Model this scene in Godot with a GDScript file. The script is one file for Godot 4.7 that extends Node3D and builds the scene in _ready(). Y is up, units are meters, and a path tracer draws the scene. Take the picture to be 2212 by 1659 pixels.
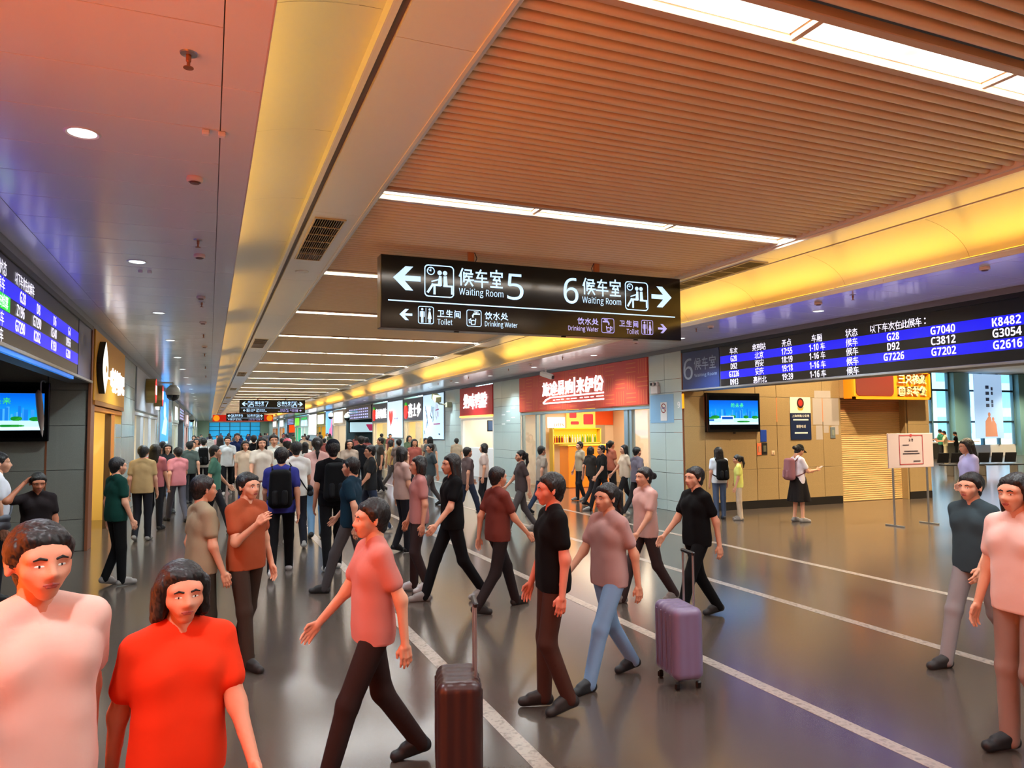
extends Node3D
# A long railway-station concourse: y up, metres, x across the hall, -z down the hall.

const LOW := 4.07      # side ceiling
const BEAM := 4.58     # underside of the light-cove beams
const SLAT := 4.63     # underside of the slats
const XL := -1.97
const XR := 10.72
const ZC := -14.9      # corner where the waiting-room openings end
const FAR := -150.0

var used := {}
var cache := {}
var rng := RandomNumberGenerator.new()

# ---------------------------------------------------------------- nodes
func numbered(called: String) -> String:
	var n: int = used.get(called, 0)
	used[called] = n + 1
	return called if n == 0 else "%s_%03d" % [called, n]

func tag(o: Node, label: String, category: String, group := "") -> Node:
	o.set_meta("label", label)
	o.set_meta("category", category)
	if group != "":
		o.set_meta("group", group)
	return o

func thing(called: String, label: String, category: String, at := Vector3.ZERO, turn := 0.0, group := "") -> Node3D:
	var o := Node3D.new()
	o.name = numbered(called)
	add_child(o)
	o.position = at
	o.rotation.y = turn
	tag(o, label, category, group)
	return o

func struct(called: String) -> Node3D:
	var o := Node3D.new()
	o.name = numbered(called)
	o.set_meta("kind", "structure")
	add_child(o)
	return o

func put(m: Mesh, called: String, material: Material, parent: Node, at := Transform3D.IDENTITY) -> MeshInstance3D:
	var o := MeshInstance3D.new()
	o.name = numbered(called) if parent == self else called
	o.mesh = m
	o.material_override = material
	o.transform = at
	parent.add_child(o, true)
	return o

func new_st() -> SurfaceTool:
	var st := SurfaceTool.new()
	st.begin(Mesh.PRIMITIVE_TRIANGLES)
	return st

func done(st: SurfaceTool, called: String, material: Material, parent: Node) -> MeshInstance3D:
	return put(st.commit(), called, material, parent)

# ---------------------------------------------------------------- shapes
func quad(st: SurfaceTool, a: Vector3, b: Vector3, c: Vector3, d: Vector3, uv := true) -> void:
	# a b c d run counter-clockwise seen from outside
	var n := (b - a).cross(c - a).normalized()
	var ps := [a, c, b, a, d, c]
	var us := [Vector2(0, 1), Vector2(1, 0), Vector2(1, 1), Vector2(0, 1), Vector2(0, 0), Vector2(1, 0)]
	for i in 6:
		st.set_normal(n)
		if uv:
			st.set_uv(us[i])
		st.add_vertex(ps[i])

func box(st: SurfaceTool, lo: Vector3, hi: Vector3) -> void:
	var a := Vector3(minf(lo.x, hi.x), minf(lo.y, hi.y), minf(lo.z, hi.z))
	var b := Vector3(maxf(lo.x, hi.x), maxf(lo.y, hi.y), maxf(lo.z, hi.z))
	quad(st, Vector3(a.x, a.y, b.z), Vector3(b.x, a.y, b.z), Vector3(b.x, b.y, b.z), Vector3(a.x, b.y, b.z))
	quad(st, Vector3(b.x, a.y, a.z), Vector3(a.x, a.y, a.z), Vector3(a.x, b.y, a.z), Vector3(b.x, b.y, a.z))
	quad(st, Vector3(b.x, a.y, b.z), Vector3(b.x, a.y, a.z), Vector3(b.x, b.y, a.z), Vector3(b.x, b.y, b.z))
	quad(st, Vector3(a.x, a.y, a.z), Vector3(a.x, a.y, b.z), Vector3(a.x, b.y, b.z), Vector3(a.x, b.y, a.z))
	quad(st, Vector3(a.x, b.y, b.z), Vector3(b.x, b.y, b.z), Vector3(b.x, b.y, a.z), Vector3(a.x, b.y, a.z))
	quad(st, Vector3(a.x, a.y, a.z), Vector3(b.x, a.y, a.z), Vector3(b.x, a.y, b.z), Vector3(a.x, a.y, b.z))

func block(called: String, lo: Vector3, hi: Vector3, material: Material, parent: Node) -> MeshInstance3D:
	var st := new_st()
	box(st, lo, hi)
	return done(st, called, material, parent)

# a box with chamfered edges, as a mesh round its own centre
func soft_box(size: Vector3, r: float) -> ArrayMesh:
	var key := "soft%s%s" % [size, r]
	if cache.has(key):
		return cache[key]
	var st := new_st()
	var h := size / 2.0
	var k := h - Vector3(r, r, r)
	var ax := [Vector3.RIGHT, Vector3.UP, Vector3.BACK]
	for i in 3:
		for s in [-1.0, 1.0]:
			var n: Vector3 = ax[i] * s
			var u: Vector3 = ax[(i + 1) % 3]
			var v: Vector3 = ax[(i + 2) % 3] * s
			var c := n * h
			var uu := u * k
			var vv := v * k
			quad(st, c - uu - vv, c + uu - vv, c + uu + vv, c - uu + vv)
	for i in 3:
		var a: Vector3 = ax[i]
		var u: Vector3 = ax[(i + 1) % 3]
		var v: Vector3 = ax[(i + 2) % 3]
		for su in [-1.0, 1.0]:
			for sv in [-1.0, 1.0]:
				var p: Vector3 = u * su * h + v * sv * k
				var q: Vector3 = u * su * k + v * sv * h
				var e := a * k
				if su * sv > 0:
					quad(st, p - e, p + e, q + e, q - e) if a.dot((q - p).cross(u * su)) > 0 else quad(st, p + e, p - e, q - e, q + e)
				else:
					quad(st, p + e, p - e, q - e, q + e) if a.dot((q - p).cross(u * su)) < 0 else quad(st, p - e, p + e, q + e, q - e)
	for sx in [-1.0, 1.0]:
		for sy in [-1.0, 1.0]:
			for sz in [-1.0, 1.0]:
				var s := Vector3(sx, sy, sz)
				var ps := [Vector3(h.x, k.y, k.z) * s, Vector3(k.x, h.y, k.z) * s, Vector3(k.x, k.y, h.z) * s]
				if sx * sy * sz > 0:
					ps.reverse()
				for p in ps:
					st.set_normal(s.normalized())
					st.set_uv(Vector2.ZERO)
					st.add_vertex(p)
	var m := st.commit()
	cache[key] = m
	return m

# profile of (radius, height) pairs turned round y
func lathe(st: SurfaceTool, prof: PackedVector2Array, at := Vector3.ZERO, sides := 20) -> void:
	for i in prof.size() - 1:
		var p := prof[i]
		var q := prof[i + 1]
		var t := (q - p).normalized()
		for s in sides:
			var a0 := TAU * s / sides
			var a1 := TAU * (s + 1) / sides
			var d0 := Vector3(cos(a0), 0, sin(a0))
			var d1 := Vector3(cos(a1), 0, sin(a1))
			var vs := [d0 * p.x + Vector3(0, p.y, 0), d1 * p.x + Vector3(0, p.y, 0), d1 * q.x + Vector3(0, q.y, 0), d0 * q.x + Vector3(0, q.y, 0)]
			var ns := [d0 * t.y - Vector3(0, t.x, 0), d1 * t.y - Vector3(0, t.x, 0), d1 * t.y - Vector3(0, t.x, 0), d0 * t.y - Vector3(0, t.x, 0)]
			for k in [0, 1, 2, 0, 2, 3]:
				st.set_normal(ns[k])
				st.set_uv(Vector2.ZERO)
				st.add_vertex(at + vs[k])

func tube(st: SurfaceTool, pts: Array, r: float, sides := 8) -> void:
	for i in pts.size() - 1:
		var a: Vector3 = pts[i]
		var b: Vector3 = pts[i + 1]
		var d := (b - a).normalized()
		var u := d.cross(Vector3.UP if absf(d.y) < 0.9 else Vector3.RIGHT).normalized()
		var v := d.cross(u)
		for s in sides:
			var n0 := u * cos(TAU * s / sides) + v * sin(TAU * s / sides)
			var n1 := u * cos(TAU * (s + 1) / sides) + v * sin(TAU * (s + 1) / sides)
			var vs := [a + n0 * r, a + n1 * r, b + n1 * r, b + n0 * r]
			var ns := [n0, n1, n1, n0]
			for k in [0, 2, 1, 0, 3, 2]:
				st.set_normal(ns[k])
				st.set_uv(Vector2.ZERO)
				st.add_vertex(vs[k])

# flat polygon (counter-clockwise in the uv plane) carried by a frame, with a thickness towards the viewer
func plate(st: SurfaceTool, fr: Transform3D, poly: PackedVector2Array, depth := 0.004) -> void:
	var idx := Geometry2D.triangulate_polygon(poly)
	var n := fr.basis.z.normalized()
	for k in range(0, idx.size(), 3):
		var a := poly[idx[k]]
		var b := poly[idx[k + 1]]
		var c := poly[idx[k + 2]]
		var turned := (b - a).cross(c - a) > 0.0
		for p in [a, c, b] if turned else [a, b, c]:
			st.set_normal(n)
			st.set_uv(Vector2.ZERO)
			st.add_vertex(fr * Vector3(p.x, p.y, depth))
	if depth > 0.008:
		for i in poly.size():
			var p := poly[i]
			var q := poly[(i + 1) % poly.size()]
			quad(st, fr * Vector3(p.x, p.y, 0), fr * Vector3(q.x, q.y, 0), fr * Vector3(q.x, q.y, depth), fr * Vector3(p.x, p.y, depth))

func circle(c: Vector2, rx: float, ry := -1.0, n := 28) -> PackedVector2Array:
	var out := PackedVector2Array()
	for i in n:
		var a := TAU * i / n
		out.append(c + Vector2(cos(a) * rx, sin(a) * (rx if ry < 0 else ry)))
	return out

func rect(x0: float, y0: float, x1: float, y1: float) -> PackedVector2Array:
	return PackedVector2Array([Vector2(x0, y0), Vector2(x1, y0), Vector2(x1, y1), Vector2(x0, y1)])

func round_rect(x0: float, y0: float, x1: float, y1: float, r: float) -> PackedVector2Array:
	var out := PackedVector2Array()
	for q in [[x1 - r, y1 - r, 0.0], [x0 + r, y1 - r, 90.0], [x0 + r, y0 + r, 180.0], [x1 - r, y0 + r, 270.0]]:
		for i in 5:
			var a: float = deg_to_rad(q[2] + 22.5 * i)
			out.append(Vector2(q[0] + cos(a) * r, q[1] + sin(a) * r))
	return out

# thick line through points in the uv plane of a frame
func ink(st: SurfaceTool, fr: Transform3D, pts: PackedVector2Array, w: float, depth := 0.004) -> void:
	for i in pts.size() - 1:
		var d := (pts[i + 1] - pts[i])
		if d.length() < 1e-6:
			continue
		d = d.normalized() * (w / 2.0)
		var n := Vector2(-d.y, d.x)
		var a := pts[i] - d
		var b := pts[i + 1] + d
		plate(st, fr, PackedVector2Array([a - n, b - n, b + n, a + n]), depth)

func ring(st: SurfaceTool, fr: Transform3D, poly: PackedVector2Array, w: float, depth := 0.004) -> void:
	var p := poly.duplicate()
	p.append(poly[0])
	ink(st, fr, p, w, depth)

# frame on a wall: origin at (u, v) = (0, 0); right and up as the reader sees them
func face_front(at: Vector3) -> Transform3D:   # faces +z (towards the camera)
	return Transform3D(Basis(Vector3.RIGHT, Vector3.UP, Vector3.BACK), at)
func face_left_wall(at: Vector3) -> Transform3D:    # on the left wall, faces +x
	return Transform3D(Basis(Vector3(0, 0, -1), Vector3.UP, Vector3.RIGHT), at)
func face_right_wall(at: Vector3) -> Transform3D:   # on the right wall, faces -x
	return Transform3D(Basis(Vector3(0, 0, 1), Vector3.UP, Vector3.LEFT), at)

# ---------------------------------------------------------------- lettering
var glyphs := {
	"候": "5,1 1,9;3,6 3,19;7,5 7,15;9,2 17,2 17,6;8,6 19,6;11,6 9,10;10,9 18,9;8,13 20,13;14,9 14,13 9,19;14,13 19,19",
	"车": "3,4 17,4;9,1 4,10 17,10;1,14 19,14;11,7 11,20",
	"室": "10,0 10,3;2,7 2,3 18,3 18,7;5,7 15,7;9,7 6,11 14,11;14,9 15,12;5,15 15,15;10,11 10,19;2,19 18,19",
	"卫": "3,3 16,3 16,11 13,11;9,3 9,18;1,18 19,18",
	"生": "6,1 3,8;5,5 18,5;4,11 17,11;1,18 19,18;11,1 11,18",
	"间": "4,1 6,4;3,5 3,20;8,3 18,3 18,19 15,19;7,8 14,8 14,16 7,16 7,8;7,12 14,12",
	"饮": "5,1 1,7;4,4 9,4 7,7;4,8 4,18 8,15;13,1 10,8;12,5 19,5 17,9;14,8 14,12 9,19;14,11 19,19",
	"水": "10,1 10,19 7,18;2,6 8,6 2,15;17,4 11,9;10,8 19,17",
	"处": "6,1 2,10;5,5 10,5 7,13 1,19;4,9 8,14 19,18;14,1 14,15;14,6 18,10",
	"次": "2,4 5,7;2,16 6,11;10,1 7,9;9,5 18,5 16,9;12,7 11,13 6,19;12,11 19,19",
	"终": "6,1 2,7 7,7 2,13;2,13 7,12;1,18 7,16;12,1 8,8;11,4 18,4 9,14;11,7 19,13;12,13 15,15;10,17 15,19",
	"到": "1,3 12,3;6,3 3,8 10,8;9,6 11,9;2,12 11,12;6,8 6,18;1,19 12,17;14,4 14,14;18,1 18,19 15,18",
	"站": "4,1 5,4;1,5 9,5;3,8 3,14;7,8 6,14;1,16 9,15;14,1 14,11;14,5 19,5;11,11 18,11 18,19 11,19 11,11",
	"开": "3,3 17,3;1,10 19,10;7,3 7,12 3,19;13,3 13,20",
	"点": "10,1 10,8;10,4 17,4;4,8 16,8 16,13 4,13 4,8;3,16 1,19;7,16 8,19;12,16 13,19;16,15 19,19",
	"厢": "3,2 19,2;3,2 3,12 1,19;5,8 11,8;8,4 8,19;8,9 5,15;8,9 11,13;12,6 18,6 18,19 12,19 12,6;12,10 18,10;12,14 18,14",
	"状": "5,1 5,20;1,4 3,8;1,15 5,12;7,7 19,7;13,1 13,9 7,19;13,9 19,19;16,2 18,4",
	"态": "2,4 18,4;10,1 10,5 3,11;10,5 18,11;9,8 11,10;3,14 2,18;6,13 6,19 14,19 15,16;9,13 11,15;16,13 19,17",
	"以": "4,3 4,15 9,12;9,4 11,7;16,2 15,11 9,19;14,12 19,19",
	"下": "1,3 19,3;10,3 10,20;10,8 15,12",
	"在": "1,5 19,5;9,1 2,12;6,9 6,20;13,8 13,18;8,11 18,11;7,18 19,18",
	"此": "6,2 6,17;6,8 10,8;2,8 2,18;1,18 10,16;13,2 13,18 19,18 19,14;18,6 13,10",
	"北": "7,2 7,20;1,8 7,8;1,16 7,13;13,2 13,18 19,18 19,15;18,6 13,10",
	"京": "10,0 10,3;1,4 19,4;5,7 15,7 15,12 5,12 5,7;10,12 10,19 8,18;6,14 2,18;14,14 18,18",
	"西": "1,3 19,3;3,7 17,7 17,19 3,19 3,7;8,3 8,10 5,14;12,3 12,13 16,13",
	"安": "10,0 10,3;2,7 2,3 18,3 18,7;1,11 19,11;9,6 6,14 17,19;14,11 10,16 3,19",
	"庆": "10,0 11,2;3,3 19,3;3,3 3,12 1,19;5,9 18,9;11,5 11,10 5,19;11,10 18,19",
	"惠": "2,3 18,3;5,5 15,5 15,10 5,10 5,5;5,7 15,7;10,1 10,12;2,12 18,12;3,15 2,18;6,14 6,19 14,19 15,17;9,13 11,15;16,14 19,17",
	"州": "4,2 4,12 2,19;10,2 10,18;16,2 16,20;1,8 2,11;7,7 8,10;13,7 14,10",
	"旅": "4,1 5,4;1,5 9,5;4,5 4,12 1,19;4,9 8,9 7,18 5,18;12,1 9,7;11,4 19,4;18,7 11,9;12,9 12,19 15,17;13,11 19,19;18,10 14,13",
	"途": "13,1 7,7;13,1 19,7;10,7 16,7;8,10 18,10;13,7 13,16;10,12 8,15;16,12 18,14;2,3 4,6;1,9 4,9 4,16 1,18;4,16 8,19 19,19",
	"易": "5,1 15,1 15,8 5,8 5,1;5,4 15,4;6,9 2,14;5,11 17,11 15,19 12,18;9,11 3,18;13,11 7,19",
	"购": "2,3 8,3 8,13;2,3 2,13;5,6 5,12 1,19;6,14 8,18;12,1 9,8;11,5 18,5 17,18 14,18;13,8 11,14 15,13;15,10 16,15",
	"来": "3,4 17,4;5,6 7,9;15,6 13,9;1,11 19,11;10,1 10,20;10,11 2,18;10,11 18,18",
	"伊": "5,1 1,9;3,6 3,19;7,4 17,4 17,14;7,14 17,14;6,9 19,9;12,4 12,10 7,19",
	"份": "5,1 1,9;3,6 3,19;11,2 7,9;14,2 19,9;8,11 17,11 16,19 13,18;12,11 11,15 7,19",
	"绝": "6,1 2,7 7,7 2,13;2,13 7,12;1,18 7,16;12,1 9,6;11,3 16,3 14,6;10,7 18,7 18,12 10,12;14,7 14,12;10,7 10,18 19,18 19,15",
	"味": "2,4 7,4 7,15 2,15 2,4;10,5 18,5;8,9 20,9;14,1 14,20;14,9 9,16;14,9 19,16",
	"鸭": "2,3 8,3 8,12 2,12 2,3;2,7 8,7;5,3 5,19;14,1 12,3;11,3 18,3 18,8 15,8;11,3 11,11 19,11 18,19 15,18;13,5 14,7;10,15 16,15",
	"脖": "3,2 7,2 7,19 5,18;3,2 3,12 1,19;3,6 7,6;3,10 7,10;9,4 19,4;14,1 14,7;9,9 9,7 19,7 19,9;11,11 17,11 14,13 14,19 12,19;9,15 19,15",
	"喜": "3,2 17,2;10,0 10,5;5,5 15,5;5,7 15,7 15,10 5,10 5,7;7,11 8,13;13,11 12,13;1,13 19,13;4,15 16,15 16,20 4,20 4,15",
	"士": "1,8 19,8;10,1 10,18;4,18 16,18",
	"多": "10,1 3,6;9,3 15,3 5,10;7,5 9,7;12,8 4,14;11,10 18,10 5,19;9,13 11,15",
	"便": "5,1 1,9;3,6 3,19;7,3 19,3;8,6 18,6 18,13 8,13 8,6;8,9 18,9;13,3 13,14 7,19;8,14 19,19",
	"利": "9,1 3,3;1,7 11,7;6,2 6,19;6,7 1,14;6,8 11,12;14,4 14,14;18,1 18,19 15,18",
	"店": "10,0 11,2;3,3 19,3;3,3 3,12 1,19;11,5 11,12;11,8 17,8;6,12 17,12 17,19 6,19 6,12",
	"三": "3,3 17,3;4,10 16,10;1,18 19,18",
	"只": "4,3 16,3 16,11 4,11 4,3;7,14 2,19;13,14 18,19",
	"松": "1,6 9,6;5,1 5,20;5,7 1,14;5,8 9,12;13,2 10,9;15,2 19,9;14,9 10,18 18,17;16,14 19,19",
	"鼠": "9,0 5,3;4,3 4,9 16,9 16,3 11,3;4,6 8,6;12,6 16,6;3,11 3,19 6,17;9,11 9,19 12,17;6,12 7,14;13,12 14,14;14,10 15,17 19,19",
	"国": "2,2 18,2 18,19 2,19 2,2;5,5 15,5;6,10 14,10;5,15 15,15;10,5 10,15",
	"民": "4,2 16,2 16,7 4,7;4,2 4,18 9,15;4,11 17,11;11,7 13,14 19,19",
	"零": "4,1 16,1;2,6 2,3 18,3 18,6;10,1 10,8;5,5 7,6;13,5 15,6;10,9 3,14;10,9 17,14;8,12 12,12;5,15 15,15 11,19;10,17 13,20",
	"食": "10,0 1,8;10,0 19,8;10,3 11,5;5,7 15,7 15,13 5,13 5,7;5,10 15,10;5,13 5,19 9,17;8,14 17,19;16,13 12,16",
	"一": "1,10 19,10",
	"鸣": "1,4 6,4 6,14 1,14 1,4;13,1 11,3;9,3 17,3 17,8 14,8;9,3 9,11 18,11 17,19 14,18;11,5 13,7;8,15 15,15",
	"真": "3,3 17,3;10,1 10,5;5,5 15,5 15,14 5,14 5,5;5,8 15,8;5,11 15,11;1,14 19,14;7,16 3,19;13,16 17,19",
	"鲜": "4,1 1,5;4,3 8,3 6,6;2,6 9,6 9,14 2,14 2,6;2,10 9,10;5,6 5,14;1,18 10,17;12,2 13,4;18,2 17,4;11,5 19,5;12,9 18,9;11,13 20,13;15,5 15,20",
	"奶": "4,1 2,12 7,19;1,6 8,6 6,13 1,19;9,3 17,3 15,8 19,8 18,17 15,17;12,3 12,11 9,19",
	"吧": "1,4 6,4 6,15 1,15 1,4;9,3 18,3 18,10 9,10;13,3 13,10;9,3 9,18 19,18 19,14",
	"正": "2,3 18,3;10,3 10,18;10,10 16,10;5,9 5,18;1,18 19,18",
	"检": "1,6 8,6;4,1 4,20;4,7 1,13;5,8 8,11;14,1 9,8;14,1 19,8;11,8 17,8;10,11 11,15;14,11 14,14;18,11 16,16;9,18 19,18",
	"票": "2,2 18,2;4,4 16,4 16,9 4,9 4,4;8,2 8,9;12,2 12,9;5,12 15,12;2,15 18,15;10,15 10,20;6,17 4,19;14,17 16,19",
	"上": "10,2 10,18;10,9 16,9;1,18 19,18",
	"海": "2,3 4,5;1,8 3,10;1,18 4,12;10,1 7,6;9,4 18,4;8,8 17,8 16,18 14,18;8,8 7,15 18,15;6,12 19,12;12,9 13,11",
	"铁": "5,1 1,7;4,4 9,4;2,8 8,8;2,12 8,12;5,8 5,18 8,15;12,2 10,7;11,5 18,5;9,10 19,10;14,2 14,11 9,19;14,11 19,19",
	"路": "2,2 8,2 8,7 2,7 2,2;5,7 5,17;5,12 8,12;2,10 2,18 9,16;13,1 10,7;12,4 17,4 10,12;12,6 19,12;12,13 18,13 18,19 12,19 12,13",
	"公": "7,2 2,10;13,2 18,10;10,9 4,18 15,17;13,13 17,19",
	"局": "3,2 17,2 17,6 3,6;3,2 3,12 1,19;6,9 18,9 17,19 14,18;7,12 13,12 13,17 7,17 7,12",
	"报": "1,5 8,5;5,1 5,19 3,18;1,13 8,10;11,2 18,2 17,8 14,8;11,2 11,20;11,10 18,10 12,19;12,11 19,19",
	"警": "2,3 10,3;4,1 4,4;8,1 8,4;3,5 9,5 9,9 3,9 3,5;13,1 11,5;12,3 18,3;17,3 11,9;13,5 19,9;1,11 19,11;5,13 15,13;5,16 15,16 15,20 5,20 5,16",
	"电": "3,4 16,4 16,13 3,13 3,4;3,8 16,8;9,1 9,18 18,18 18,15",
	"话": "2,2 4,5;1,8 4,8 4,17 7,14;17,1 9,3;8,7 19,7;13,3 13,12;9,12 17,12 17,19 9,19 9,12",
	"告": "5,2 3,6;4,5 16,5;1,9 19,9;10,1 10,9;4,12 16,12 16,19 4,19 4,12",
	"的": "6,1 4,5;2,5 8,5 8,17 2,17 2,5;2,11 8,11;13,1 10,8;12,4 18,4 17,18 14,18;12,9 14,12",
	"未": "4,5 16,5;1,11 19,11;10,1 10,20;10,11 2,18;10,11 18,18",
}

# Chinese characters from strokes, drawn in a cell of width cw and height ch, from the left end; y0 is the foot of the cell
func han(st: SurfaceTool, fr: Transform3D, text: String, x: float, y0: float, cw: float, ch: float, w: float, gap := 0.0, depth := 0.004) -> float:
	for c in text:
		if glyphs.has(c):
			for s in glyphs[c].split(";"):
				var pts := PackedVector2Array()
				for p in s.split(" "):
					var q: PackedStringArray = p.split(",")
					pts.append(Vector2(x + float(q[0]) / 20.0 * cw, y0 + (1.0 - float(q[1]) / 20.0) * ch))
				ink(st, fr, pts, w, depth)
		x += cw + gap
	return x

var font_regular: SystemFont
var font_bold: SystemFont
# Latin lettering fitted to a given width and cap height
func latin(st: SurfaceTool, fr: Transform3D, text: String, x: float, y0: float, width: float, height: float, bold := false, depth := 0.004) -> void:
	var m := TextMesh.new()
	m.font = font_bold if bold else font_regular
	m.text = text
	m.font_size = 64
	m.pixel_size = 0.01
	m.depth = 0.0
	m.curve_step = 2.0
	m.horizontal_alignment = HORIZONTAL_ALIGNMENT_LEFT
	m.vertical_alignment = VERTICAL_ALIGNMENT_BOTTOM
	var b := m.get_aabb()
	var cap := 0.457   # cap height of the face at this size
	var foot := b.position.y
	var low := false
	for c in text:
		if c in "gjpqy":
			low = true
	var base := foot + (0.15 if low else 0.0)
	var sc := Vector3(width / b.size.x, height / cap, 1.0)
	var t := fr * Transform3D(Basis.from_scale(sc), Vector3(x - b.position.x * sc.x, y0 - base * sc.y, depth))
	var arr := m.get_mesh_arrays()
	var vs: PackedVector3Array = arr[Mesh.ARRAY_VERTEX]
	var ix: PackedInt32Array = arr[Mesh.ARRAY_INDEX]
	for k in range(0, ix.size(), 3):
		var v0 := vs[ix[k]]
		var v1 := vs[ix[k + 1]]
		var v2 := vs[ix[k + 2]]
		var turned := (v1 - v0).cross(v2 - v0).z > 0.0
		for p in [v0, v2, v1] if turned else [v0, v1, v2]:
			st.set_normal(fr.basis.z.normalized())
			st.set_uv(Vector2.ZERO)
			st.add_vertex(t * p)

# ---------------------------------------------------------------- materials
func mat(c: Color, rough := 0.6, metal := 0.0, spec := 0.5) -> StandardMaterial3D:
	var key := "m%s%s%s%s" % [c, rough, metal, spec]
	if cache.has(key):
		return cache[key]
	var m := StandardMaterial3D.new()
	m.albedo_color = c
	m.roughness = rough
	m.metallic = metal
	m.metallic_specular = spec
	cache[key] = m
	return m

func glow(c: Color, energy: float, face := Color(0.8, 0.8, 0.8)) -> StandardMaterial3D:
	var key := "g%s%s" % [c, energy]
	if cache.has(key):
		return cache[key]
	var m := StandardMaterial3D.new()
	m.albedo_color = face * c
	m.roughness = 0.35
	m.emission_enabled = true
	m.emission = c
	m.emission_energy_multiplier = energy
	cache[key] = m
	return m

func glass(c: Color, alpha := 0.12) -> StandardMaterial3D:
	var m := StandardMaterial3D.new()
	m.transparency = BaseMaterial3D.TRANSPARENCY_ALPHA
	m.albedo_color = Color(c.r, c.g, c.b, alpha)
	m.roughness = 0.03
	return m

func speckled(base: Color, other: Color, freq: float, rough: float, spec := 0.5, size := 512, tile := 1.0, seed_ := 3) -> StandardMaterial3D:
	var n := FastNoiseLite.new()
	n.seed = seed_
	n.frequency = freq
	n.fractal_octaves = 4
	var t := NoiseTexture2D.new()
	t.width = size
	t.height = size
	t.seamless = true
	t.noise = n
	var g := Gradient.new()
	g.colors = PackedColorArray([other, base, base, other.lerp(base, 0.4)])
	g.offsets = PackedFloat32Array([0.2, 0.42, 0.6, 0.85])
	t.color_ramp = g
	var m := StandardMaterial3D.new()
	m.albedo_texture = t
	m.roughness = rough
	m.metallic_specular = spec
	m.uv1_triplanar = true
	m.uv1_world_triplanar = true
	m.uv1_scale = Vector3.ONE / tile
	return m

func area(at: Vector3, size: Vector2, aim: Vector3, c: Color, radiance: float, parent: Node) -> void:
	var l := AreaLight3D.new()
	l.name = "lamp_light"
	l.area_size = size
	l.light_color = c
	l.area_normalize_energy = false
	l.light_energy = radiance / PI
	l.area_range = 200.0
	l.shadow_enabled = true
	var up := Vector3.UP if absf(aim.y) < 0.8 else Vector3(0, 0, 1)
	l.basis = Basis.looking_at(aim, up)
	l.position = at
	parent.add_child(l, true)

func spot(at: Vector3, c: Color, energy: float, angle: float, parent: Node) -> void:
	var l := SpotLight3D.new()
	l.name = "lamp_light"
	l.light_color = c
	l.light_energy = energy
	l.spot_range = 60.0
	l.spot_angle = angle
	l.spot_angle_attenuation = 0.6
	l.light_size = 0.07
	l.shadow_enabled = true
	l.rotation.x = -PI / 2
	l.position = at
	parent.add_child(l, true)

# ---------------------------------------------------------------- scene
var M := {}

func _ready() -> void:
	rng.seed = 7
	# camera, sky, exposure
	var cam := Camera3D.new()
	cam.name = "camera"
	cam.fov = 55.56
	cam.near = 0.05
	cam.far = 600.0
	cam.position = Vector3(0, 2.08, 0)
	cam.rotation = Vector3(deg_to_rad(3.513), deg_to_rad(-22.56), deg_to_rad(-0.483))
	add_child(cam)
	cam.current = true
	var env := Environment.new()
	env.background_mode = Environment.BG_SKY
	var sky := Sky.new()
	var sm := ProceduralSkyMaterial.new()
	sm.sky_top_color = Color(0.50, 0.72, 0.92)
	sm.sky_horizon_color = Color(0.72, 0.90, 0.98)
	sm.ground_horizon_color = Color(0.62, 0.72, 0.74)
	sm.ground_bottom_color = Color(0.45, 0.47, 0.46)
	sky.sky_material = sm
	env.sky = sky
	env.background_energy_multiplier = 7.0
	env.tonemap_mode = Environment.TONE_MAPPER_LINEAR
	env.tonemap_exposure = 1.0
	env.sdfgi_enabled = true
	env.ssao_enabled = true
	env.ssil_enabled = true
	var we := WorldEnvironment.new()
	we.name = "sky_environment"
	we.environment = env
	add_child(we)

	font_regular = SystemFont.new()
	font_regular.font_names = PackedStringArray(["Droid Sans"])
	font_bold = SystemFont.new()
	font_bold.font_names = PackedStringArray(["Droid Sans"])
	font_bold.font_weight = 700

	materials()
	build_floor()
	build_ceiling()
	build_ceiling_fittings()
	build_walls()
	build_right_room()
	build_left_room()
	build_far_end()
	build_signs()
	build_boards()
	build_right_shops()
	build_left_shops()
	build_small_things()
	build_people()
	build_behind()

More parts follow.
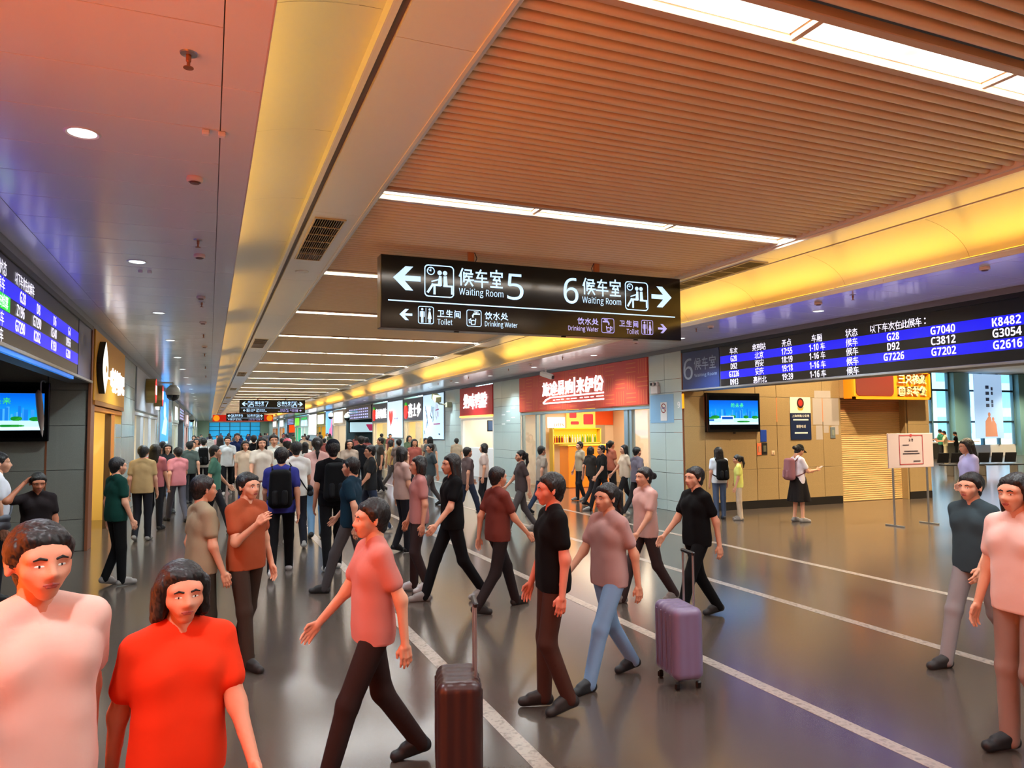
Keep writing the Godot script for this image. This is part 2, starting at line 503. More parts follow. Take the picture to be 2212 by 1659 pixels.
func materials() -> void:
	M.floor = speckled(Color(0.305, 0.265, 0.235), Color(0.285, 0.25, 0.22), 0.2, 0.17, 0.6, 1024, 2.0, 5)
	M.inlay = speckled(Color(0.62, 0.57, 0.52), Color(0.52, 0.47, 0.43), 0.05, 0.25, 0.5, 256, 1.0, 8)
	M.panel = mat(Color(0.90, 0.91, 0.92), 0.18, 0.0, 0.6)
	M.lip = mat(Color(0.78, 0.72, 0.66), 0.35)
	M.cove = mat(Color(0.88, 0.87, 0.82), 0.32, 0.0, 0.5)
	M.beam = mat(Color(0.90, 0.89, 0.86), 0.26, 0.0, 0.5)
	M.groove = mat(Color(0.46, 0.42, 0.40), 0.6)
	M.trim = mat(Color(0.90, 0.86, 0.78), 0.35)
	M.slat = mat(Color(0.91, 0.79, 0.60), 0.3, 0.0, 0.5)
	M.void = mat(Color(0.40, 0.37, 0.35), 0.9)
	M.slat_far = M.slat
	M.lampframe = mat(Color(0.78, 0.66, 0.52), 0.3)
	M.dark = mat(Color(0.05, 0.05, 0.055), 0.4)
	M.black_gloss = mat(Color(0.02, 0.022, 0.035), 0.12)
	M.steel = mat(Color(0.66, 0.68, 0.70), 0.3, 0.8)
	M.grey = mat(Color(0.46, 0.48, 0.50), 0.45)
	M.white = mat(Color(0.88, 0.88, 0.87), 0.45)
	M.cream = mat(Color(0.86, 0.80, 0.68), 0.55)
	M.tile = mat(Color(0.70, 0.765, 0.745), 0.14, 0.0, 0.55)
	M.joint = mat(Color(0.22, 0.25, 0.25), 0.8)
	M.tan = speckled(Color(0.60, 0.505, 0.35), Color(0.52, 0.435, 0.295), 0.12, 0.3, 0.45, 512, 1.2, 11)
	M.granite = speckled(Color(0.50, 0.50, 0.47), Color(0.40, 0.40, 0.375), 0.2, 0.45, 0.4, 512, 1.0, 13)
	M.copper = mat(Color(0.55, 0.33, 0.22), 0.4, 0.3)
	M.skirting = mat(Color(0.10, 0.09, 0.085), 0.35)
	M.plaster = mat(Color(0.80, 0.80, 0.78), 0.7)
	M.teal = mat(Color(0.26, 0.35, 0.37), 0.5)
	M.pane = glass(Color(0.75, 0.92, 0.92), 0.08)
	M.letter = glow(Color(0.74, 0.88, 1.0), 1.15)
	M.letter_dim = glow(Color(0.74, 0.72, 0.98), 0.62)
	M.letter_white = glow(Color(1.0, 0.98, 0.98), 1.5)
	M.led_white = glow(Color(0.95, 0.93, 1.0), 1.2)
	M.led_blue = glow(Color(0.09, 0.09, 0.92), 1.0)

# ---------------------------------------------------------------- floor
func build_floor() -> void:
	var f := struct("floor")
	block("slab", Vector3(-16, -0.3, FAR - 3), Vector3(76, 0, 13), M.floor, f)
	for x in [1.93, 4.14, 6.36, 8.45]:
		block("inlay_strip", Vector3(x - 0.06, -0.01, FAR), Vector3(x + 0.06, 0.002, 12), M.inlay, f)

# ---------------------------------------------------------------- ceiling
func prism_x(prof: PackedVector2Array, z0: float, z1: float) -> ArrayMesh:
	# open profile in the x-y plane drawn out along z, given thickness upwards by 12 mm
	var st := new_st()
	for i in prof.size() - 1:
		var a := Vector3(prof[i].x, prof[i].y, z0)
		var b := Vector3(prof[i + 1].x, prof[i + 1].y, z0)
		var dz := Vector3(0, 0, z1 - z0)
		st.set_smooth_group(1)
		for p in [a, a + dz, b + dz, a, b + dz, b]:
			st.set_uv(Vector2.ZERO)
			st.add_vertex(p)
	st.index()
	st.generate_normals()
	return st.commit()

func slat_mesh(len_: float) -> ArrayMesh:
	var prof := [Vector2(-0.034, 0.055), Vector2(-0.038, 0.03), Vector2(-0.034, 0.012), Vector2(-0.022, 0.002), Vector2(-0.008, -0.002), Vector2(0.008, -0.002), Vector2(0.022, 0.002), Vector2(0.034, 0.012), Vector2(0.038, 0.03), Vector2(0.034, 0.055)]
	var st := new_st()
	for i in prof.size() - 1:
		var p: Vector2 = prof[i]
		var q: Vector2 = prof[i + 1]
		var t := (q - p).normalized()
		var n0 := Vector3(0, -t.x, t.y)
		var a := Vector3(-len_ / 2, p.y, p.x)
		var b := Vector3(len_ / 2, p.y, p.x)
		var c := Vector3(len_ / 2, q.y, q.x)
		var d := Vector3(-len_ / 2, q.y, q.x)
		var tp: Vector2 = prof[maxi(i - 1, 0)]
		var tq: Vector2 = prof[mini(i + 2, prof.size() - 1)]
		var na := (q - tp).normalized()
		var nc := (tq - p).normalized()
		var v0 := Vector3(0, -na.x, na.y)
		var v1 := Vector3(0, -nc.x, nc.y)
		var ps := [a, b, c, a, c, d]
		var ns := [v0, v0, v1, v0, v1, v1]
		for k in [0, 2, 1, 3, 5, 4]:
			st.set_normal(ns[k])
			st.set_uv(Vector2.ZERO)
			st.add_vertex(ps[k])
	for s in [-1.0, 1.0]:
		for i in prof.size() - 2:
			for p in ([prof[0], prof[i + 2], prof[i + 1]] if s < 0 else [prof[0], prof[i + 1], prof[i + 2]]):
				st.set_normal(Vector3(s, 0, 0))
				st.set_uv(Vector2.ZERO)
				st.add_vertex(Vector3(s * len_ / 2, p.y, p.x))
	return st.commit()

func lamp_z(k: int) -> float:
	return -3.48 - 4.2 * k

func near_lamp(z: float) -> bool:
	var k: float = round((-3.48 - z) / 4.2)
	return absf(z - lamp_z(int(k))) < 0.235

func build_ceiling() -> void:
	var c := struct("ceiling")
	# roof slab and dark plenum over everything in the hall
	block("roof_slab", Vector3(XL - 0.3, 5.3, FAR - 3), Vector3(XR + 0.3, 5.6, 13), M.plaster, c)
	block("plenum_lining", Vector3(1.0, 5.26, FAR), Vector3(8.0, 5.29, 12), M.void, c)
	# side ceilings of metal planks
	var gap := 0.008
	for side in [0, 1]:
		var rows: Array = [[XL, -1.664], [-1.658, 0.035], [0.041, 0.262]] if side == 0 else [[8.694, 8.915], [8.921, 10.40], [10.406, XR]]
		block("side_backing", Vector3(XL if side == 0 else 8.72, LOW + 0.02, FAR), Vector3(0.24 if side == 0 else XR, LOW + 0.06, 12), M.groove, c)
		var far_st := new_st()
		for r in rows:
			var pitch := 0.6667 if r == rows[1] else 2.6667
			var m := soft_box(Vector3(r[1] - r[0], 0.02, pitch - gap), 0.002)
			var z: float = -4.43 + pitch * ceilf((4.43 + 1.3) / pitch)
			while z > FAR:
				var zc: float = z - pitch / 2
				var t := Transform3D(Basis.IDENTITY, Vector3((r[0] + r[1]) / 2, LOW + 0.01, zc))
				if z < 1.6 and z > -46:
					put(m, "ceiling_panel", M.panel, c, t)
				else:
					far_st.append_from(m, 0, t)
				z -= pitch
			box(far_st, Vector3(r[0], LOW, 1.31), Vector3(r[1], LOW + 0.02, 12))
		done(far_st, "far_ceiling_panels", M.panel, c).set_meta("kind", "stuff")
		# upstanding lip of the light trough, in 2 m lengths
		var lx: float = 0.262 if side == 0 else 8.69
		var s := -1.0 if side == 0 else 1.0
		block("trough_floor", Vector3(lx, LOW + 0.06, FAR), Vector3(lx + s * 0.42, LOW + 0.075, 12), M.cove, c)
		var lip := soft_box(Vector3(0.012, 0.09, 1.996), 0.002)
		var lip_st := new_st()
		for i in 78:
			var zc := 3.67 - 2.0 * i
			if zc - 1 < FAR:
				break
			var t := Transform3D(Basis.IDENTITY, Vector3(lx + s * 0.006, LOW + 0.043, zc))
			if zc < 2 and zc > -62:
				put(lip, "cove_lip", M.lip, c, t)
			else:
				lip_st.append_from(lip, 0, t)
		done(lip_st, "far_cove_lip", M.lip, c).set_meta("kind", "stuff")
		# curved cove: a quarter ellipse from the trough up and over to the beam
		var ex: float = 0.955 if side == 0 else 8.001
		var prof := PackedVector2Array()
		prof.append(Vector2(ex + s * 1.07, 4.13))
		for k in 15:
			var a := (PI / 2) * k / 14.0
			prof.append(Vector2(ex + s * 1.07 * cos(a), 4.17 + 0.51 * sin(a)))
		var cove := prism_x(prof, -0.998, 0.998)
		var cove_st := new_st()
		for i in 78:
			var zc := 4.67 - 2.0 * i
			if zc - 1 < FAR:
				break
			var t := Transform3D(Basis.IDENTITY, Vector3(0, 0, zc))
			if zc < 3 and zc > -62:
				put(cove, "cove_panel", M.cove, c, t)
			else:
				cove_st.append_from(cove, 0, t)
		done(cove_st, "far_cove_panels", M.cove, c).set_meta("kind", "stuff")
		block("cove_backing", Vector3(ex + s * 1.10, 4.1, FAR), Vector3(ex + s * 1.14, 5.3, 12), M.groove, c)
		# beam: return face, edge strip, groove, broad underside in 4 m lengths, inner trim
		block("cove_return", Vector3(ex, BEAM, FAR), Vector3(ex - s * 0.012, 4.72, 12), M.cove, c)
		block("beam_edge", Vector3(ex - s * 0.012, BEAM, FAR), Vector3(ex - s * 0.05, BEAM + 0.02, 12), M.beam, c)
		block("beam_groove", Vector3(ex - s * 0.05, BEAM + 0.035, FAR), Vector3(ex - s * 0.105, BEAM + 0.045, 12), M.groove, c)
		var b0 := ex - s * 0.105
		var b1 := ex - s * 0.645
		var mid := 1.29 if side == 0 else 7.666   # centre line of the air grilles
		for i in 40:
			var za := 7.568 - 4.0 * i
			var zb := za - 3.992
			if zb < FAR - 3:
				break
			var bst := new_st()
			var holes := []
			for g in 10:
				var gz := -9.75 - 12.2 * g
				if gz + 1.1 > zb and gz - 1.1 < za:
					holes.append([minf(za, gz + 1.09), maxf(zb, gz - 1.09)])
			if holes.is_empty():
				box(bst, Vector3(b0, BEAM, za), Vector3(b1, BEAM + 0.1, zb))
			else:
				var lo_x := minf(b0, b1)
				var hi_x := maxf(b0, b1)
				box(bst, Vector3(lo_x, BEAM, za), Vector3(mid - 0.165, BEAM + 0.1, zb))
				box(bst, Vector3(mid + 0.165, BEAM, za), Vector3(hi_x, BEAM + 0.1, zb))
				var top: float = za
				for h in holes:
					if top > h[0] + 0.001:
						box(bst, Vector3(mid - 0.165, BEAM, top), Vector3(mid + 0.165, BEAM + 0.1, h[0]))
					top = h[1]
				if top > zb + 0.001:
					box(bst, Vector3(mid - 0.165, BEAM, top), Vector3(mid + 0.165, BEAM + 0.1, zb))
			done(bst, "beam_panel", M.beam, c)
		block("beam_trim", Vector3(b1, BEAM - 0.012, FAR), Vector3(b1 - s * 0.03, BEAM + 0.1, 12), M.trim, c)
		block("beam_inner_edge", Vector3(b1 - s * 0.03, BEAM + 0.02, FAR), Vector3(b1 - s * 0.075, BEAM + 0.2, 12), M.beam, c)
	# slats
	var sl := slat_mesh(5.60)
	var far_sl := new_st()
	var n := 0
	for i in 1260:
		var z := 6.0 - 0.1207 * i
		if z < FAR:
			break
		if near_lamp(z):
			continue
		var t := Transform3D(Basis.IDENTITY, Vector3(4.478, SLAT + 0.002, z))
		if z < -2.2 and n < 296:
			put(sl, "slat", M.slat, c, t)
			n += 1
		else:
			far_sl.append_from(sl, 0, t)
	done(far_sl, "far_slats", M.slat, c).set_meta("kind", "stuff")

# ---------------------------------------------------------------- lamps and fittings in the ceiling
func ordinal(i: int) -> String:
	var names := ["first", "second", "third", "fourth", "fifth", "sixth", "seventh", "eighth", "ninth", "tenth", "eleventh", "twelfth", "thirteenth", "fourteenth", "fifteenth", "sixteenth", "seventeenth", "eighteenth", "nineteenth", "twentieth"]
	if i < 20:
		return names[i]
	var tens: String = ["", "", "twenty", "thirty", "forty", "fifty", "sixty", "seventy"][(i + 1) / 10]
	var unit := (i + 1) % 10
	return (tens.trim_suffix("y") + "ieth") if unit == 0 else tens + "-" + names[unit - 1]

func lamp_texture() -> ImageTexture:
	# two pairs of tubes shine through the diffuser
	var im := Image.create(128, 32, false, Image.FORMAT_RGB8)
	for x in 128:
		for y in 32:
			var u := x / 127.0
			var d: float = minf(absf(u - 0.25), absf(u - 0.75)) / 0.25
			var b := 0.72 + 0.28 * (1.0 - smoothstep(0.55, 1.0, d))
			im.set_pixel(x, y, Color(b * 0.97, b * 0.995, b))
	return ImageTexture.create_from_image(im)

func build_ceiling_fittings() -> void:
	var diff := StandardMaterial3D.new()
	diff.albedo_color = Color(0.85, 0.87, 0.88)
	diff.emission_enabled = true
	diff.emission = Color.WHITE
	diff.emission_operator = BaseMaterial3D.EMISSION_OP_MULTIPLY
	diff.emission_texture = lamp_texture()
	diff.emission_energy_multiplier = 1.3
	var long_bar := soft_box(Vector3(5.66, 0.07, 0.075), 0.006)
	var end_bar := soft_box(Vector3(0.05, 0.06, 0.27), 0.004)
	var pst := new_st()
	quad(pst, Vector3(-0.90, 0, -0.127), Vector3(0.90, 0, -0.127), Vector3(0.90, 0, 0.127), Vector3(-0.90, 0, 0.127))
	var pane := pst.commit()
	for k in range(-1, 35):
		var z := lamp_z(k)
		var lab := "white recessed light strip across the slat ceiling, %s one from the camera" % ordinal(k) if k >= 0 else "white recessed light strip in the slat ceiling above the camera"
		var t := thing("ceiling_light", lab, "ceiling light", Vector3(4.478, SLAT, z), 0.0, "light strips across the slat ceiling")
		for s in [-1, 1]:
			put(long_bar, "frame_rail", M.lampframe, t, Transform3D(Basis.IDENTITY, Vector3(0, 0.022, s * 0.165)))
		for x in [-2.81, -0.935, 0.935, 2.81]:
			put(end_bar, "divider", M.lampframe, t, Transform3D(Basis.IDENTITY, Vector3(x, 0.035, 0)))
		for x in [-1.87, 0.0, 1.87]:
			put(pane, "diffuser", diff, t, Transform3D(Basis.IDENTITY, Vector3(x, 0.045, 0)))
		area(Vector3(0, 0.035, 0), Vector2(5.5, 0.24), Vector3.DOWN, Color(0.95, 0.98, 1.0), 55.0, t)
	# cove tubes: warm yellow tubes behind the lips; a few are out
	var tube_mat := glow(Color(1.0, 0.72, 0.14), 3.0)
	for side in [0, 1]:
		var x: float = 0.262 - 0.16 if side == 0 else 8.69 + 0.16
		var z := 3.6
		var i := 0
		while z - 1.9 > FAR:
			var out_of_order := (i in [9, 13, 18, 19, 24, 27, 28, 33, 36, 37, 41, 46, 47, 52, 57, 58, 63, 68]) if side == 1 else (i in [7, 10, 14, 17, 19, 21, 24, 26, 29, 32, 35, 40, 45, 50, 55, 60, 65, 70])
			if not out_of_order:
				var t := thing("cove_light_tube", "warm yellow light tube hidden in the %s ceiling cove, %s from the camera" % ["left" if side == 0 else "right", ordinal(i)], "light tube", Vector3(x, LOW + 0.115, z - 0.98), 0.0, "light tubes in the %s cove" % ["left", "right"][side])
				var st := new_st()
				tube(st, [Vector3(0, 0, -0.96), Vector3(0, 0, 0.96)], 0.016, 8)
				done(st, "tube", tube_mat, t)
				var aim := Vector3(0.6 if side == 0 else -0.6, 1, 0).normalized()
				area(aim * 0.02, Vector2(0.06, 1.9), aim, Color(1.0, 0.76, 0.30), 18.0, t)
			z -= 1.99
			i += 1
	# round downlights
	var ring_st := new_st()
	lathe(ring_st, PackedVector2Array([Vector2(0.112, 0.0), Vector2(0.10, -0.008), Vector2(0.086, -0.002)]))
	var ring_m := ring_st.commit()
	var lens := new_st()
	lathe(lens, PackedVector2Array([Vector2(0.0, -0.005), Vector2(0.086, -0.003)]))
	var lens_m := lens.commit()
	var lens_mat := glow(Color(0.94, 1.0, 1.0), 3.2)
	for side in [0, 1]:
		for i in range(-1, 36):
			var t := thing("downlight", "round white downlight in the %s metal ceiling, %s" % [["left", "right"][side], ("%s from the camera" % ordinal(i)) if i >= 0 else "just above the camera"], "downlight", Vector3(-0.81 if side == 0 else 9.72, LOW, -5.47 - 4.0 * i if side == 0 else -5.53 - 4.0 * i), 0.0, "downlights in the %s ceiling" % ["left", "right"][side])
			put(ring_m, "trim_ring", M.white, t)
			put(lens_m, "lens", lens_mat, t)
			spot(Vector3(0, -0.02, 0), Color(0.90, 0.97, 1.0), 12.0, 62.0, t)
	# air grilles set in the beams
	for side in [0, 1]:
		var x := 1.29 if side == 0 else 7.666
		for i in 10:
			air_grille(Vector3(x, BEAM, -9.75 - 12.2 * i), ["left", "right"][side], i)
	# sprinklers, smoke detectors and cameras under the side ceilings
	for d in [[-0.13, -4.09, "sprinkler"], [-0.135, -8.15, "sprinkler"], [-0.133, -12.1, "sprinkler"], [-0.133, -16.1, "sprinkler"], [-0.133, -20.1, "sprinkler"], [-0.133, -24.1, "sprinkler"], [-0.133, -28.1, "sprinkler"],
			[9.02, -8.16, "sprinkler"], [9.0, -12.0, "sprinkler"], [9.1, -18.2, "sprinkler"], [9.1, -22.2, "sprinkler"], [9.1, -26.2, "sprinkler"], [9.1, -30.2, "sprinkler"],
			[-0.134, -6.13, "smoke"], [-0.13, -8.84, "smoke"], [-0.14, -11.6, "smoke"], [-0.13, -14.3, "smoke"], [-0.13, -18.4, "smoke"], [9.03, -6.12, "smoke"], [9.03, -8.85, "smoke"], [9.1, -11.67, "smoke"], [9.1, -14.4, "smoke"], [9.1, -20.4, "smoke"], [9.1, -28.4, "smoke"]]:
		if d[2] == "sprinkler":
			sprinkler(Vector3(d[0], LOW, d[1]))
		else:
			smoke_detector(Vector3(d[0], LOW, d[1]))
	# small twin-head emergency lamp boxes and a plastic tag under the left ceiling
	for z in [-9.95, -5.12]:
		var t := thing("detector_pair", "pair of small white sensors under the left ceiling, %s downlight" % ("beyond the second" if z < -8 else "beside the first"), "sensor", Vector3(-0.76 if z < -8 else 0.0, LOW, z))
		for s in [-1, 1]:
			put(soft_box(Vector3(0.05, 0.035, 0.05), 0.008), "sensor_head", M.white, t, Transform3D(Basis.IDENTITY, Vector3(s * 0.05, -0.017, 0)))
	var sp := thing("ceiling_speaker", "flat round white speaker disc on the left beam beyond the first grille", "speaker", Vector3(1.31, BEAM, -11.73))
	var sst := new_st()
	lathe(sst, PackedVector2Array([Vector2(0.0, -0.018), Vector2(0.09, -0.016), Vector2(0.105, -0.004), Vector2(0.105, 0.0)]))
	done(sst, "disc", M.white, sp)

func place_word(x: float, z: float) -> String:
	return "%s ceiling" % ("left" if x < 4 else "right")

var count_in := {}
func next_in(key: String) -> String:
	var n: int = count_in.get(key, 0)
	count_in[key] = n + 1
	return ordinal(n)

func sprinkler(at: Vector3) -> void:
	var side := place_word(at.x, at.z)
	var t := thing("sprinkler", "small chrome fire sprinkler under the %s, %s from the camera" % [side, next_in("spr" + side)], "sprinkler", at, 0.0, "sprinklers in the " + side)
	if not cache.has("spr"):
		var st := new_st()
		lathe(st, PackedVector2Array([Vector2(0.045, 0.0), Vector2(0.042, -0.008), Vector2(0.016, -0.012)]), Vector3.ZERO, 16)
		cache["spr"] = st.commit()
		st = new_st()
		lathe(st, PackedVector2Array([Vector2(0.014, -0.01), Vector2(0.013, -0.045), Vector2(0.009, -0.05), Vector2(0.009, -0.075)]), Vector3.ZERO, 12)
		cache["spr2"] = st.commit()
		st = new_st()
		lathe(st, PackedVector2Array([Vector2(0.0, -0.084), Vector2(0.026, -0.082), Vector2(0.026, -0.078), Vector2(0.008, -0.074)]), Vector3.ZERO, 14)
		cache["spr3"] = st.commit()
	put(cache["spr"], "rosette", M.steel, t)
	put(cache["spr2"], "nozzle", mat(Color(0.60, 0.42, 0.30), 0.35, 0.6), t)
	put(cache["spr3"], "deflector", mat(Color(0.60, 0.42, 0.30), 0.35, 0.6), t)

func smoke_detector(at: Vector3) -> void:
	var side := place_word(at.x, at.z)
	var t := thing("smoke_detector", "white dome smoke detector under the %s, %s from the camera" % [side, next_in("smk" + side)], "smoke detector", at, 0.0, "smoke detectors in the " + side)
	if not cache.has("smk"):
		var st := new_st()
		lathe(st, PackedVector2Array([Vector2(0.058, 0.0), Vector2(0.062, -0.012), Vector2(0.06, -0.032), Vector2(0.046, -0.04)]))
		cache["smk"] = st.commit()
		st = new_st()
		lathe(st, PackedVector2Array([Vector2(0.036, -0.038), Vector2(0.034, -0.05), Vector2(0.0, -0.054)]))
		cache["smk2"] = st.commit()
	put(cache["smk"], "base", mat(Color(0.88, 0.80, 0.74), 0.45), t)
	put(cache["smk2"], "sensing_cap", mat(Color(0.42, 0.30, 0.26), 0.5), t)

func air_grille(at: Vector3, side: String, i: int) -> void:
	var t := thing("air_grille", "bronze slotted air grille in the %s beam, %s from the camera" % [side, ordinal(i)], "air grille", at, 0.0, "air grilles in the %s beam" % side)
	var w := 0.33
	var l := 2.18
	if not cache.has("grille"):   # the duct above the bars: four sheet-metal sides and a lid
		var st := new_st()
		var d := 0.6
		box(st, Vector3(-w / 2 - 0.01, 0.1, -l / 2), Vector3(-w / 2, d, l / 2))
		box(st, Vector3(w / 2, 0.1, -l / 2), Vector3(w / 2 + 0.01, d, l / 2))
		box(st, Vector3(-w / 2, 0.1, -l / 2 - 0.01), Vector3(w / 2, d, -l / 2))
		box(st, Vector3(-w / 2, 0.1, l / 2), Vector3(w / 2, d, l / 2 + 0.01))
		box(st, Vector3(-w / 2, d, -l / 2), Vector3(w / 2, d + 0.01, l / 2))
		cache["grille"] = st.commit()
	put(cache["grille"], "duct", mat(Color(0.42, 0.41, 0.39), 0.7), t)
	var fm := mat(Color(0.74, 0.66, 0.50), 0.35, 0.2)
	for s in [-1, 1]:
		put(soft_box(Vector3(0.02, 0.02, l + 0.04), 0.003), "frame_rail", fm, t, Transform3D(Basis.IDENTITY, Vector3(s * (w / 2 + 0.008), -0.008, 0)))
		put(soft_box(Vector3(w + 0.04, 0.02, 0.02), 0.003), "frame_rail", fm, t, Transform3D(Basis.IDENTITY, Vector3(0, -0.008, s * (l / 2 + 0.008))))
	var bm := mat(Color(0.45, 0.37, 0.22), 0.4, 0.4)
	var bar := soft_box(Vector3(0.008, 0.012, l), 0.001)
	var nb := 11 if i < 2 else 5
	for k in nb:
		put(bar, "bar", bm, t, Transform3D(Basis.IDENTITY, Vector3(-w / 2 + w * (k + 1) / (nb + 1.0), -0.008, 0)))
	var crossb := soft_box(Vector3(w, 0.014, 0.014), 0.001)
	for k in 5:
		put(crossb, "cross_bar", fm, t, Transform3D(Basis.IDENTITY, Vector3(0, -0.011, -l / 2 + l * (k + 1) / 6.0)))

# ---------------------------------------------------------------- walls
const TILE_ROWS := [0.0, 0.25, 0.94, 1.26, 1.95, 2.27, 2.96, 3.29, 4.07]

# glossy wall tiles between z0 (near) and z1 (far) on one side
func tile_run(wall: Node3D, side: int, z0: float, z1: float) -> void:
	var n := maxi(1, int(round((z0 - z1) / 0.8)))
	var w := (z0 - z1) / n
	var x: float = XL if side == 0 else XR
	var s := 1.0 if side == 0 else -1.0
	for i in n:
		for r in TILE_ROWS.size() - 1:
			var h: float = TILE_ROWS[r + 1] - TILE_ROWS[r]
			put(soft_box(Vector3(0.02, h - 0.008, w - 0.008), 0.003), "tile", M.tile, wall, Transform3D(Basis.IDENTITY, Vector3(x + s * 0.002, TILE_ROWS[r] + h / 2, z0 - w * (i + 0.5))))

func build_walls() -> void:
	for side in [0, 1]:
		var wall := struct(["wall_left", "wall_right"][side])
		var x: float = XL if side == 0 else XR
		var s := -1.0 if side == 0 else 1.0
		# upper wall over the shops, and the solid wall behind the camera
		block("wall_core", Vector3(x + s * 0.01, LOW, FAR - 3), Vector3(x + s * 0.3, 5.6, 13), M.plaster, wall)
		block("wall_core", Vector3(x + s * 0.01, 0, -4.9), Vector3(x + s * 0.3, 5.6, 13), M.joint, wall)
		tile_run(wall, side, 12.0, -4.9)
		var solid: Array = [[-20.0, -23.3], [-33.0, -34.3], [-41.0, -46.0], [-66.0, -69.0], [-82.0, -86.0], [-100.0, -104.0], [-118.0, -124.0], [-136.0, -150.0]] if side == 0 else [[-14.92, -16.36], [-25.0, -27.78], [-32.0, -34.37], [-113.4, -117.0], [-126.0, -129.0], [-140.0, -150.0]]
		for r in solid:
			block("wall_core", Vector3(x + s * 0.012, 0, r[0]), Vector3(x + s * 0.3, LOW, r[1]), M.joint, wall)
			if r[0] > -60:
				tile_run(wall, side, r[0], r[1])
			else:
				block("wall_facing", Vector3(x, 0, r[0]), Vector3(x + s * 0.02, LOW, r[1]), M.tile, wall)
		# grey metal head strip where the shopfronts meet the ceiling
		block("head_strip", Vector3(x - s * 0.03, LOW - 0.11, FAR), Vector3(x + s * 0.05, LOW, ZC), M.grey, wall)
	var back := struct("wall_back")
	block("wall_core", Vector3(XL - 0.3, 0, 12), Vector3(XR + 0.3, 5.6, 12.3), M.plaster, back)

# ---------------------------------------------------------------- waiting room behind the right opening
func build_right_room() -> void:
	var w := struct("wall_waiting_room")
	block("wall_core", Vector3(XR + 0.02, 0, ZC - 0.4), Vector3(15.82, 5.6, ZC - 0.012), M.joint, w)
	block("wall_core", Vector3(18.386, 0, ZC - 0.4), Vector3(19.25, 5.6, ZC - 0.012), M.joint, w)
	block("wall_core", Vector3(15.82, 2.84, ZC - 0.4), Vector3(18.386, 5.6, ZC - 0.012), M.joint, w)
	var cols := [10.74, 11.35, 12.94, 13.63, 15.2, 15.82]
	var rows := [0.2, 1.0, 2.1, 2.84, 3.7, 5.6]
	for i in 5:
		for j in 5:
			put(soft_box(Vector3(cols[i + 1] - cols[i] - 0.012, rows[j + 1] - rows[j] - 0.006, 0.03), 0.003), "stone_panel", M.tan, w, Transform3D(Basis.IDENTITY, Vector3((cols[i] + cols[i + 1]) / 2, (rows[j] + rows[j + 1]) / 2, ZC)))
	for j in 5:
		put(soft_box(Vector3(0.858, rows[j + 1] - rows[j] - 0.006, 0.03), 0.003), "stone_panel", M.tan, w, Transform3D(Basis.IDENTITY, Vector3(18.818, (rows[j] + rows[j + 1]) / 2, ZC)))
		if j > 2:
			put(soft_box(Vector3(2.55, rows[j + 1] - rows[j] - 0.006, 0.03), 0.003), "stone_panel", M.tan, w, Transform3D(Basis.IDENTITY, Vector3(17.1, (rows[j] + rows[j + 1]) / 2, ZC)))
	# pier faces towards the hall and towards the shutter
	put(soft_box(Vector3(0.03, 5.39, 0.4), 0.003), "corner_trim", M.copper, w, Transform3D(Basis.IDENTITY, Vector3(XR + 0.01, 2.9, ZC - 0.2)))
	for x in [11.35, 13.63, 15.2]:
		block("joint_strip", Vector3(x - 0.012, 2.2, ZC + 0.006), Vector3(x + 0.012, 2.83, ZC + 0.019), mat(Color(0.80, 0.48, 0.30), 0.4), w)
	# paper residue left on the stone
	var pap := mat(Color(0.62, 0.58, 0.55), 0.9)
	for q in [[14.93, 2.84, 15.5, 3.03], [14.86, 2.12, 15.19, 2.83], [15.21, 2.1, 15.78, 2.83], [14.95, 1.72, 15.18, 2.1], [15.22, 1.9, 15.4, 2.09], [15.5, 1.85, 15.75, 2.09]]:
		block("glue_stain", Vector3(q[0], q[1], ZC + 0.012), Vector3(q[2], q[3], ZC + 0.017), pap, w)
	block("skirting", Vector3(XR + 0.02, 0, ZC + 0.02), Vector3(15.82, 0.2, ZC - 0.02), M.skirting, w)
	block("skirting", Vector3(18.386, 0, ZC + 0.02), Vector3(19.25, 0.2, ZC - 0.02), M.skirting, w)
	# outer walls and ceiling of the room
	var shell := struct("wall_waiting_room_far")
	block("wall_core", Vector3(75, 0, -33.3), Vector3(75.3, 6.0, 13), M.plaster, shell)
	block("wall_core", Vector3(XR, 0, 12.7), Vector3(75.3, 6.0, 13), M.plaster, shell)
	block("wall_core", Vector3(19.25, 0, -33.3), Vector3(19.55, 6.0, ZC - 0.4), M.tan, shell)
	block("wall_core", Vector3(19.25, 5.5, -33.3), Vector3(75.3, 6.0, -33), M.plaster, shell)
	block("wall_core", Vector3(19.25, 0, -33.3), Vector3(75.3, 0.75, -33), M.plaster, shell)
	var rc := struct("ceiling_waiting_room")
	block("slab", Vector3(XR, 5.55, -33.3), Vector3(75.3, 5.75, 13), M.plaster, rc)
	# window wall: mullions, transoms and panes
	var win := struct("window_1")
	var fm := mat(Color(0.30, 0.42, 0.44), 0.4, 0.2)
	var x := 41.3
	var k := 0
	while x < 75:
		block("mullion", Vector3(x - 0.07, 0.75, -33.12), Vector3(x + 0.07, 5.5, -32.92), fm, win)
		if k % 4 == 2:
			block("window_pier", Vector3(x + 0.07, 0.0, -33.2), Vector3(x + 1.53, 5.5, -32.6), mat(Color(0.42, 0.58, 0.58), 0.5), win)
		else:
			block("pane", Vector3(x + 0.07, 0.75, -33.03), Vector3(x + 1.53, 5.5, -33.01), M.pane, win)
			for y in [2.28, 4.35]:
				block("transom", Vector3(x + 0.07, y - 0.06, -33.1), Vector3(x + 1.53, y + 0.06, -32.94), mat(Color(0.10, 0.14, 0.15), 0.4), win)
			if k % 2 == 0:
				block("sash_stile", Vector3(x + 0.76, 2.34, -33.08), Vector3(x + 0.84, 4.29, -32.95), mat(Color(0.10, 0.14, 0.15), 0.4), win)
		x += 1.6
		k += 1
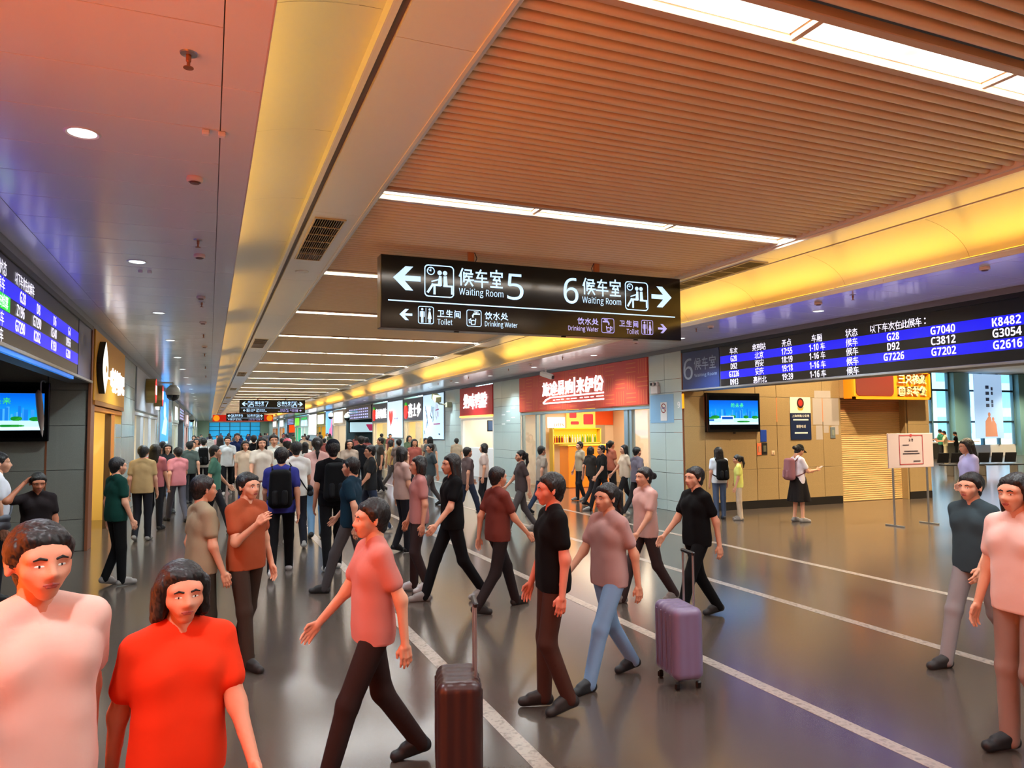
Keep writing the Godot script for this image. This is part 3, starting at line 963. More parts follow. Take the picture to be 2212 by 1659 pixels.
	block("wall_core", Vector3(19.55, 0.7, -33.2), Vector3(41.3, 5.5, -33), M.tan, shell)
	# the pale building across the road
	var b := thing("office_building", "pale office building seen through the waiting-room windows", "building", Vector3(70, 0, -70))
	block("wall", Vector3(-40, 0, -6), Vector3(50, 16, 0), mat(Color(0.86, 0.88, 0.84), 0.7), b)
	for i in 20:
		for j in 4:
			block("window", Vector3(-38 + i * 4.3, 0.9 + j * 3.6, 0), Vector3(-35.6 + i * 4.3, 3.2 + j * 3.6, 0.05), mat(Color(0.50, 0.72, 0.76), 0.15), b)
	# hanging poster before the windows; its glow is added to brighten the sheet
	var p := thing("hanging_banner", "tall pale blue poster of a couple with an added glow, before the waiting-room windows", "poster", Vector3(47.4, 0, -32.3))
	block("glowing_sheet", Vector3(-1.35, 1.2, -0.04), Vector3(1.35, 5.4, 0), glow(Color(0.66, 0.80, 0.95), 0.8), p)
	area(Vector3(0, 3.3, 0.03), Vector2(2.6, 4.0), Vector3.BACK, Color(0.66, 0.80, 0.95), 0.8, p)  # added light that goes with the glowing sheet
	var fr := face_front(Vector3(0, 0, 0))
	var pst := new_st()
	for q in [[-0.1, 4.55, 0.34], [-0.1, 4.15, 0.34], [-0.1, 3.75, 0.34], [-0.1, 3.35, 0.34], [0.35, 4.45, 0.2], [0.35, 4.15, 0.2], [0.35, 3.6, 0.2], [0.35, 3.35, 0.2]]:
		plate(pst, fr, rect(q[0] - q[2] / 2, q[1] - 0.11, q[0] + q[2] / 2, q[1] + 0.11), 0.004)
	done(pst, "lettering", mat(Color(0.35, 0.45, 0.60), 0.6), p)
	pst = new_st()
	plate(pst, fr, circle(Vector2(0.0, 2.75), 0.13, 0.15), 0.004)
	plate(pst, fr, PackedVector2Array([Vector2(-0.45, 1.3), Vector2(0.2, 1.3), Vector2(0.25, 2.2), Vector2(0.12, 2.6), Vector2(-0.1, 2.62), Vector2(-0.4, 2.3)]), 0.004)
	plate(pst, fr, circle(Vector2(0.36, 2.45), 0.12, 0.13), 0.004)
	plate(pst, fr, PackedVector2Array([Vector2(0.2, 1.3), Vector2(0.75, 1.3), Vector2(0.66, 2.1), Vector2(0.5, 2.34), Vector2(0.25, 2.34)]), 0.004)
	done(pst, "printed_couple", mat(Color(0.80, 0.58, 0.50), 0.6), p)
	# lamps of the room; near rows are out of view, lighting wall and shutter
	var rst := new_st()
	lathe(rst, PackedVector2Array([Vector2(0.16, 0.0), Vector2(0.15, -0.02), Vector2(0.0, -0.02)]), Vector3.ZERO, 16)
	var disc := rst.commit()
	var i2 := 0
	for zz in [-4.0, -9.0, -13.0, -22.0, -30.0]:
		for xx in [14.0, 18.0, 24.0, 30.0, 36.0, 43.0, 50.0]:
			if zz < -15 and xx < 22:
				continue
			var t := thing("downlight", "round white downlight in the waiting-room ceiling, number %s in its grid" % ordinal(i2), "downlight", Vector3(xx, 5.55, zz), 0.0, "waiting-room downlights")
			put(disc, "lens", glow(Color(0.94, 1.0, 1.0), 3.2), t)
			spot(Vector3(0, -0.04, 0), Color(1.0, 0.90, 0.74), 52.0 if zz > -15 and xx < 20 else 80.0, 65.0, t)
			i2 += 1
	# roller shutter of the closed kiosk
	var sh := thing("roller_shutter", "beige ribbed roller shutter pulled down under the yellow kiosk sign", "shutter", Vector3(17.1, 0, ZC - 0.22))
	var slat := soft_box(Vector3(2.52, 0.052, 0.03), 0.012)
	for n in 50:
		var sm2 := mat(Color(0.80, 0.66, 0.44), 0.45, 0.1) if n < 43 else mat(Color(0.70, 0.48, 0.30), 0.5, 0.1)  # top slats coloured browner for the shade under the sign
		put(slat, "slat", sm2, sh, Transform3D(Basis.IDENTITY, Vector3(0, 0.03 + 0.0575 * n, 0)))
	block("guide_rail", Vector3(-1.28, 0, -0.05), Vector3(-1.22, 2.84, 0.2), M.tan, sh)
	block("guide_rail", Vector3(1.22, 0, -0.05), Vector3(1.28, 2.84, 0.2), M.tan, sh)
	block("back_sheet", Vector3(-1.26, 0, -0.05), Vector3(1.26, 2.9, -0.03), M.groove, sh)
	# yellow kiosk sign
	var ys := thing("kiosk_sign", "yellow box sign with cream lettering above the roller shutter", "sign", Vector3(17.45, 3.2, ZC))
	put(soft_box(Vector3(2.94, 0.78, 0.3), 0.015), "box", mat(Color(0.93, 0.55, 0.05), 0.5), ys, Transform3D(Basis.IDENTITY, Vector3(0, 0.0, 0.15)))
	for q in [[-1.47, -0.40, 1.47, -0.33], [-1.47, 0.33, 1.47, 0.40], [-1.47, -0.4, -1.40, 0.4], [1.40, -0.4, 1.47, 0.4]]:
		block("rim", Vector3(q[0], q[1], 0.29), Vector3(q[2], q[3], 0.36), mat(Color(0.90, 0.58, 0.08), 0.45), ys)
	var pn := new_st()
	plate(pn, face_front(Vector3(0, 0, 0.3)), round_rect(-1.33, -0.30, 0.08, 0.32, 0.12), 0.012)
	done(pn, "plaque", mat(Color(0.42, 0.13, 0.09), 0.5), ys)
	var yl := new_st()
	var yf := face_front(Vector3(0, 0, 0.3))
	han(yl, yf, "三只松鼠", 0.22, 0.05, 0.26, 0.26, 0.035, 0.02, 0.05)
	han(yl, yf, "国民零食", 0.22, -0.29, 0.26, 0.26, 0.035, 0.02, 0.05)
	done(yl, "lettering", mat(Color(0.95, 0.88, 0.66), 0.5), ys)
	area(Vector3(0, -0.1, 0.75), Vector2(2.4, 0.1), Vector3(0, 0.2, -1).normalized(), Color(1.0, 0.8, 0.5), 4.0, ys)  # added light without a fixture, brightening the sign face
	# wall television
	television(Vector3(12.17, 2.44, ZC + 0.07), 1.66, 0.98, 0.0, "flat television showing a city scene on the tan stone wall", 0)
	# police notice
	var po := thing("police_poster", "white and navy police notice with a badge on the tan stone wall", "poster", Vector3(14.42, 2.29, ZC + 0.02))
	block("sheet", Vector3(-0.35, -0.56, 0), Vector3(0.35, 0.14, 0.012), mat(Color(0.06, 0.12, 0.25), 0.4), po)
	block("upper_sheet", Vector3(-0.35, 0.14, 0), Vector3(0.35, 0.56, 0.012), mat(Color(0.86, 0.82, 0.72), 0.5), po)
	var pf := face_front(Vector3(0, 0, 0.012))
	var bs := new_st()
	plate(bs, pf, circle(Vector2(0, 0.40), 0.12, 0.14), 0.004)
	done(bs, "badge", mat(Color(0.22, 0.08, 0.05), 0.5), po)
	bs = new_st()
	plate(bs, pf, circle(Vector2(0, 0.41), 0.075, 0.085), 0.006)
	done(bs, "badge_shield", mat(Color(0.70, 0.16, 0.10), 0.5), po)
	bs = new_st()
	plate(bs, pf, PackedVector2Array([Vector2(-0.12, 0.30), Vector2(-0.06, 0.21), Vector2(0.06, 0.21), Vector2(0.12, 0.30), Vector2(0.0, 0.25)]), 0.005)
	done(bs, "badge_wreath", mat(Color(0.72, 0.58, 0.16), 0.5), po)
	bs = new_st()
	han(bs, pf, "上海铁路公安局", -0.30, 0.03, 0.078, 0.07, 0.010, 0.008)
	han(bs, pf, "报警电话", -0.16, -0.25, 0.075, 0.075, 0.010, 0.008)
	plate(bs, pf, rect(-0.26, -0.055, 0.26, -0.02), 0.004)
	plate(bs, pf, rect(-0.22, -0.40, 0.22, -0.365), 0.004)
	done(bs, "lettering", mat(Color(0.85, 0.85, 0.80), 0.5), po)
	# boxes and stickers round the lift call plate
	for q in [[13.07, 13.27, 1.69, 2.0, Color(0.05, 0.22, 0.58), "blue_plate", "small blue plate on the stone wall right of the television"], [13.10, 13.28, 1.36, 1.67, Color(0.04, 0.04, 0.04), "call_box", "black wall call box under the small blue plate"], [12.95, 13.09, 1.35, 1.66, Color(0.85, 0.42, 0.25), "orange_notice", "small orange and yellow notice left of the black call box"], [13.42, 13.52, 1.35, 1.46, Color(0.88, 0.72, 0.58), "wall_switch", "small square wall switch right of the black call box"], [15.45, 15.62, 1.75, 2.05, Color(0.36, 0.40, 0.42), "door_panel", "grey access panel beside the roller shutter"]]:
		var t := thing(q[5], q[6], "wall panel", Vector3((q[0] + q[1]) / 2, (q[2] + q[3]) / 2, ZC + 0.015))
		put(soft_box(Vector3(q[1] - q[0], q[3] - q[2], 0.03), 0.006), "plate", mat(q[4], 0.5), t)
		if q[5] != "blue_plate":
			put(soft_box(Vector3((q[1] - q[0]) * 0.5, (q[3] - q[2]) * 0.5, 0.01), 0.002), "inset", mat(Color(0.55, 0.55, 0.45).lerp(q[4], 0.4), 0.4), t, Transform3D(Basis.IDENTITY, Vector3(0, 0, 0.018)))
	# notice board on legs
	var nb := thing("notice_board", "white notice board with a red-bordered sheet standing before the shutter", "notice board", Vector3(13.63, 0, -11.0))
	put(soft_box(Vector3(1.32, 0.72, 0.03), 0.006), "board", mat(Color(0.80, 0.74, 0.76), 0.5), nb, Transform3D(Basis.IDENTITY, Vector3(0, 1.555, 0)))
	var nf := face_front(Vector3(0, 1.58, 0.016))
	var ns := new_st()
	ring(ns, nf, rect(-0.34, -0.31, 0.34, 0.29), 0.018)
	plate(ns, nf, circle(Vector2(0, 0.29), 0.04, 0.03), 0.005)
	done(ns, "red_border", mat(Color(0.72, 0.28, 0.30), 0.5), nb)
	ns = new_st()
	han(ns, nf, "公告", -0.07, 0.17, 0.06, 0.06, 0.008, 0.02)
	for q in [[-0.25, 0.08, -0.06], [-0.21, -0.05, 0.2], [-0.25, -0.10, 0.24], [0.05, -0.26, 0.26]]:
		plate(ns, nf, rect(q[0], q[1], q[2], q[1] + 0.02), 0.004)
	done(ns, "lettering", mat(Color(0.22, 0.18, 0.24), 0.6), nb)
	for s in [-1, 1]:
		put(soft_box(Vector3(0.035, 1.2, 0.035), 0.005), "leg", M.steel, nb, Transform3D(Basis.IDENTITY, Vector3(s * 0.5, 0.6, -0.03)))
		put(soft_box(Vector3(0.04, 0.03, 0.45), 0.005), "foot", M.steel, nb, Transform3D(Basis.IDENTITY, Vector3(s * 0.5, 0.015, -0.03)))
	# charging counter along the windows
	var ct := thing("window_counter", "white counter along the waiting-room windows", "counter", Vector3(42.5, 0, -31.7))
	block("top", Vector3(-7, 0.98, -0.35), Vector3(2.5, 1.06, 0.35), M.white, ct)
	block("front", Vector3(-7, 0, -0.3), Vector3(2.5, 0.98, -0.2), mat(Color(0.45, 0.47, 0.45), 0.6), ct)
	# metal seats of the waiting room
	for r in 2:
		var t := thing("bench_row", "row of dark metal waiting-room seats, %s" % ["nearer the notice board", "nearer the windows"][r], "bench", Vector3(24.5 + r * 5.0, 0, -13.5 - r * 7.0), -0.3)
		for i in 6:
			put(soft_box(Vector3(0.5, 0.05, 0.46), 0.012), "seat", mat(Color(0.20, 0.21, 0.23), 0.4, 0.4), t, Transform3D(Basis.IDENTITY, Vector3(-1.5 + i * 0.6, 0.44, 0)))
			put(soft_box(Vector3(0.5, 0.42, 0.04), 0.012), "backrest", mat(Color(0.20, 0.21, 0.23), 0.4, 0.4), t, Transform3D(Basis(Vector3.RIGHT, 0.2), Vector3(-1.5 + i * 0.6, 0.72, -0.27)))
		for s in [-1.4, 0.0, 1.4]:
			put(soft_box(Vector3(0.06, 0.42, 0.4), 0.01), "leg", M.steel, t, Transform3D(Basis.IDENTITY, Vector3(s, 0.21, 0)))

# ---------------------------------------------------------------- television with its picture
func tv_picture() -> ImageTexture:
	var w := 256
	var h := 144
	var im := Image.create(w, h, false, Image.FORMAT_RGB8)
	for y in h:
		var k := y / float(h)
		im.fill_rect(Rect2i(0, y, w, 1), Color(0.01, 0.34, 0.80).lerp(Color(0.10, 0.66, 0.93), clampf(k * 1.3, 0, 1)))
	var r := RandomNumberGenerator.new()
	r.seed = 4
	for i in 34:   # skyline
		var bw := r.randi_range(4, 10)
		var bh := r.randi_range(18, 62)
		im.fill_rect(Rect2i(r.randi_range(0, w), 108 - bh, bw, bh), Color(0.06, 0.42, 0.80).lerp(Color(0.5, 0.85, 0.98), r.randf() * 0.5))
	im.fill_rect(Rect2i(0, 106, w, 38), Color(0.70, 0.90, 0.94))
	im.fill_rect(Rect2i(0, 130, w, 14), Color(0.80, 0.93, 0.96))
	for q in [[30, 98, 22, 10], [120, 96, 16, 9], [190, 98, 14, 9], [238, 100, 18, 9], [176, 126, 34, 5], [12, 104, 16, 6]]:   # trees and hedges
		for x in range(-q[2], q[2]):
			for y in range(-q[3], q[3]):
				if pow(x / float(q[2]), 2) + pow(y / float(q[3]), 2) < 1.0 and Rect2i(0, 0, w, h).has_point(Vector2i(q[0] + x, q[1] + y)):
					im.set_pixel(q[0] + x, q[1] + y, Color(0.08, 0.48, 0.16) if (x + y) % 5 < 3 else Color(0.20, 0.62, 0.20))
	for q in [[60, 92, 66, 34, Color(0.86, 0.95, 1.0)], [65, 97, 56, 24, Color(0.05, 0.28, 0.66)], [60, 112, 66, 12, Color(0.75, 0.90, 0.97)], [0, 112, 24, 10, Color(0.12, 0.35, 0.7)]]:   # bus and car
		im.fill_rect(Rect2i(q[0], q[1], q[2], q[3]), q[4])
	return ImageTexture.create_from_image(im)

func television(at: Vector3, w: float, h: float, turn: float, label: String, kind: int) -> Node3D:
	var t := thing("television", label, "television", at, turn)
	put(soft_box(Vector3(w, h, 0.1), 0.012), "case", mat(Color(0.015, 0.015, 0.016), 0.25), t)
	if not cache.has("tvm"):
		var m := StandardMaterial3D.new()
		m.albedo_color = Color(0.02, 0.02, 0.02)
		m.roughness = 0.1
		m.emission_enabled = true
		m.emission = Color.WHITE
		m.emission_operator = BaseMaterial3D.EMISSION_OP_MULTIPLY
		m.emission_texture = tv_picture()
		m.emission_energy_multiplier = 1.5
		cache["tvm"] = m
	var st := new_st()
	var sw := w / 2 - 0.07
	var sh := h / 2 - 0.07
	quad(st, Vector3(-sw, -sh, 0.051), Vector3(sw, -sh, 0.051), Vector3(sw, sh, 0.051), Vector3(-sw, sh, 0.051))
	done(st, "glass_front", mat(Color(0.01, 0.012, 0.02), 0.06), t)
	st = new_st()
	var ph := sh * 0.72
	quad(st, Vector3(-sw, -ph, 0.053), Vector3(sw, -ph, 0.053), Vector3(sw, ph, 0.053), Vector3(-sw, ph, 0.053))
	done(st, "screen", cache["tvm"], t)
	var ls := new_st()
	han(ls, face_front(Vector3(0, 0, 0.054)), "的未来", -0.1, ph * 0.42, 0.12, 0.11, 0.014, 0.02, 0.002)
	done(ls, "screen_lettering", glow(Color(0.25, 0.85, 0.55), 0.9), t)
	put(soft_box(Vector3(0.06, 0.05, 0.03), 0.004), "sensor", M.dark, t, Transform3D(Basis.IDENTITY, Vector3(0.02, -h / 2 - 0.02, 0.02)))
	area(Vector3(0, 0, 0.08), Vector2(sw * 2, ph * 2), Vector3.BACK, Color(0.2, 0.6, 0.9), 0.8, t)
	return t

# ---------------------------------------------------------------- waiting room behind the left opening
func build_left_room() -> void:
	var w := struct("wall_waiting_room_left")
	block("wall_core", Vector3(-14, 0, ZC - 0.4), Vector3(XL - 0.02, 5.6, ZC - 0.012), M.joint, w)
	var cols := [-14.0, -12.3, -10.6, -8.9, -7.2, -5.5, -3.9, -2.62, -1.99]
	var rows := [0.0, 0.55, 1.42, 2.2, 2.83, 3.7, 5.6]
	for i in 8:
		for j in 6:
			put(soft_box(Vector3(cols[i + 1] - cols[i] - 0.02, rows[j + 1] - rows[j] - 0.006, 0.03), 0.003), "stone_panel", M.granite, w, Transform3D(Basis.IDENTITY, Vector3((cols[i] + cols[i + 1]) / 2, (rows[j] + rows[j + 1]) / 2, ZC)))
	block("joint_strip", Vector3(-2.635, 0.0, ZC + 0.008), Vector3(-2.605, 2.2, ZC + 0.02), M.copper, w)
	put(soft_box(Vector3(0.05, 4.07, 0.45), 0.004), "corner_trim", M.copper, w, Transform3D(Basis.IDENTITY, Vector3(XL, 2.035, ZC - 0.16)))
	block("wall_core", Vector3(-14.3, 0, ZC - 0.4), Vector3(-14, 5.6, 13), M.granite, w)
	block("wall_core", Vector3(-14.3, 0, 12.7), Vector3(XL, 5.6, 13), M.granite, w)
	var c := struct("ceiling_waiting_room_left")
	block("slab", Vector3(-14.3, 5.0, ZC - 0.4), Vector3(XL - 0.3, 5.6, 13), M.plaster, c)
	var t := television(Vector3(-3.43, 2.44, ZC + 0.09), 1.72, 1.02, 0.0, "large television with a city bus scene on the left granite wall", 0)
	# closed umbrella hung from the corner of the left television
	var u := thing("umbrella", "closed pale umbrella hooked on the corner of the left television", "umbrella", Vector3(-2.68, 2.36, ZC + 0.2))
	var st := new_st()
	tube(st, [Vector3(0.06, 0.58, 0), Vector3(0.045, 0.61, 0), Vector3(0.01, 0.615, 0), Vector3(-0.01, 0.59, 0), Vector3(-0.01, 0.42, 0)], 0.012)
	done(st, "handle", M.steel, u)
	st = new_st()
	lathe(st, PackedVector2Array([Vector2(0.0, -0.36), Vector2(0.012, -0.32), Vector2(0.05, -0.05), Vector2(0.055, 0.2), Vector2(0.05, 0.4), Vector2(0.012, 0.46)]), Vector3.ZERO, 12)
	var cn := done(st, "canopy", mat(Color(0.62, 0.55, 0.52), 0.7), u)
	cn.rotation.z = 0.10
	var i2 := 0
	for zz in [-3.0, -9.5]:
		for xx in [-5.0, -10.0]:
			var d := thing("downlight", "round downlight in the ceiling of the left waiting room, %s" % ordinal(i2), "downlight", Vector3(xx, 5.0, zz), 0.0, "left waiting-room downlights")
			var ds := new_st()
			lathe(ds, PackedVector2Array([Vector2(0.11, 0.0), Vector2(0.10, -0.02), Vector2(0.0, -0.02)]), Vector3.ZERO, 16)
			done(ds, "lens", glow(Color(0.94, 1.0, 1.0), 3.2), d)
			spot(Vector3(0, -0.04, 0), Color(1.0, 0.96, 0.88), 12.0, 65.0, d)
			i2 += 1

# ---------------------------------------------------------------- far end of the hall
func build_far_end() -> void:
	var w := struct("wall_far")
	block("wall_core", Vector3(XL - 0.3, 0, FAR - 0.4), Vector3(0.0, 5.6, FAR), mat(Color(0.60, 0.72, 0.62), 0.5), w)
	block("wall_core", Vector3(9.2, 0, FAR - 0.4), Vector3(XR + 0.3, 5.6, FAR), mat(Color(0.60, 0.72, 0.62), 0.5), w)
	block("wall_core", Vector3(0, 3.75, FAR - 0.4), Vector3(9.2, 5.6, FAR), M.plaster, w)
	var win := struct("window_2")
	var fm := mat(Color(0.10, 0.25, 0.30), 0.4)
	var tinted := StandardMaterial3D.new()   # far panes coloured translucent turquoise instead of clear glass before the sky
	tinted.albedo_color = Color(0.35, 0.85, 0.92)
	tinted.roughness = 0.2
	tinted.backlight_enabled = true
	tinted.backlight = Color(0.22, 0.80, 0.90)
	for i in 6:
		var x := i * 1.84
		block("mullion", Vector3(x - 0.06, 0, FAR - 0.25), Vector3(x + 0.06, 3.75, FAR - 0.05), fm, win)
		if i < 5:
			block("pane", Vector3(x + 0.06, 0, FAR - 0.16), Vector3(x + 1.78, 3.75, FAR - 0.14), tinted, win)
			for y in [1.1, 2.2, 3.0]:
				block("transom", Vector3(x + 0.06, y - 0.04, FAR - 0.22), Vector3(x + 1.78, y + 0.04, FAR - 0.08), fm, win)

# ---------------------------------------------------------------- hanging signs
func arrow(st: SurfaceTool, fr: Transform3D, x0: float, x1: float, y: float, h: float, dir: float) -> void:
	# a shaft with a swept chevron head; dir -1 points left
	var tip := x0 if dir < 0 else x1
	var tail := x1 if dir < 0 else x0
	var t := h * 0.22
	var k := h * 0.52
	var d := -dir
	var poly := PackedVector2Array([Vector2(tip, y), Vector2(tip + d * k, y - h / 2), Vector2(tip + d * (k + t * 1.5), y - h / 2), Vector2(tip + d * (t * 2.2), y - t / 2), Vector2(tail, y - t / 2), Vector2(tail, y + t / 2), Vector2(tip + d * (t * 2.2), y + t / 2), Vector2(tip + d * (k + t * 1.5), y + h / 2), Vector2(tip + d * k, y + h / 2)])
	if Geometry2D.is_polygon_clockwise(poly):
		poly.reverse()
	plate(st, fr, poly)

func wait_icon(st: SurfaceTool, fr: Transform3D, x0: float, y0: float, x1: float, y1: float) -> void:
	var w := x1 - x0
	var h := y1 - y0
	var o := Vector2(x0, y0)
	ring(st, fr, round_rect(x0 + 0.01, y0 + 0.01, x1 - 0.01, y1 - 0.01, w * 0.12), w * 0.035)
	ring(st, fr, circle(o + Vector2(w * 0.22, h * 0.80), w * 0.115), w * 0.028)
	ink(st, fr, PackedVector2Array([o + Vector2(w * 0.22, h * 0.86), o + Vector2(w * 0.22, h * 0.80), o + Vector2(w * 0.15, h * 0.83)]), w * 0.025)
	plate(st, fr, circle(o + Vector2(w * 0.51, h * 0.76), w * 0.075))
	plate(st, fr, circle(o + Vector2(w * 0.69, h * 0.76), w * 0.075))
	plate(st, fr, PackedVector2Array([o + Vector2(w * 0.44, h * 0.36), o + Vector2(w * 0.585, h * 0.36), o + Vector2(w * 0.575, h * 0.66), o + Vector2(w * 0.49, h * 0.67)]))
	ink(st, fr, PackedVector2Array([o + Vector2(w * 0.52, h * 0.38), o + Vector2(w * 0.28, h * 0.38), o + Vector2(w * 0.13, h * 0.16)]), w * 0.075)
	ink(st, fr, PackedVector2Array([o + Vector2(w * 0.34, h * 0.36), o + Vector2(w * 0.34, h * 0.12)]), w * 0.075)
	ink(st, fr, PackedVector2Array([o + Vector2(w * 0.50, h * 0.56), o + Vector2(w * 0.26, h * 0.48)]), w * 0.045)
	plate(st, fr, PackedVector2Array([o + Vector2(w * 0.64, h * 0.36), o + Vector2(w * 0.78, h * 0.36), o + Vector2(w * 0.75, h * 0.67), o + Vector2(w * 0.64, h * 0.66)]))
	ink(st, fr, PackedVector2Array([o + Vector2(w * 0.66, h * 0.36), o + Vector2(w * 0.92, h * 0.36), o + Vector2(w * 0.92, h * 0.14)]), w * 0.06)

func toilet_icon(st: SurfaceTool, fr: Transform3D, x0: float, y0: float, x1: float, y1: float) -> void:
	var w := x1 - x0
	var h := y1 - y0
	var o := Vector2(x0, y0)
	ring(st, fr, round_rect(x0 + 0.006, y0 + 0.006, x1 - 0.006, y1 - 0.006, w * 0.12), w * 0.04)
	ink(st, fr, PackedVector2Array([o + Vector2(w * 0.5, h * 0.1), o + Vector2(w * 0.5, h * 0.9)]), w * 0.03)
	for x in [0.27, 0.73]:
		plate(st, fr, circle(o + Vector2(w * x, h * 0.82), w * 0.07))
	plate(st, fr, rect(x0 + w * 0.19, y0 + h * 0.36, x0 + w * 0.35, y0 + h * 0.72))
	ink(st, fr, PackedVector2Array([o + Vector2(w * 0.23, h * 0.36), o + Vector2(w * 0.23, h * 0.1)]), w * 0.06)
	ink(st, fr, PackedVector2Array([o + Vector2(w * 0.31, h * 0.36), o + Vector2(w * 0.31, h * 0.1)]), w * 0.06)
	ink(st, fr, PackedVector2Array([o + Vector2(w * 0.14, h * 0.68), o + Vector2(w * 0.14, h * 0.42)]), w * 0.045)
	ink(st, fr, PackedVector2Array([o + Vector2(w * 0.40, h * 0.68), o + Vector2(w * 0.40, h * 0.42)]), w * 0.045)
	plate(st, fr, PackedVector2Array([o + Vector2(w * 0.60, h * 0.30), o + Vector2(w * 0.86, h * 0.30), o + Vector2(w * 0.78, h * 0.72), o + Vector2(w * 0.68, h * 0.72)]))
	ink(st, fr, PackedVector2Array([o + Vector2(w * 0.69, h * 0.30), o + Vector2(w * 0.69, h * 0.1)]), w * 0.06)
	ink(st, fr, PackedVector2Array([o + Vector2(w * 0.77, h * 0.30), o + Vector2(w * 0.77, h * 0.1)]), w * 0.06)

func water_icon(st: SurfaceTool, fr: Transform3D, x0: float, y0: float, x1: float, y1: float, flip: bool) -> void:
	var w := x1 - x0
	var h := y1 - y0
	ring(st, fr, round_rect(x0 + 0.006, y0 + 0.006, x1 - 0.006, y1 - 0.006, w * 0.12), w * 0.04)
	var f := func(u: float, v: float) -> Vector2: return Vector2(x0 + w * (1.0 - u if flip else u), y0 + h * v)
	ink(st, fr, PackedVector2Array([f.call(0.84, 0.76), f.call(0.50, 0.76), f.call(0.42, 0.66), f.call(0.42, 0.58)]), w * 0.09)
	ink(st, fr, PackedVector2Array([f.call(0.52, 0.88), f.call(0.76, 0.88)]), w * 0.06)
	ink(st, fr, PackedVector2Array([f.call(0.64, 0.88), f.call(0.64, 0.76)]), w * 0.06)
	ink(st, fr, PackedVector2Array([f.call(0.28, 0.46), f.call(0.33, 0.13), f.call(0.56, 0.13), f.call(0.61, 0.46)]), w * 0.055)
	ink(st, fr, PackedVector2Array([f.call(0.32, 0.34), f.call(0.44, 0.38), f.call(0.58, 0.34)]), w * 0.05)
	ink(st, fr, PackedVector2Array([f.call(0.28, 0.42), f.call(0.17, 0.40), f.call(0.19, 0.22), f.call(0.31, 0.22)]), w * 0.045)

func hanging_sign(z: float, left: String, right: String, label: String) -> void:
	var t := thing("direction_sign", label, "sign", Vector3(4.58, 3.978, z), 0.0, "waiting-room direction signs")
	put(soft_box(Vector3(4.90, 1.015, 0.22), 0.008), "housing", mat(Color(0.42, 0.38, 0.35), 0.35, 0.3), t, Transform3D(Basis.IDENTITY, Vector3(0, 0, -0.11)))
	put(soft_box(Vector3(4.885, 1.0, 0.012), 0.003), "face_panel", M.black_gloss, t, Transform3D(Basis.IDENTITY, Vector3(0, 0, 0.003)))
	var fr := face_front(Vector3(-4.58, -3.978, 0.008))   # lettering is laid out in hall coordinates
	var st := new_st()
	arrow(st, fr, 2.30, 2.69, 4.17, 0.335, -1)
	arrow(st, fr, 6.47, 6.85, 4.165, 0.335, 1)
	wait_icon(st, fr, 2.74, 3.93, 3.18, 4.39)
	wait_icon(st, fr, 5.98, 3.92, 6.41, 4.38)
	han(st, fr, "候车室", 3.25, 4.12, 0.215, 0.255, 0.025, 0.018)
	han(st, fr, "候车室", 5.235, 4.12, 0.215, 0.255, 0.025, 0.018)
	latin(st, fr, "Waiting Room", 3.25, 3.99, 0.68, 0.095)
	latin(st, fr, "Waiting Room", 5.225, 3.99, 0.685, 0.095)
	latin(st, fr, left, 3.99, 3.965, 0.26 if left.length() == 1 else 0.40, 0.385)
	latin(st, fr, right, 5.16 - (0.25 if right.length() == 1 else 0.40), 3.965, 0.25 if right.length() == 1 else 0.40, 0.385)
	ink(st, fr, PackedVector2Array([Vector2(2.24, 3.852), Vector2(6.90, 3.852)]), 0.017)
	arrow(st, fr, 2.39, 2.57, 3.664, 0.155, -1)
	toilet_icon(st, fr, 2.65, 3.545, 2.88, 3.795)
	han(st, fr, "卫生间", 2.93, 3.652, 0.108, 0.106, 0.012, 0.012)
	latin(st, fr, "Toilet", 2.93, 3.546, 0.22, 0.078)
	water_icon(st, fr, 3.36, 3.54, 3.59, 3.783, false)
	han(st, fr, "饮水处", 3.64, 3.652, 0.112, 0.112, 0.012, 0.012)
	latin(st, fr, "Drinking Water", 3.64, 3.556, 0.51, 0.070)
	done(st, "lit_lettering", M.letter, t)
	st = new_st()
	arrow(st, fr, 6.58, 6.75, 3.656, 0.147, 1)
	toilet_icon(st, fr, 6.27, 3.545, 6.49, 3.78)
	han(st, fr, "卫生间", 5.87, 3.655, 0.108, 0.104, 0.012, 0.012)
	latin(st, fr, "Toilet", 6.0, 3.545, 0.22, 0.076)
	water_icon(st, fr, 5.55, 3.54, 5.78, 3.773, true)
	han(st, fr, "饮水处", 5.14, 3.652, 0.112, 0.106, 0.012, 0.012)
	latin(st, fr, "Drinking Water", 4.98, 3.556, 0.52, 0.070)
	done(st, "dim_lettering", M.letter_dim, t)
	var post := mat(Color(0.72, 0.45, 0.28), 0.45)
	for x in [3.47, 5.54]:
		put(soft_box(Vector3(0.09, 0.24, 0.05), 0.004), "post", post, t, Transform3D(Basis.IDENTITY, Vector3(x - 4.58, 0.62, -0.1)))
		var cs := new_st()
		var s := 1.0 if x < 4 else -1.0
		tube(cs, [Vector3(x - 4.58 + s * 0.07, 0.74, -0.09), Vector3(x - 4.58 + s * 0.05, 0.66, -0.08), Vector3(x - 4.58 + s * 0.09, 0.58, -0.09), Vector3(x - 4.58 + s * 0.06, 0.50, -0.1)], 0.006, 6)
		done(cs, "cable", M.dark, t)
	for x in [-1.35, 0.35, 1.62]:
		put(soft_box(Vector3(0.07, 0.02, 0.03), 0.003), "latch", M.dark, t, Transform3D(Basis.IDENTITY, Vector3(x, -0.515, -0.05)))
	area(Vector3(0, 0.1, 0.03), Vector2(4.4, 0.7), Vector3.BACK, Color(0.75, 0.85, 1.0), 0.12, t)

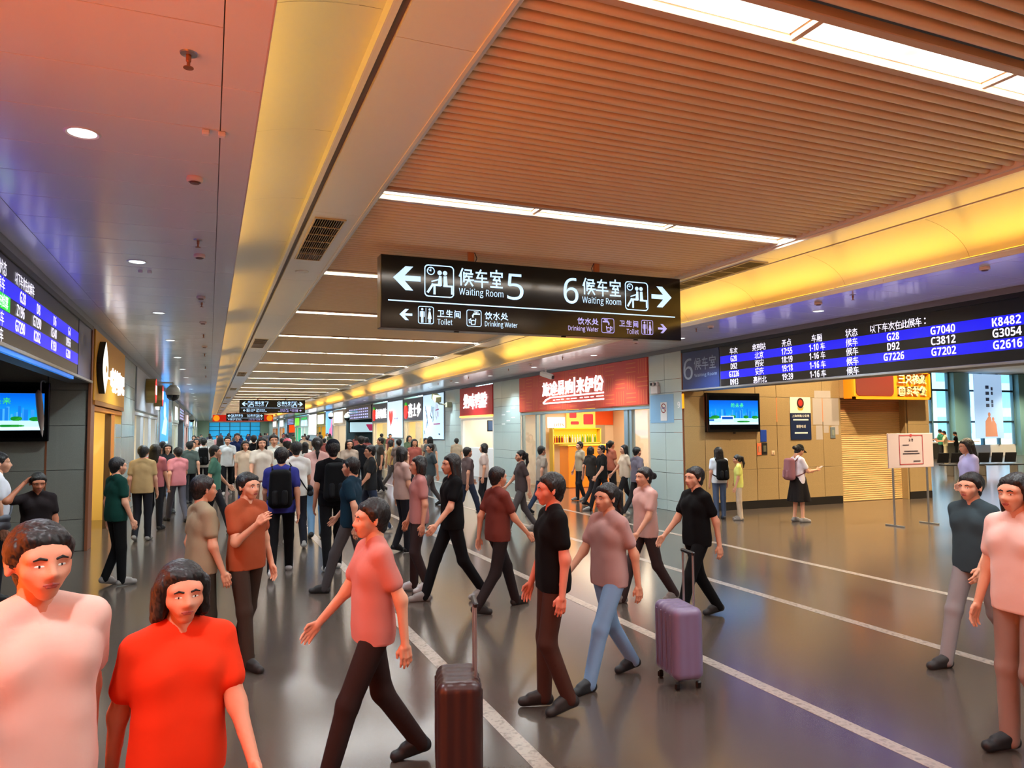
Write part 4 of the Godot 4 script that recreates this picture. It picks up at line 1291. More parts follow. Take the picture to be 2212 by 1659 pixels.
func build_signs() -> void:
	hanging_sign(-9.77, "5", "6", "large black hanging sign to waiting rooms 5 and 6, nearest the camera")
	hanging_sign(-59.8, "7", "8", "black hanging sign to waiting rooms 7 and 8 further down the hall")
	hanging_sign(-106.5, "9", "10", "small distant black hanging sign to waiting rooms 9 and 10")
	# red banner behind the farthest sign
	var b := thing("red_banner", "red hanging banner with gold discs behind the farthest direction sign", "banner", Vector3(4.55, 3.93, -112.0))
	put(soft_box(Vector3(8.2, 0.95, 0.12), 0.01), "board", glow(Color(0.85, 0.10, 0.05), 0.5), b)  # board and discs carry a glow of their own
	for s in [-1, 1]:
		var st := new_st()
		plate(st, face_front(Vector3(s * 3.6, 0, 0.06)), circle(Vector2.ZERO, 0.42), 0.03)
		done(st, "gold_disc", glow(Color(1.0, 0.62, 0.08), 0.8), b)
	for s in [-1, 1]:
		put(soft_box(Vector3(0.06, 0.23, 0.06), 0.004), "post", M.steel, b, Transform3D(Basis.IDENTITY, Vector3(s * 2.0, 0.585, 0)))

# ---------------------------------------------------------------- departure boards over the openings
func build_boards() -> void:
	var housing := mat(Color(0.045, 0.05, 0.055), 0.3)
	for side in [0, 1]:
		var x: float = XL if side == 0 else XR
		var s := 1.0 if side == 0 else -1.0
		var name_ := "left" if side == 0 else "right"
		var t := thing("departure_board", "long LED departure board over the %s waiting-room opening" % name_, "LED board", Vector3(x, 0, ZC))
		# local z runs from the corner towards the camera
		put(soft_box(Vector3(0.34, 1.02, 9.9), 0.01), "housing", mat(Color(0.30, 0.30, 0.31), 0.4), t, Transform3D(Basis.IDENTITY, Vector3(-s * 0.18, 3.47, 4.98)))
		put(soft_box(Vector3(0.06, 0.045, 9.96), 0.006), "lower_rail", M.steel, t, Transform3D(Basis.IDENTITY, Vector3(s * 0.01, 2.975, 4.98)))
		put(soft_box(Vector3(0.05, 0.09, 9.96), 0.006), "upper_rail", mat(Color(0.03, 0.03, 0.03), 0.4), t, Transform3D(Basis.IDENTITY, Vector3(s * 0.0, 3.945, 4.98)))
		put(soft_box(Vector3(0.05, 0.10, 9.96), 0.004), "head_strip", M.grey, t, Transform3D(Basis.IDENTITY, Vector3(s * 0.005, 4.025, 4.98)))
		block("screen", Vector3(s * 0.004, 3.0, 1.47), Vector3(-s * 0.01, 3.9, 9.94), housing, t)
		block("room_plate", Vector3(s * 0.006, 3.0, 0.03), Vector3(-s * 0.01, 3.9, 1.42), mat(Color(0.11, 0.20, 0.42) if side == 1 else Color(0.24, 0.27, 0.42), 0.3), t)
		block("soffit", Vector3(-s * 0.34, 2.95, 0.02), Vector3(0.0, 2.965, 9.94), mat(Color(0.28, 0.27, 0.26), 0.5), t)
		var rows := [3.765, 3.592, 3.424, 3.25, 3.076]
		var hh := 0.172
		var fr: Transform3D = face_right_wall(Vector3(s * 0.006, 0, 0)) if side == 1 else face_left_wall(Vector3(s * 0.006, 0, 0))
		# u is local z on the right board, minus local z on the left one
		var U := func(z: float) -> float: return z if side == 1 else -z
		var band := new_st()
		for r in [1, 3]:
			var a: float = U.call(1.47)
			var b: float = U.call(9.94)
			plate(band, fr, rect(minf(a, b), rows[r] - hh / 2, maxf(a, b), rows[r] + hh / 2), 0.002)
		done(band, "blue_rows", M.led_blue, t)
		var st := new_st()
		var put_han := func(text: String, z: float, row: float, cw: float, ch: float) -> void:
			var wid := text.length() * cw
			han(st, fr, text, U.call(z) - wid / 2, row - ch / 2, cw, ch, 0.0125, 0.0, 0.004)
		var put_num := func(text: String, z: float, row: float, w: float, ch: float) -> void:
			latin(st, fr, text, U.call(z) - w / 2, row - ch / 2, w, ch, true, 0.004)
		if side == 1:
			for q in [["车次", 12.97, 0], ["终到站", 12.16, 0], ["开点", 11.36, 0], ["车厢", 10.57, 0], ["状态", 9.75, 0], ["北京", 12.16, 1], ["西安", 12.16, 2], ["安庆", 12.16, 3], ["惠州北", 12.16, 4], ["候车", 9.75, 1], ["候车", 9.75, 2], ["候车", 9.75, 3], ["候车", 9.75, 4]]:
				put_han.call(q[0], 14.9 - q[1], rows[q[2]], 0.135, 0.15)
			put_han.call("以下车次在此候车", 14.9 - 8.85, rows[0] + 0.01, 0.128, 0.15)
			plate(st, fr, circle(Vector2(14.9 - 8.28, rows[0] + 0.045), 0.014), 0.004)
			plate(st, fr, circle(Vector2(14.9 - 8.28, rows[0] - 0.03), 0.014), 0.004)
			for q in [["G28", 12.97, 1, 0.21], ["D92", 12.97, 2, 0.21], ["G7226", 12.97, 3, 0.33], ["D913", 12.97, 4, 0.26], ["17:55", 11.36, 1, 0.30], ["18:19", 11.36, 2, 0.30], ["19:18", 11.36, 3, 0.30], ["19:39", 11.36, 4, 0.30], ["1-10", 10.65, 1, 0.24], ["1-16", 10.65, 2, 0.24], ["1-16", 10.65, 3, 0.24], ["1-16", 10.65, 4, 0.24], ["G28", 8.89, 1, 0.24], ["D92", 8.89, 2, 0.24], ["G7226", 8.89, 3, 0.40], ["G7040", 7.98, 1, 0.42], ["C3812", 7.98, 2, 0.42], ["G7202", 7.98, 3, 0.42], ["K8482", 6.98, 1, 0.42], ["G3054", 6.98, 2, 0.42], ["G2616", 6.98, 3, 0.42]]:
				put_num.call(q[0], 14.9 - q[1], rows[q[2]], q[3], 0.125)
			for r in 4:
				put_han.call("车", 14.9 - 10.43, rows[r + 1], 0.125, 0.14)
		else:
			put_han.call("状态", 14.9 - 8.75, rows[0], 0.15, 0.15)
			put_han.call("以下车次在此候车", 14.9 - 9.72, rows[0], 0.118, 0.15)
			for r in [1, 3, 4]:
				put_han.call("候车", 14.9 - 8.7, rows[r], 0.15, 0.15)
			for q in [["G28", 9.63, 1], ["D8", 10.45, 1], ["D6", 11.48, 1], ["G4", 12.60, 1], ["Z196", 9.55, 2], ["G7290", 10.40, 2], ["K340", 11.45, 2], ["D956", 12.55, 2], ["G7290", 9.55, 3], ["K282", 10.42, 3], ["K150", 11.45, 3], ["G288", 12.55, 3]]:
				put_num.call(q[0], 14.9 - q[1], rows[q[2]], 0.085 * q[0].length() + 0.02, 0.125)
		done(st, "led_characters", M.led_white, t)
		if side == 0:
			var g := new_st()
			plate(g, fr, rect(U.call(14.9 - 8.35), rows[2] - 0.08, U.call(14.9 - 9.08), rows[2] + 0.08), 0.003)
			done(g, "green_cell", glow(Color(0.02, 0.85, 0.22), 1.0), t)
			g = new_st()
			han(g, fr, "正在检票", U.call(14.9 - 8.44), rows[2] - 0.06, 0.14, 0.13, 0.0125, 0.0, 0.005)
			done(g, "green_cell_characters", M.led_white, t)
			block("blue_light_line", Vector3(s * 0.02, 2.905, 1.9), Vector3(-s * 0.02, 2.95, 9.9), glow(Color(0.05, 0.45, 0.85), 0.9), t)
		# room number plate
		var pl := new_st()
		if side == 1:
			latin(pl, fr, "6", 0.08, 3.23, 0.36, 0.50, false, 0.004)
			han(pl, fr, "候车室", 0.50, 3.44, 0.26, 0.29, 0.025, 0.02, 0.004)
			latin(pl, fr, "Waiting Room", 0.50, 3.28, 0.84, 0.07, false, 0.004)
		else:
			latin(pl, fr, "5", -1.34, 3.28, 0.30, 0.46, false, 0.004)
			han(pl, fr, "候车室", -0.98, 3.46, 0.26, 0.28, 0.025, 0.02, 0.004)
			latin(pl, fr, "Waiting Room", -0.98, 3.31, 0.84, 0.07, false, 0.004)
		done(pl, "plate_lettering", mat(Color(0.62, 0.72, 0.84), 0.4) if side == 1 else mat(Color(0.38, 0.42, 0.58), 0.4), t)
		area(Vector3(s * 0.03, 3.5, 5.7), Vector2(8.4, 0.8), Vector3(s, 0, 0), Color(0.42, 0.42, 1.0), 0.36 if side == 1 else 0.2, t)

# ---------------------------------------------------------------- shops
# a shop cell behind the wall line: side, near z, far z, depth; returns the thing. Local x points into the shop, local z as the hall.
func shop(side: int, z0: float, z1: float, depth: float, label: String, wall_c: Color, lamp: float, lamp_c := Color(1.0, 0.95, 0.86), open_h := 2.62) -> Node3D:
	var s := -1.0 if side == 0 else 1.0
	var x: float = XL if side == 0 else XR
	var t := thing("shop", label, "shop", Vector3(x, 0, z0))
	var l := z0 - z1
	var wm := mat(wall_c, 0.6)
	block("back_wall", Vector3(s * depth, 0, 0), Vector3(s * (depth + 0.1), LOW, -l), wm, t)
	block("side_wall", Vector3(0, 0, -0.001), Vector3(s * depth, LOW, -0.1), wm, t)
	block("side_wall", Vector3(0, 0, -l + 0.1), Vector3(s * depth, LOW, -l + 0.001), wm, t)
	block("shop_ceiling", Vector3(0, 2.95, 0), Vector3(s * (depth + 0.1), 3.05, -l), M.white, t)
	block("lamp_panel", Vector3(s * 0.6, 2.93, -l * 0.15), Vector3(s * (depth - 0.4), 2.949, -l * 0.85), glow(lamp_c, 1.8), t)
	area(Vector3(s * (0.1 + depth / 2), 2.9, -l / 2), Vector2(depth - 1.0, l * 0.7), Vector3.DOWN, lamp_c, lamp, t)
	return t

func fascia(t: Node3D, side: int, l: float, y0: float, y1: float, c: Color, rough := 0.4) -> Transform3D:
	var s := -1.0 if side == 0 else 1.0
	put(soft_box(Vector3(0.2, y1 - y0, l - 0.02), 0.008), "fascia", mat(c, rough), t, Transform3D(Basis.IDENTITY, Vector3(s * 0.05, (y0 + y1) / 2, -l / 2)))
	# frame whose u = 0 is the reader's left end of the fascia
	return face_left_wall(Vector3(0.052, 0, 0)) if side == 0 else face_right_wall(Vector3(-0.052, 0, -l))

func jambs(t: Node3D, side: int, l: float, h: float, m: Material, posts: Array) -> void:
	var s := -1.0 if side == 0 else 1.0
	for p in posts:
		put(soft_box(Vector3(0.12, h, p[1]), 0.006), "post", m, t, Transform3D(Basis.IDENTITY, Vector3(s * 0.08, h / 2, -p[0])))
	put(soft_box(Vector3(0.14, 0.09, l - 0.02), 0.006), "door_head", m, t, Transform3D(Basis.IDENTITY, Vector3(s * 0.06, h + 0.02, -l / 2)))

func lightbox(side: int, z0: float, z1: float, y0: float, y1: float, c: Color, e: float, label: String) -> Array:
	var s := 1.0 if side == 0 else -1.0
	var x: float = XL if side == 0 else XR
	var l := z0 - z1
	var t := thing("light_box_poster", label, "poster", Vector3(x, 0, z0))
	block("wall_behind", Vector3(-s * 0.02, 0, 0), Vector3(-s * 0.3, LOW, -l), M.grey, t)
	put(soft_box(Vector3(0.1, y1 - y0 + 0.08, l - 0.02), 0.008), "frame", M.grey, t, Transform3D(Basis.IDENTITY, Vector3(0, (y0 + y1) / 2, -l / 2)))
	block("lit_panel", Vector3(s * 0.045, y0, -0.12), Vector3(s * 0.056, y1, -l + 0.12), glow(c, e), t)
	area(Vector3(s * 0.07, (y0 + y1) / 2, -l / 2), Vector2(l - 0.3, y1 - y0 - 0.1), Vector3(s, 0, 0), c, e * 0.9, t)
	block("base_wall", Vector3(0, 0, 0), Vector3(s * 0.03, y0 - 0.06, -l), M.tile, t)
	var fr := face_left_wall(Vector3(0.058, 0, 0)) if side == 0 else face_right_wall(Vector3(-0.058, 0, -l))
	return [t, fr, l]

func build_right_shops() -> void:
	var grey := mat(Color(0.58, 0.66, 0.68), 0.3, 0.4)
	# --- snack shop with the wide red fascia
	var z0 := -16.36
	var l := 8.64
	var t := shop(1, z0, -25.0, 3.9, "snack shop with a wide red patterned fascia and glass front", Color(0.84, 0.74, 0.62), 5.5, Color(1.0, 0.93, 0.82))
	var fr := fascia(t, 1, l, 2.69, 3.95, Color(0.80, 0.27, 0.20))
	var st := new_st()
	var r := RandomNumberGenerator.new()
	r.seed = 21
	for i in 15:      # printed woven line pattern
		for j in 3:
			var u0 := 0.10 + i * 0.575
			var v0 := 2.72 + j * 0.41
			if r.randf() < 0.2:
				continue
			var upright := (i + j) % 2 == 0
			for k in 4:
				var q := 0.05 + 0.12 * k
				if upright:
					plate(st, fr, rect(u0 + q, v0, u0 + q + 0.025, v0 + 0.38), 0.002)
				elif k < 3:
					plate(st, fr, rect(u0, v0 + q, u0 + 0.5, v0 + q + 0.025), 0.002)
	done(st, "printed_pattern", mat(Color(0.85, 0.45, 0.24), 0.45), t)
	st = new_st()
	var u1 := 25.0 - 22.88
	han(st, fr, "旅途易购", u1, 3.18, 0.56, 0.47, 0.042, 0.02, 0.04)
	plate(st, fr, rect(25.0 - 20.53, 3.12, 25.0 - 20.47, 3.70), 0.03)
	han(st, fr, "来伊份", 25.0 - 20.36, 3.18, 0.54, 0.47, 0.048, 0.03, 0.04)
	# bullet-train line drawing
	var tu := u1
	ink(st, fr, PackedVector2Array([Vector2(tu + 4.2, 3.12), Vector2(tu + 0.62, 3.12), Vector2(tu + 0.25, 3.05), Vector2(tu + 0.06, 2.96), Vector2(tu + 0.12, 2.93), Vector2(tu + 4.2, 2.93)]), 0.045, 0.03)
	for q in [[0.85, 0.95], [1.1, 1.32], [1.45, 1.6], [1.85, 2.0], [2.15, 2.5], [2.75, 2.9], [3.05, 3.3], [3.45, 3.6], [3.8, 4.2]]:
		plate(st, fr, rect(tu + q[0], 3.01, tu + q[1], 3.04), 0.03)
	done(st, "lit_lettering", M.letter_white, t)
	area(Vector3(-0.14, 3.4, -4.4), Vector2(4.0, 0.5), Vector3(-1, 0, 0), Color(1, 0.97, 0.95), 0.8, t)
	jambs(t, 1, l, 2.6, grey, [[0.06, 0.1], [1.0, 0.12], [1.24, 0.2], [6.85, 0.2], [7.3, 0.1], [8.55, 0.1]])
	for q in [[0.12, 0.95], [7.38, 8.48]]:
		block("glass_pane", Vector3(0.07, 0.1, -q[0]), Vector3(0.08, 2.55, -q[1]), M.pane, t)
	# inside: orange end wall, menu light box, door, shelf and yellow counter
	block("orange_panel", Vector3(2.75, 2.2, -8.53), Vector3(3.88, 2.94, -8.5), mat(Color(0.90, 0.33, 0.06), 0.5), t)
	block("inner_door", Vector3(2.72, 0, -8.53), Vector3(3.5, 2.2, -8.49), mat(Color(0.66, 0.60, 0.50), 0.5), t)
	block("door_casing", Vector3(2.66, 0, -8.53), Vector3(2.72, 2.24, -8.46), mat(Color(0.78, 0.74, 0.66), 0.5), t)
	var mb := thing("menu_light_box", "bright red and yellow menu light box inside the snack shop", "light box", Vector3(13.15, 2.42, -24.82))
	block("lit_panel", Vector3(-0.62, -0.36, 0), Vector3(0.62, 0.5, 0.03), glow(Color(0.95, 0.72, 0.30), 1.1), mb)
	var ms := new_st()
	var mf := face_front(Vector3(0, 0, 0.03))
	for q in [[-0.5, 0.05, 0.3, 0.25], [-0.45, -0.2, 0.35, 0.12], [0.1, -0.2, 0.42, 0.4], [-0.1, 0.28, 0.5, 0.12]]:
		plate(ms, mf, round_rect(q[0], q[1], q[0] + q[2], q[1] + q[3], 0.04), 0.004)
	done(ms, "printed_cups", glow(Color(0.90, 0.16, 0.20), 0.9), mb)
	area(Vector3(0, 0, 0.06), Vector2(1.1, 0.7), Vector3.BACK, Color(1, 0.75, 0.4), 1.2, mb)
	var cs := thing("cup_light_box", "small white light box with drink lettering inside the snack shop", "light box", Vector3(12.1, 2.36, -24.82))
	block("lit_panel", Vector3(-0.36, -0.26, 0), Vector3(0.36, 0.14, 0.03), glow(Color(1, 0.97, 0.9), 1.5), cs)
	ms = new_st()
	latin(ms, mf, "LYFEN", -0.1, -0.2, 0.42, 0.1, true)
	done(ms, "lettering", mat(Color(0.75, 0.5, 0.3), 0.5), cs)
	var ctr := thing("shop_counter", "orange-yellow service counter inside the snack shop", "counter", Vector3(12.4, 0, -23.2))
	put(soft_box(Vector3(1.6, 1.45, 0.7), 0.02), "body", mat(Color(0.95, 0.50, 0.06), 0.45), ctr, Transform3D(Basis.IDENTITY, Vector3(0, 0.725, 0)))
	put(soft_box(Vector3(1.66, 0.05, 0.76), 0.01), "top", mat(Color(0.96, 0.72, 0.16), 0.4), ctr, Transform3D(Basis.IDENTITY, Vector3(0, 1.47, 0)))
	var shf := thing("bottle_shelf", "lit yellow shelf of drinks behind the snack counter", "shelf", Vector3(12.75, 0, -24.6))
	block("back_panel", Vector3(-1.0, 1.55, -0.05), Vector3(1.0, 2.05, 0.0), glow(Color(0.95, 0.75, 0.05), 0.7), shf)
	block("board", Vector3(-1.0, 1.5, -0.05), Vector3(1.0, 1.55, 0.25), mat(Color(0.9, 0.75, 0.3), 0.5), shf)
	block("board", Vector3(-1.0, 2.05, -0.05), Vector3(1.0, 2.09, 0.25), mat(Color(0.9, 0.75, 0.1), 0.5), shf)
	block("upright", Vector3(-1.02, 0, -0.05), Vector3(-0.97, 2.09, 0.25), mat(Color(0.9, 0.75, 0.3), 0.5), shf)
	block("upright", Vector3(0.97, 0, -0.05), Vector3(1.02, 2.09, 0.25), mat(Color(0.9, 0.75, 0.3), 0.5), shf)
	var bst := new_st()
	lathe(bst, PackedVector2Array([Vector2(0.0, 0.0), Vector2(0.036, 0.0), Vector2(0.036, 0.17), Vector2(0.014, 0.22), Vector2(0.014, 0.26)]), Vector3.ZERO, 10)
	var bottle := bst.commit()
	bst = new_st()
	lathe(bst, PackedVector2Array([Vector2(0.016, 0.255), Vector2(0.016, 0.285), Vector2(0.0, 0.285)]), Vector3.ZERO, 10)
	var cap := bst.commit()
	var bc := [[Color(0.55, 0.12, 0.08), "dark red"], [Color(0.80, 0.78, 0.70), "pale"], [Color(0.35, 0.55, 0.12), "green"], [Color(0.30, 0.16, 0.08), "brown"]]
	for i in 17:
		var k: int = [0, 0, 3, 0, 1, 1, 3, 1, 1, 1, 1, 2, 1, 2, 2, 1, 2][i]
		var b := thing("bottle", "%s drink bottle on the yellow shelf, %s from the left" % [bc[k][1], ordinal(i)], "bottle", Vector3(11.85 + i * 0.108, 1.55, -24.48), 0.0, "drink bottles on the yellow shelf")
		put(bottle, "body", mat(bc[k][0], 0.25), b)
		put(cap, "cap", M.white, b)
	var gp := thing("wall_poster", "green mountain poster on the snack shop wall by the glass", "poster", Vector3(14.6, 2.5, -20.5))
	block("sheet", Vector3(-0.03, -0.45, -0.9), Vector3(0, 0.45, 0.9), glow(Color(0.12, 0.72, 0.62), 0.6), gp)  # printed sheet is given its own glow
	# --- duck-neck shop
	t = shop(1, -27.78, -32.0, 3.0, "small food kiosk with a crimson fascia and white interior", Color(0.88, 0.86, 0.82), 6.0)
	fr = fascia(t, 1, 4.22, 2.68, 3.92, Color(0.74, 0.13, 0.15))
	st = new_st()
	han(st, fr, "绝味鸭脖", 0.62, 2.98, 0.70, 0.66, 0.062, 0.06, 0.04)
	done(st, "lit_lettering", M.letter_white, t)
	block("lit_lip", Vector3(-0.08, 2.60, -0.05), Vector3(0.1, 2.68, -4.17), glow(Color(1.0, 0.80, 0.42), 1.2), t)
	jambs(t, 1, 4.22, 2.5, M.white, [[0.1, 0.18], [4.12, 0.18]])
	block("counter", Vector3(0.2, 0, -0.3), Vector3(0.7, 1.25, -3.9), M.white, t)
	var ds := thing("menu_screen", "dark hanging menu screen inside the crimson kiosk", "screen", Vector3(12.0, 2.22, -30.4), -0.5)
	put(soft_box(Vector3(1.1, 0.5, 0.05), 0.008), "case", M.dark, ds)
	block("picture", Vector3(-0.5, -0.21, 0.026), Vector3(0.5, 0.21, 0.03), glow(Color(0.26, 0.36, 0.50), 0.6), ds)
	put(soft_box(Vector3(0.04, 0.5, 0.04), 0.004), "drop_rod", M.steel, ds, Transform3D(Basis.IDENTITY, Vector3(0, 0.5, -0.03)))
	# --- calligraphy poster
	var lb := lightbox(1, -34.37, -38.3, 1.6, 3.9, Color(0.80, 0.92, 1.0), 0.85, "pale blue light box poster with ink calligraphy beside the crimson kiosk")
	st = new_st()
	for q in [[[0.55, 3.3], [0.75, 3.0]], [[0.6, 3.1], [0.95, 2.55], [0.7, 2.2]], [[0.85, 2.9], [1.0, 2.3]], [[1.75, 3.25], [1.55, 2.8], [1.8, 2.65]], [[1.95, 3.2], [1.85, 2.7]], [[2.15, 3.2], [2.1, 2.75], [1.95, 2.5]], [[0.3, 2.0], [0.45, 1.85]], [[3.0, 1.85], [3.2, 1.83]]]:
		var pts := PackedVector2Array()
		for p in q:
			pts.append(Vector2(p[0], p[1]))
		ink(st, lb[1], pts, 0.08, 0.003)
	done(st, "ink_strokes", mat(Color(0.16, 0.20, 0.32), 0.6), lb[0])
	st = new_st()
	for q in [[[2.55, 3.35], [2.5, 2.7]], [[2.75, 3.3], [2.95, 2.75]], [[2.45, 3.05], [3.0, 3.1]], [[2.85, 2.95], [2.6, 2.6]], [[2.1, 2.35], [3.2, 2.36]]]:
		var pts := PackedVector2Array()
		for p in q:
			pts.append(Vector2(p[0], p[1]))
		ink(st, lb[1], pts, 0.06, 0.003)
	done(st, "pink_strokes", mat(Color(0.78, 0.25, 0.50), 0.6), lb[0])
	# --- convenience store, two bays
	for k in 2:
		var za := -38.35 if k == 0 else -46.9
		var zb := -42.65 if k == 0 else -51.6
		t = shop(1, za, zb, 3.0, "convenience store bay with a red fruit logo, %s" % ["nearer the calligraphy poster", "nearer the far departure board"][k], Color(0.90, 0.82, 0.64), 6.0, Color(1.0, 0.90, 0.70))
		fr = fascia(t, 1, za - zb, 2.62, 3.86, Color(0.30, 0.32, 0.36))
		st = new_st()
		plate(st, fr, circle(Vector2(0.75, 3.12), 0.36, 0.42), 0.05)
		done(st, "fruit_logo", glow(Color(0.95, 0.14, 0.08), 1.0), t)
		st = new_st()
		plate(st, fr, PackedVector2Array([Vector2(0.5, 3.50), Vector2(0.75, 3.42), Vector2(1.0, 3.50), Vector2(0.85, 3.66), Vector2(0.65, 3.66)]), 0.05)
		done(st, "fruit_leaf", glow(Color(0.15, 0.70, 0.15), 0.9), t)
		st = new_st()
		if k == 0:
			han(st, fr, "喜士多", 1.35, 2.82, 0.86, 0.72, 0.08, 0.05, 0.04)
		else:
			han(st, fr, "喜士多便利店", 1.30, 2.86, 0.52, 0.62, 0.055, 0.02, 0.04)
		done(st, "lit_lettering", M.letter_white, t)
		jambs(t, 1, za - zb, 2.55, mat(Color(0.80, 0.76, 0.66), 0.4), [[0.12, 0.2], [za - zb - 0.12, 0.2], [za - zb - 0.75, 0.12]])
		block("sliding_door", Vector3(0.14, 0.05, -0.9), Vector3(0.16, 2.5, -2.2), M.pane, t)
	# --- heart poster
	lb = lightbox(1, -42.65, -46.9, 1.6, 3.85, Color(0.86, 0.95, 1.0), 0.85, "white light box poster with a red heart between the two store bays")
	st = new_st()
	var heart := PackedVector2Array()
	for i in 30:
		var a := TAU * i / 30.0
		heart.append(Vector2(1.15 + 0.034 * 16 * pow(sin(a), 3), 2.85 + 0.038 * (13 * cos(a) - 5 * cos(2 * a) - 2 * cos(3 * a) - cos(4 * a))))
	if Geometry2D.is_polygon_clockwise(heart):
		heart.reverse()
	plate(st, lb[1], heart, 0.003)
	plate(st, lb[1], circle(Vector2(1.1, 3.35), 0.05), 0.003)
	done(st, "printed_heart", glow(Color(0.88, 0.20, 0.16), 0.7), lb[0])
	st = new_st()
	for q in [[2.1, 2.95], [2.45, 2.95], [2.8, 2.95]]:
		ink(st, lb[1], PackedVector2Array([Vector2(q[0], q[1]), Vector2(q[0] + 0.12, q[1] - 0.4)]), 0.05, 0.003)
		ink(st, lb[1], PackedVector2Array([Vector2(q[0] - 0.1, q[1] - 0.2), Vector2(q[0] + 0.18, q[1] - 0.15)]), 0.05, 0.003)
	done(st, "pink_strokes", mat(Color(0.75, 0.50, 0.72), 0.6), lb[0])
	# --- opening of the next waiting room with its board
	var og := struct("wall_opening_right")
	og.position = Vector3(XR, 0, -51.6)
	block("back_wall", Vector3(6.0, 0, 0), Vector3(6.1, LOW, -10.9), M.teal, og)
	block("end_wall", Vector3(0, 0, -10.7), Vector3(6.0, LOW, -10.9), M.teal, og)
	block("near_wall", Vector3(0, 0, 0), Vector3(6.0, LOW, -0.12), M.teal, og)
	block("lid", Vector3(0, 3.9, 0), Vector3(6.1, 4.0, -10.9), M.plaster, og)
	area(Vector3(3, 3.85, -5.5), Vector2(3, 6), Vector3.DOWN, Color(0.9, 1.0, 1.0), 0.6, og)  # light without a fixture, out of view, for the inside of the opening
	distant_board(-51.9, -62.3, "small distant LED departure board over the second right opening", true)
	var tv := thing("screen", "distant white screen with a pink bowl under the far departure board", "screen", Vector3(12.8, 2.32, -62.0))
	put(soft_box(Vector3(3.9, 0.95, 0.08), 0.01), "case", M.dark, tv)
	block("picture", Vector3(-1.85, -0.42, 0.041), Vector3(1.85, 0.42, 0.045), glow(Color(0.75, 0.88, 0.92), 0.85), tv)
	st = new_st()
	plate(st, face_front(Vector3(0.1, 0, 0.046)), PackedVector2Array([Vector2(-0.3, -0.3), Vector2(0.3, -0.3), Vector2(0.55, 0.1), Vector2(0.6, 0.25), Vector2(-0.6, 0.25), Vector2(-0.55, 0.1)]), 0.003)
	done(st, "printed_bowl", glow(Color(0.75, 0.20, 0.38), 0.7), tv)
	# --- further shops, simpler
	for q in [
		[-62.6, -69.5, Color(0.80, 0.72, 0.62), Color(0.88, 0.84, 0.76), "beige shop with a broad white sign panel", Color(1, 1, 1), 1.3],
		[-73.9, -80.6, Color(0.42, 0.42, 0.12), Color(0.85, 0.66, 0.10), "olive and yellow shop with a white sign panel", Color(1, 1, 0.95), 1.2],
		[-87.3, -95.6, Color(0.82, 0.90, 0.90), Color(0.75, 0.88, 0.90), "white shop with a green stripe sign", Color(0.70, 0.92, 0.98), 1.1],
		[-95.6, -102.6, Color(0.55, 0.62, 0.55), Color(0.20, 0.80, 0.62), "green lit shop beside the third opening", Color(0.45, 0.95, 0.15), 0.9],
		[-117.0, -126.0, Color(0.50, 0.55, 0.55), Color(0.85, 0.60, 0.30), "grey shop with a white logo and wooden interior", Color(1, 1, 1), 1.3],
		[-129.0, -140.0, Color(0.55, 0.50, 0.42), Color(0.70, 0.45, 0.22), "brown shop near the far glass wall on the right", Color(1, 0.95, 0.9), 0.9]]:
		t = shop(1, q[0], q[1], 3.0, q[4], q[3], 4.0)
		fr = fascia(t, 1, q[0] - q[1], 2.6, 3.9, q[2])
		var w: float = q[0] - q[1]
		block("sign_panel", Vector3(-0.09, 2.75 if q[6] != 1.1 else 2.65, -w * 0.2), Vector3(-0.04, 3.7 if q[6] != 1.1 else 3.3, -w * 0.85), glow(q[5], q[6]), t)
		if q[0] == -87.3:
			block("green_stripe", Vector3(-0.09, 3.4, -w * 0.2), Vector3(-0.04, 3.65, -w * 0.85), glow(Color(0.05, 0.75, 0.35), 0.9), t)
		jambs(t, 1, w, 2.5, mat(q[2].lerp(Color.WHITE, 0.3), 0.4), [[0.15, 0.3], [w - 0.15, 0.3], [w * 0.6, 0.15]])
	lb = lightbox(1, -69.5, -73.9, 1.6, 3.9, Color(0.45, 0.75, 1.0), 0.9, "blue sky light box poster with pink blossom far down the right wall")
	st = new_st()
	plate(st, lb[1], PackedVector2Array([Vector2(2.2, 1.6), Vector2(4.2, 1.6), Vector2(4.2, 3.5), Vector2(3.6, 3.0), Vector2(3.3, 2.4), Vector2(2.4, 2.2)]), 0.003)
	done(st, "printed_blossom", glow(Color(0.90, 0.42, 0.62), 0.8), lb[0])
	lb = lightbox(1, -80.6, -87.3, 1.6, 3.85, Color(1.0, 0.98, 0.98), 1.3, "plain bright white light box far down the right wall")
	st = new_st()
	plate(st, lb[1], rect(1.4, 2.4, 1.8, 3.0), 0.003)
	done(st, "pink_mark", glow(Color(0.95, 0.6, 0.65), 0.9), lb[0])
	og = struct("wall_opening_right_far")
	og.position = Vector3(XR, 0, -102.6)
	block("back_wall", Vector3(4.0, 0, 0), Vector3(4.1, LOW, -10.8), M.grey, og)
	block("end_wall", Vector3(0, 0, -10.6), Vector3(4.0, LOW, -10.8), M.grey, og)
	block("lid", Vector3(0, 3.9, 0), Vector3(4.1, 4.0, -10.8), M.plaster, og)
	block("orange_light_box", Vector3(0.3, 1.8, -10.5), Vector3(3.4, 2.9, -10.6), glow(Color(1.0, 0.30, 0.05), 1.1), og)
	distant_board(-102.8, -113.2, "tiny LED departure board over the third right opening", true)

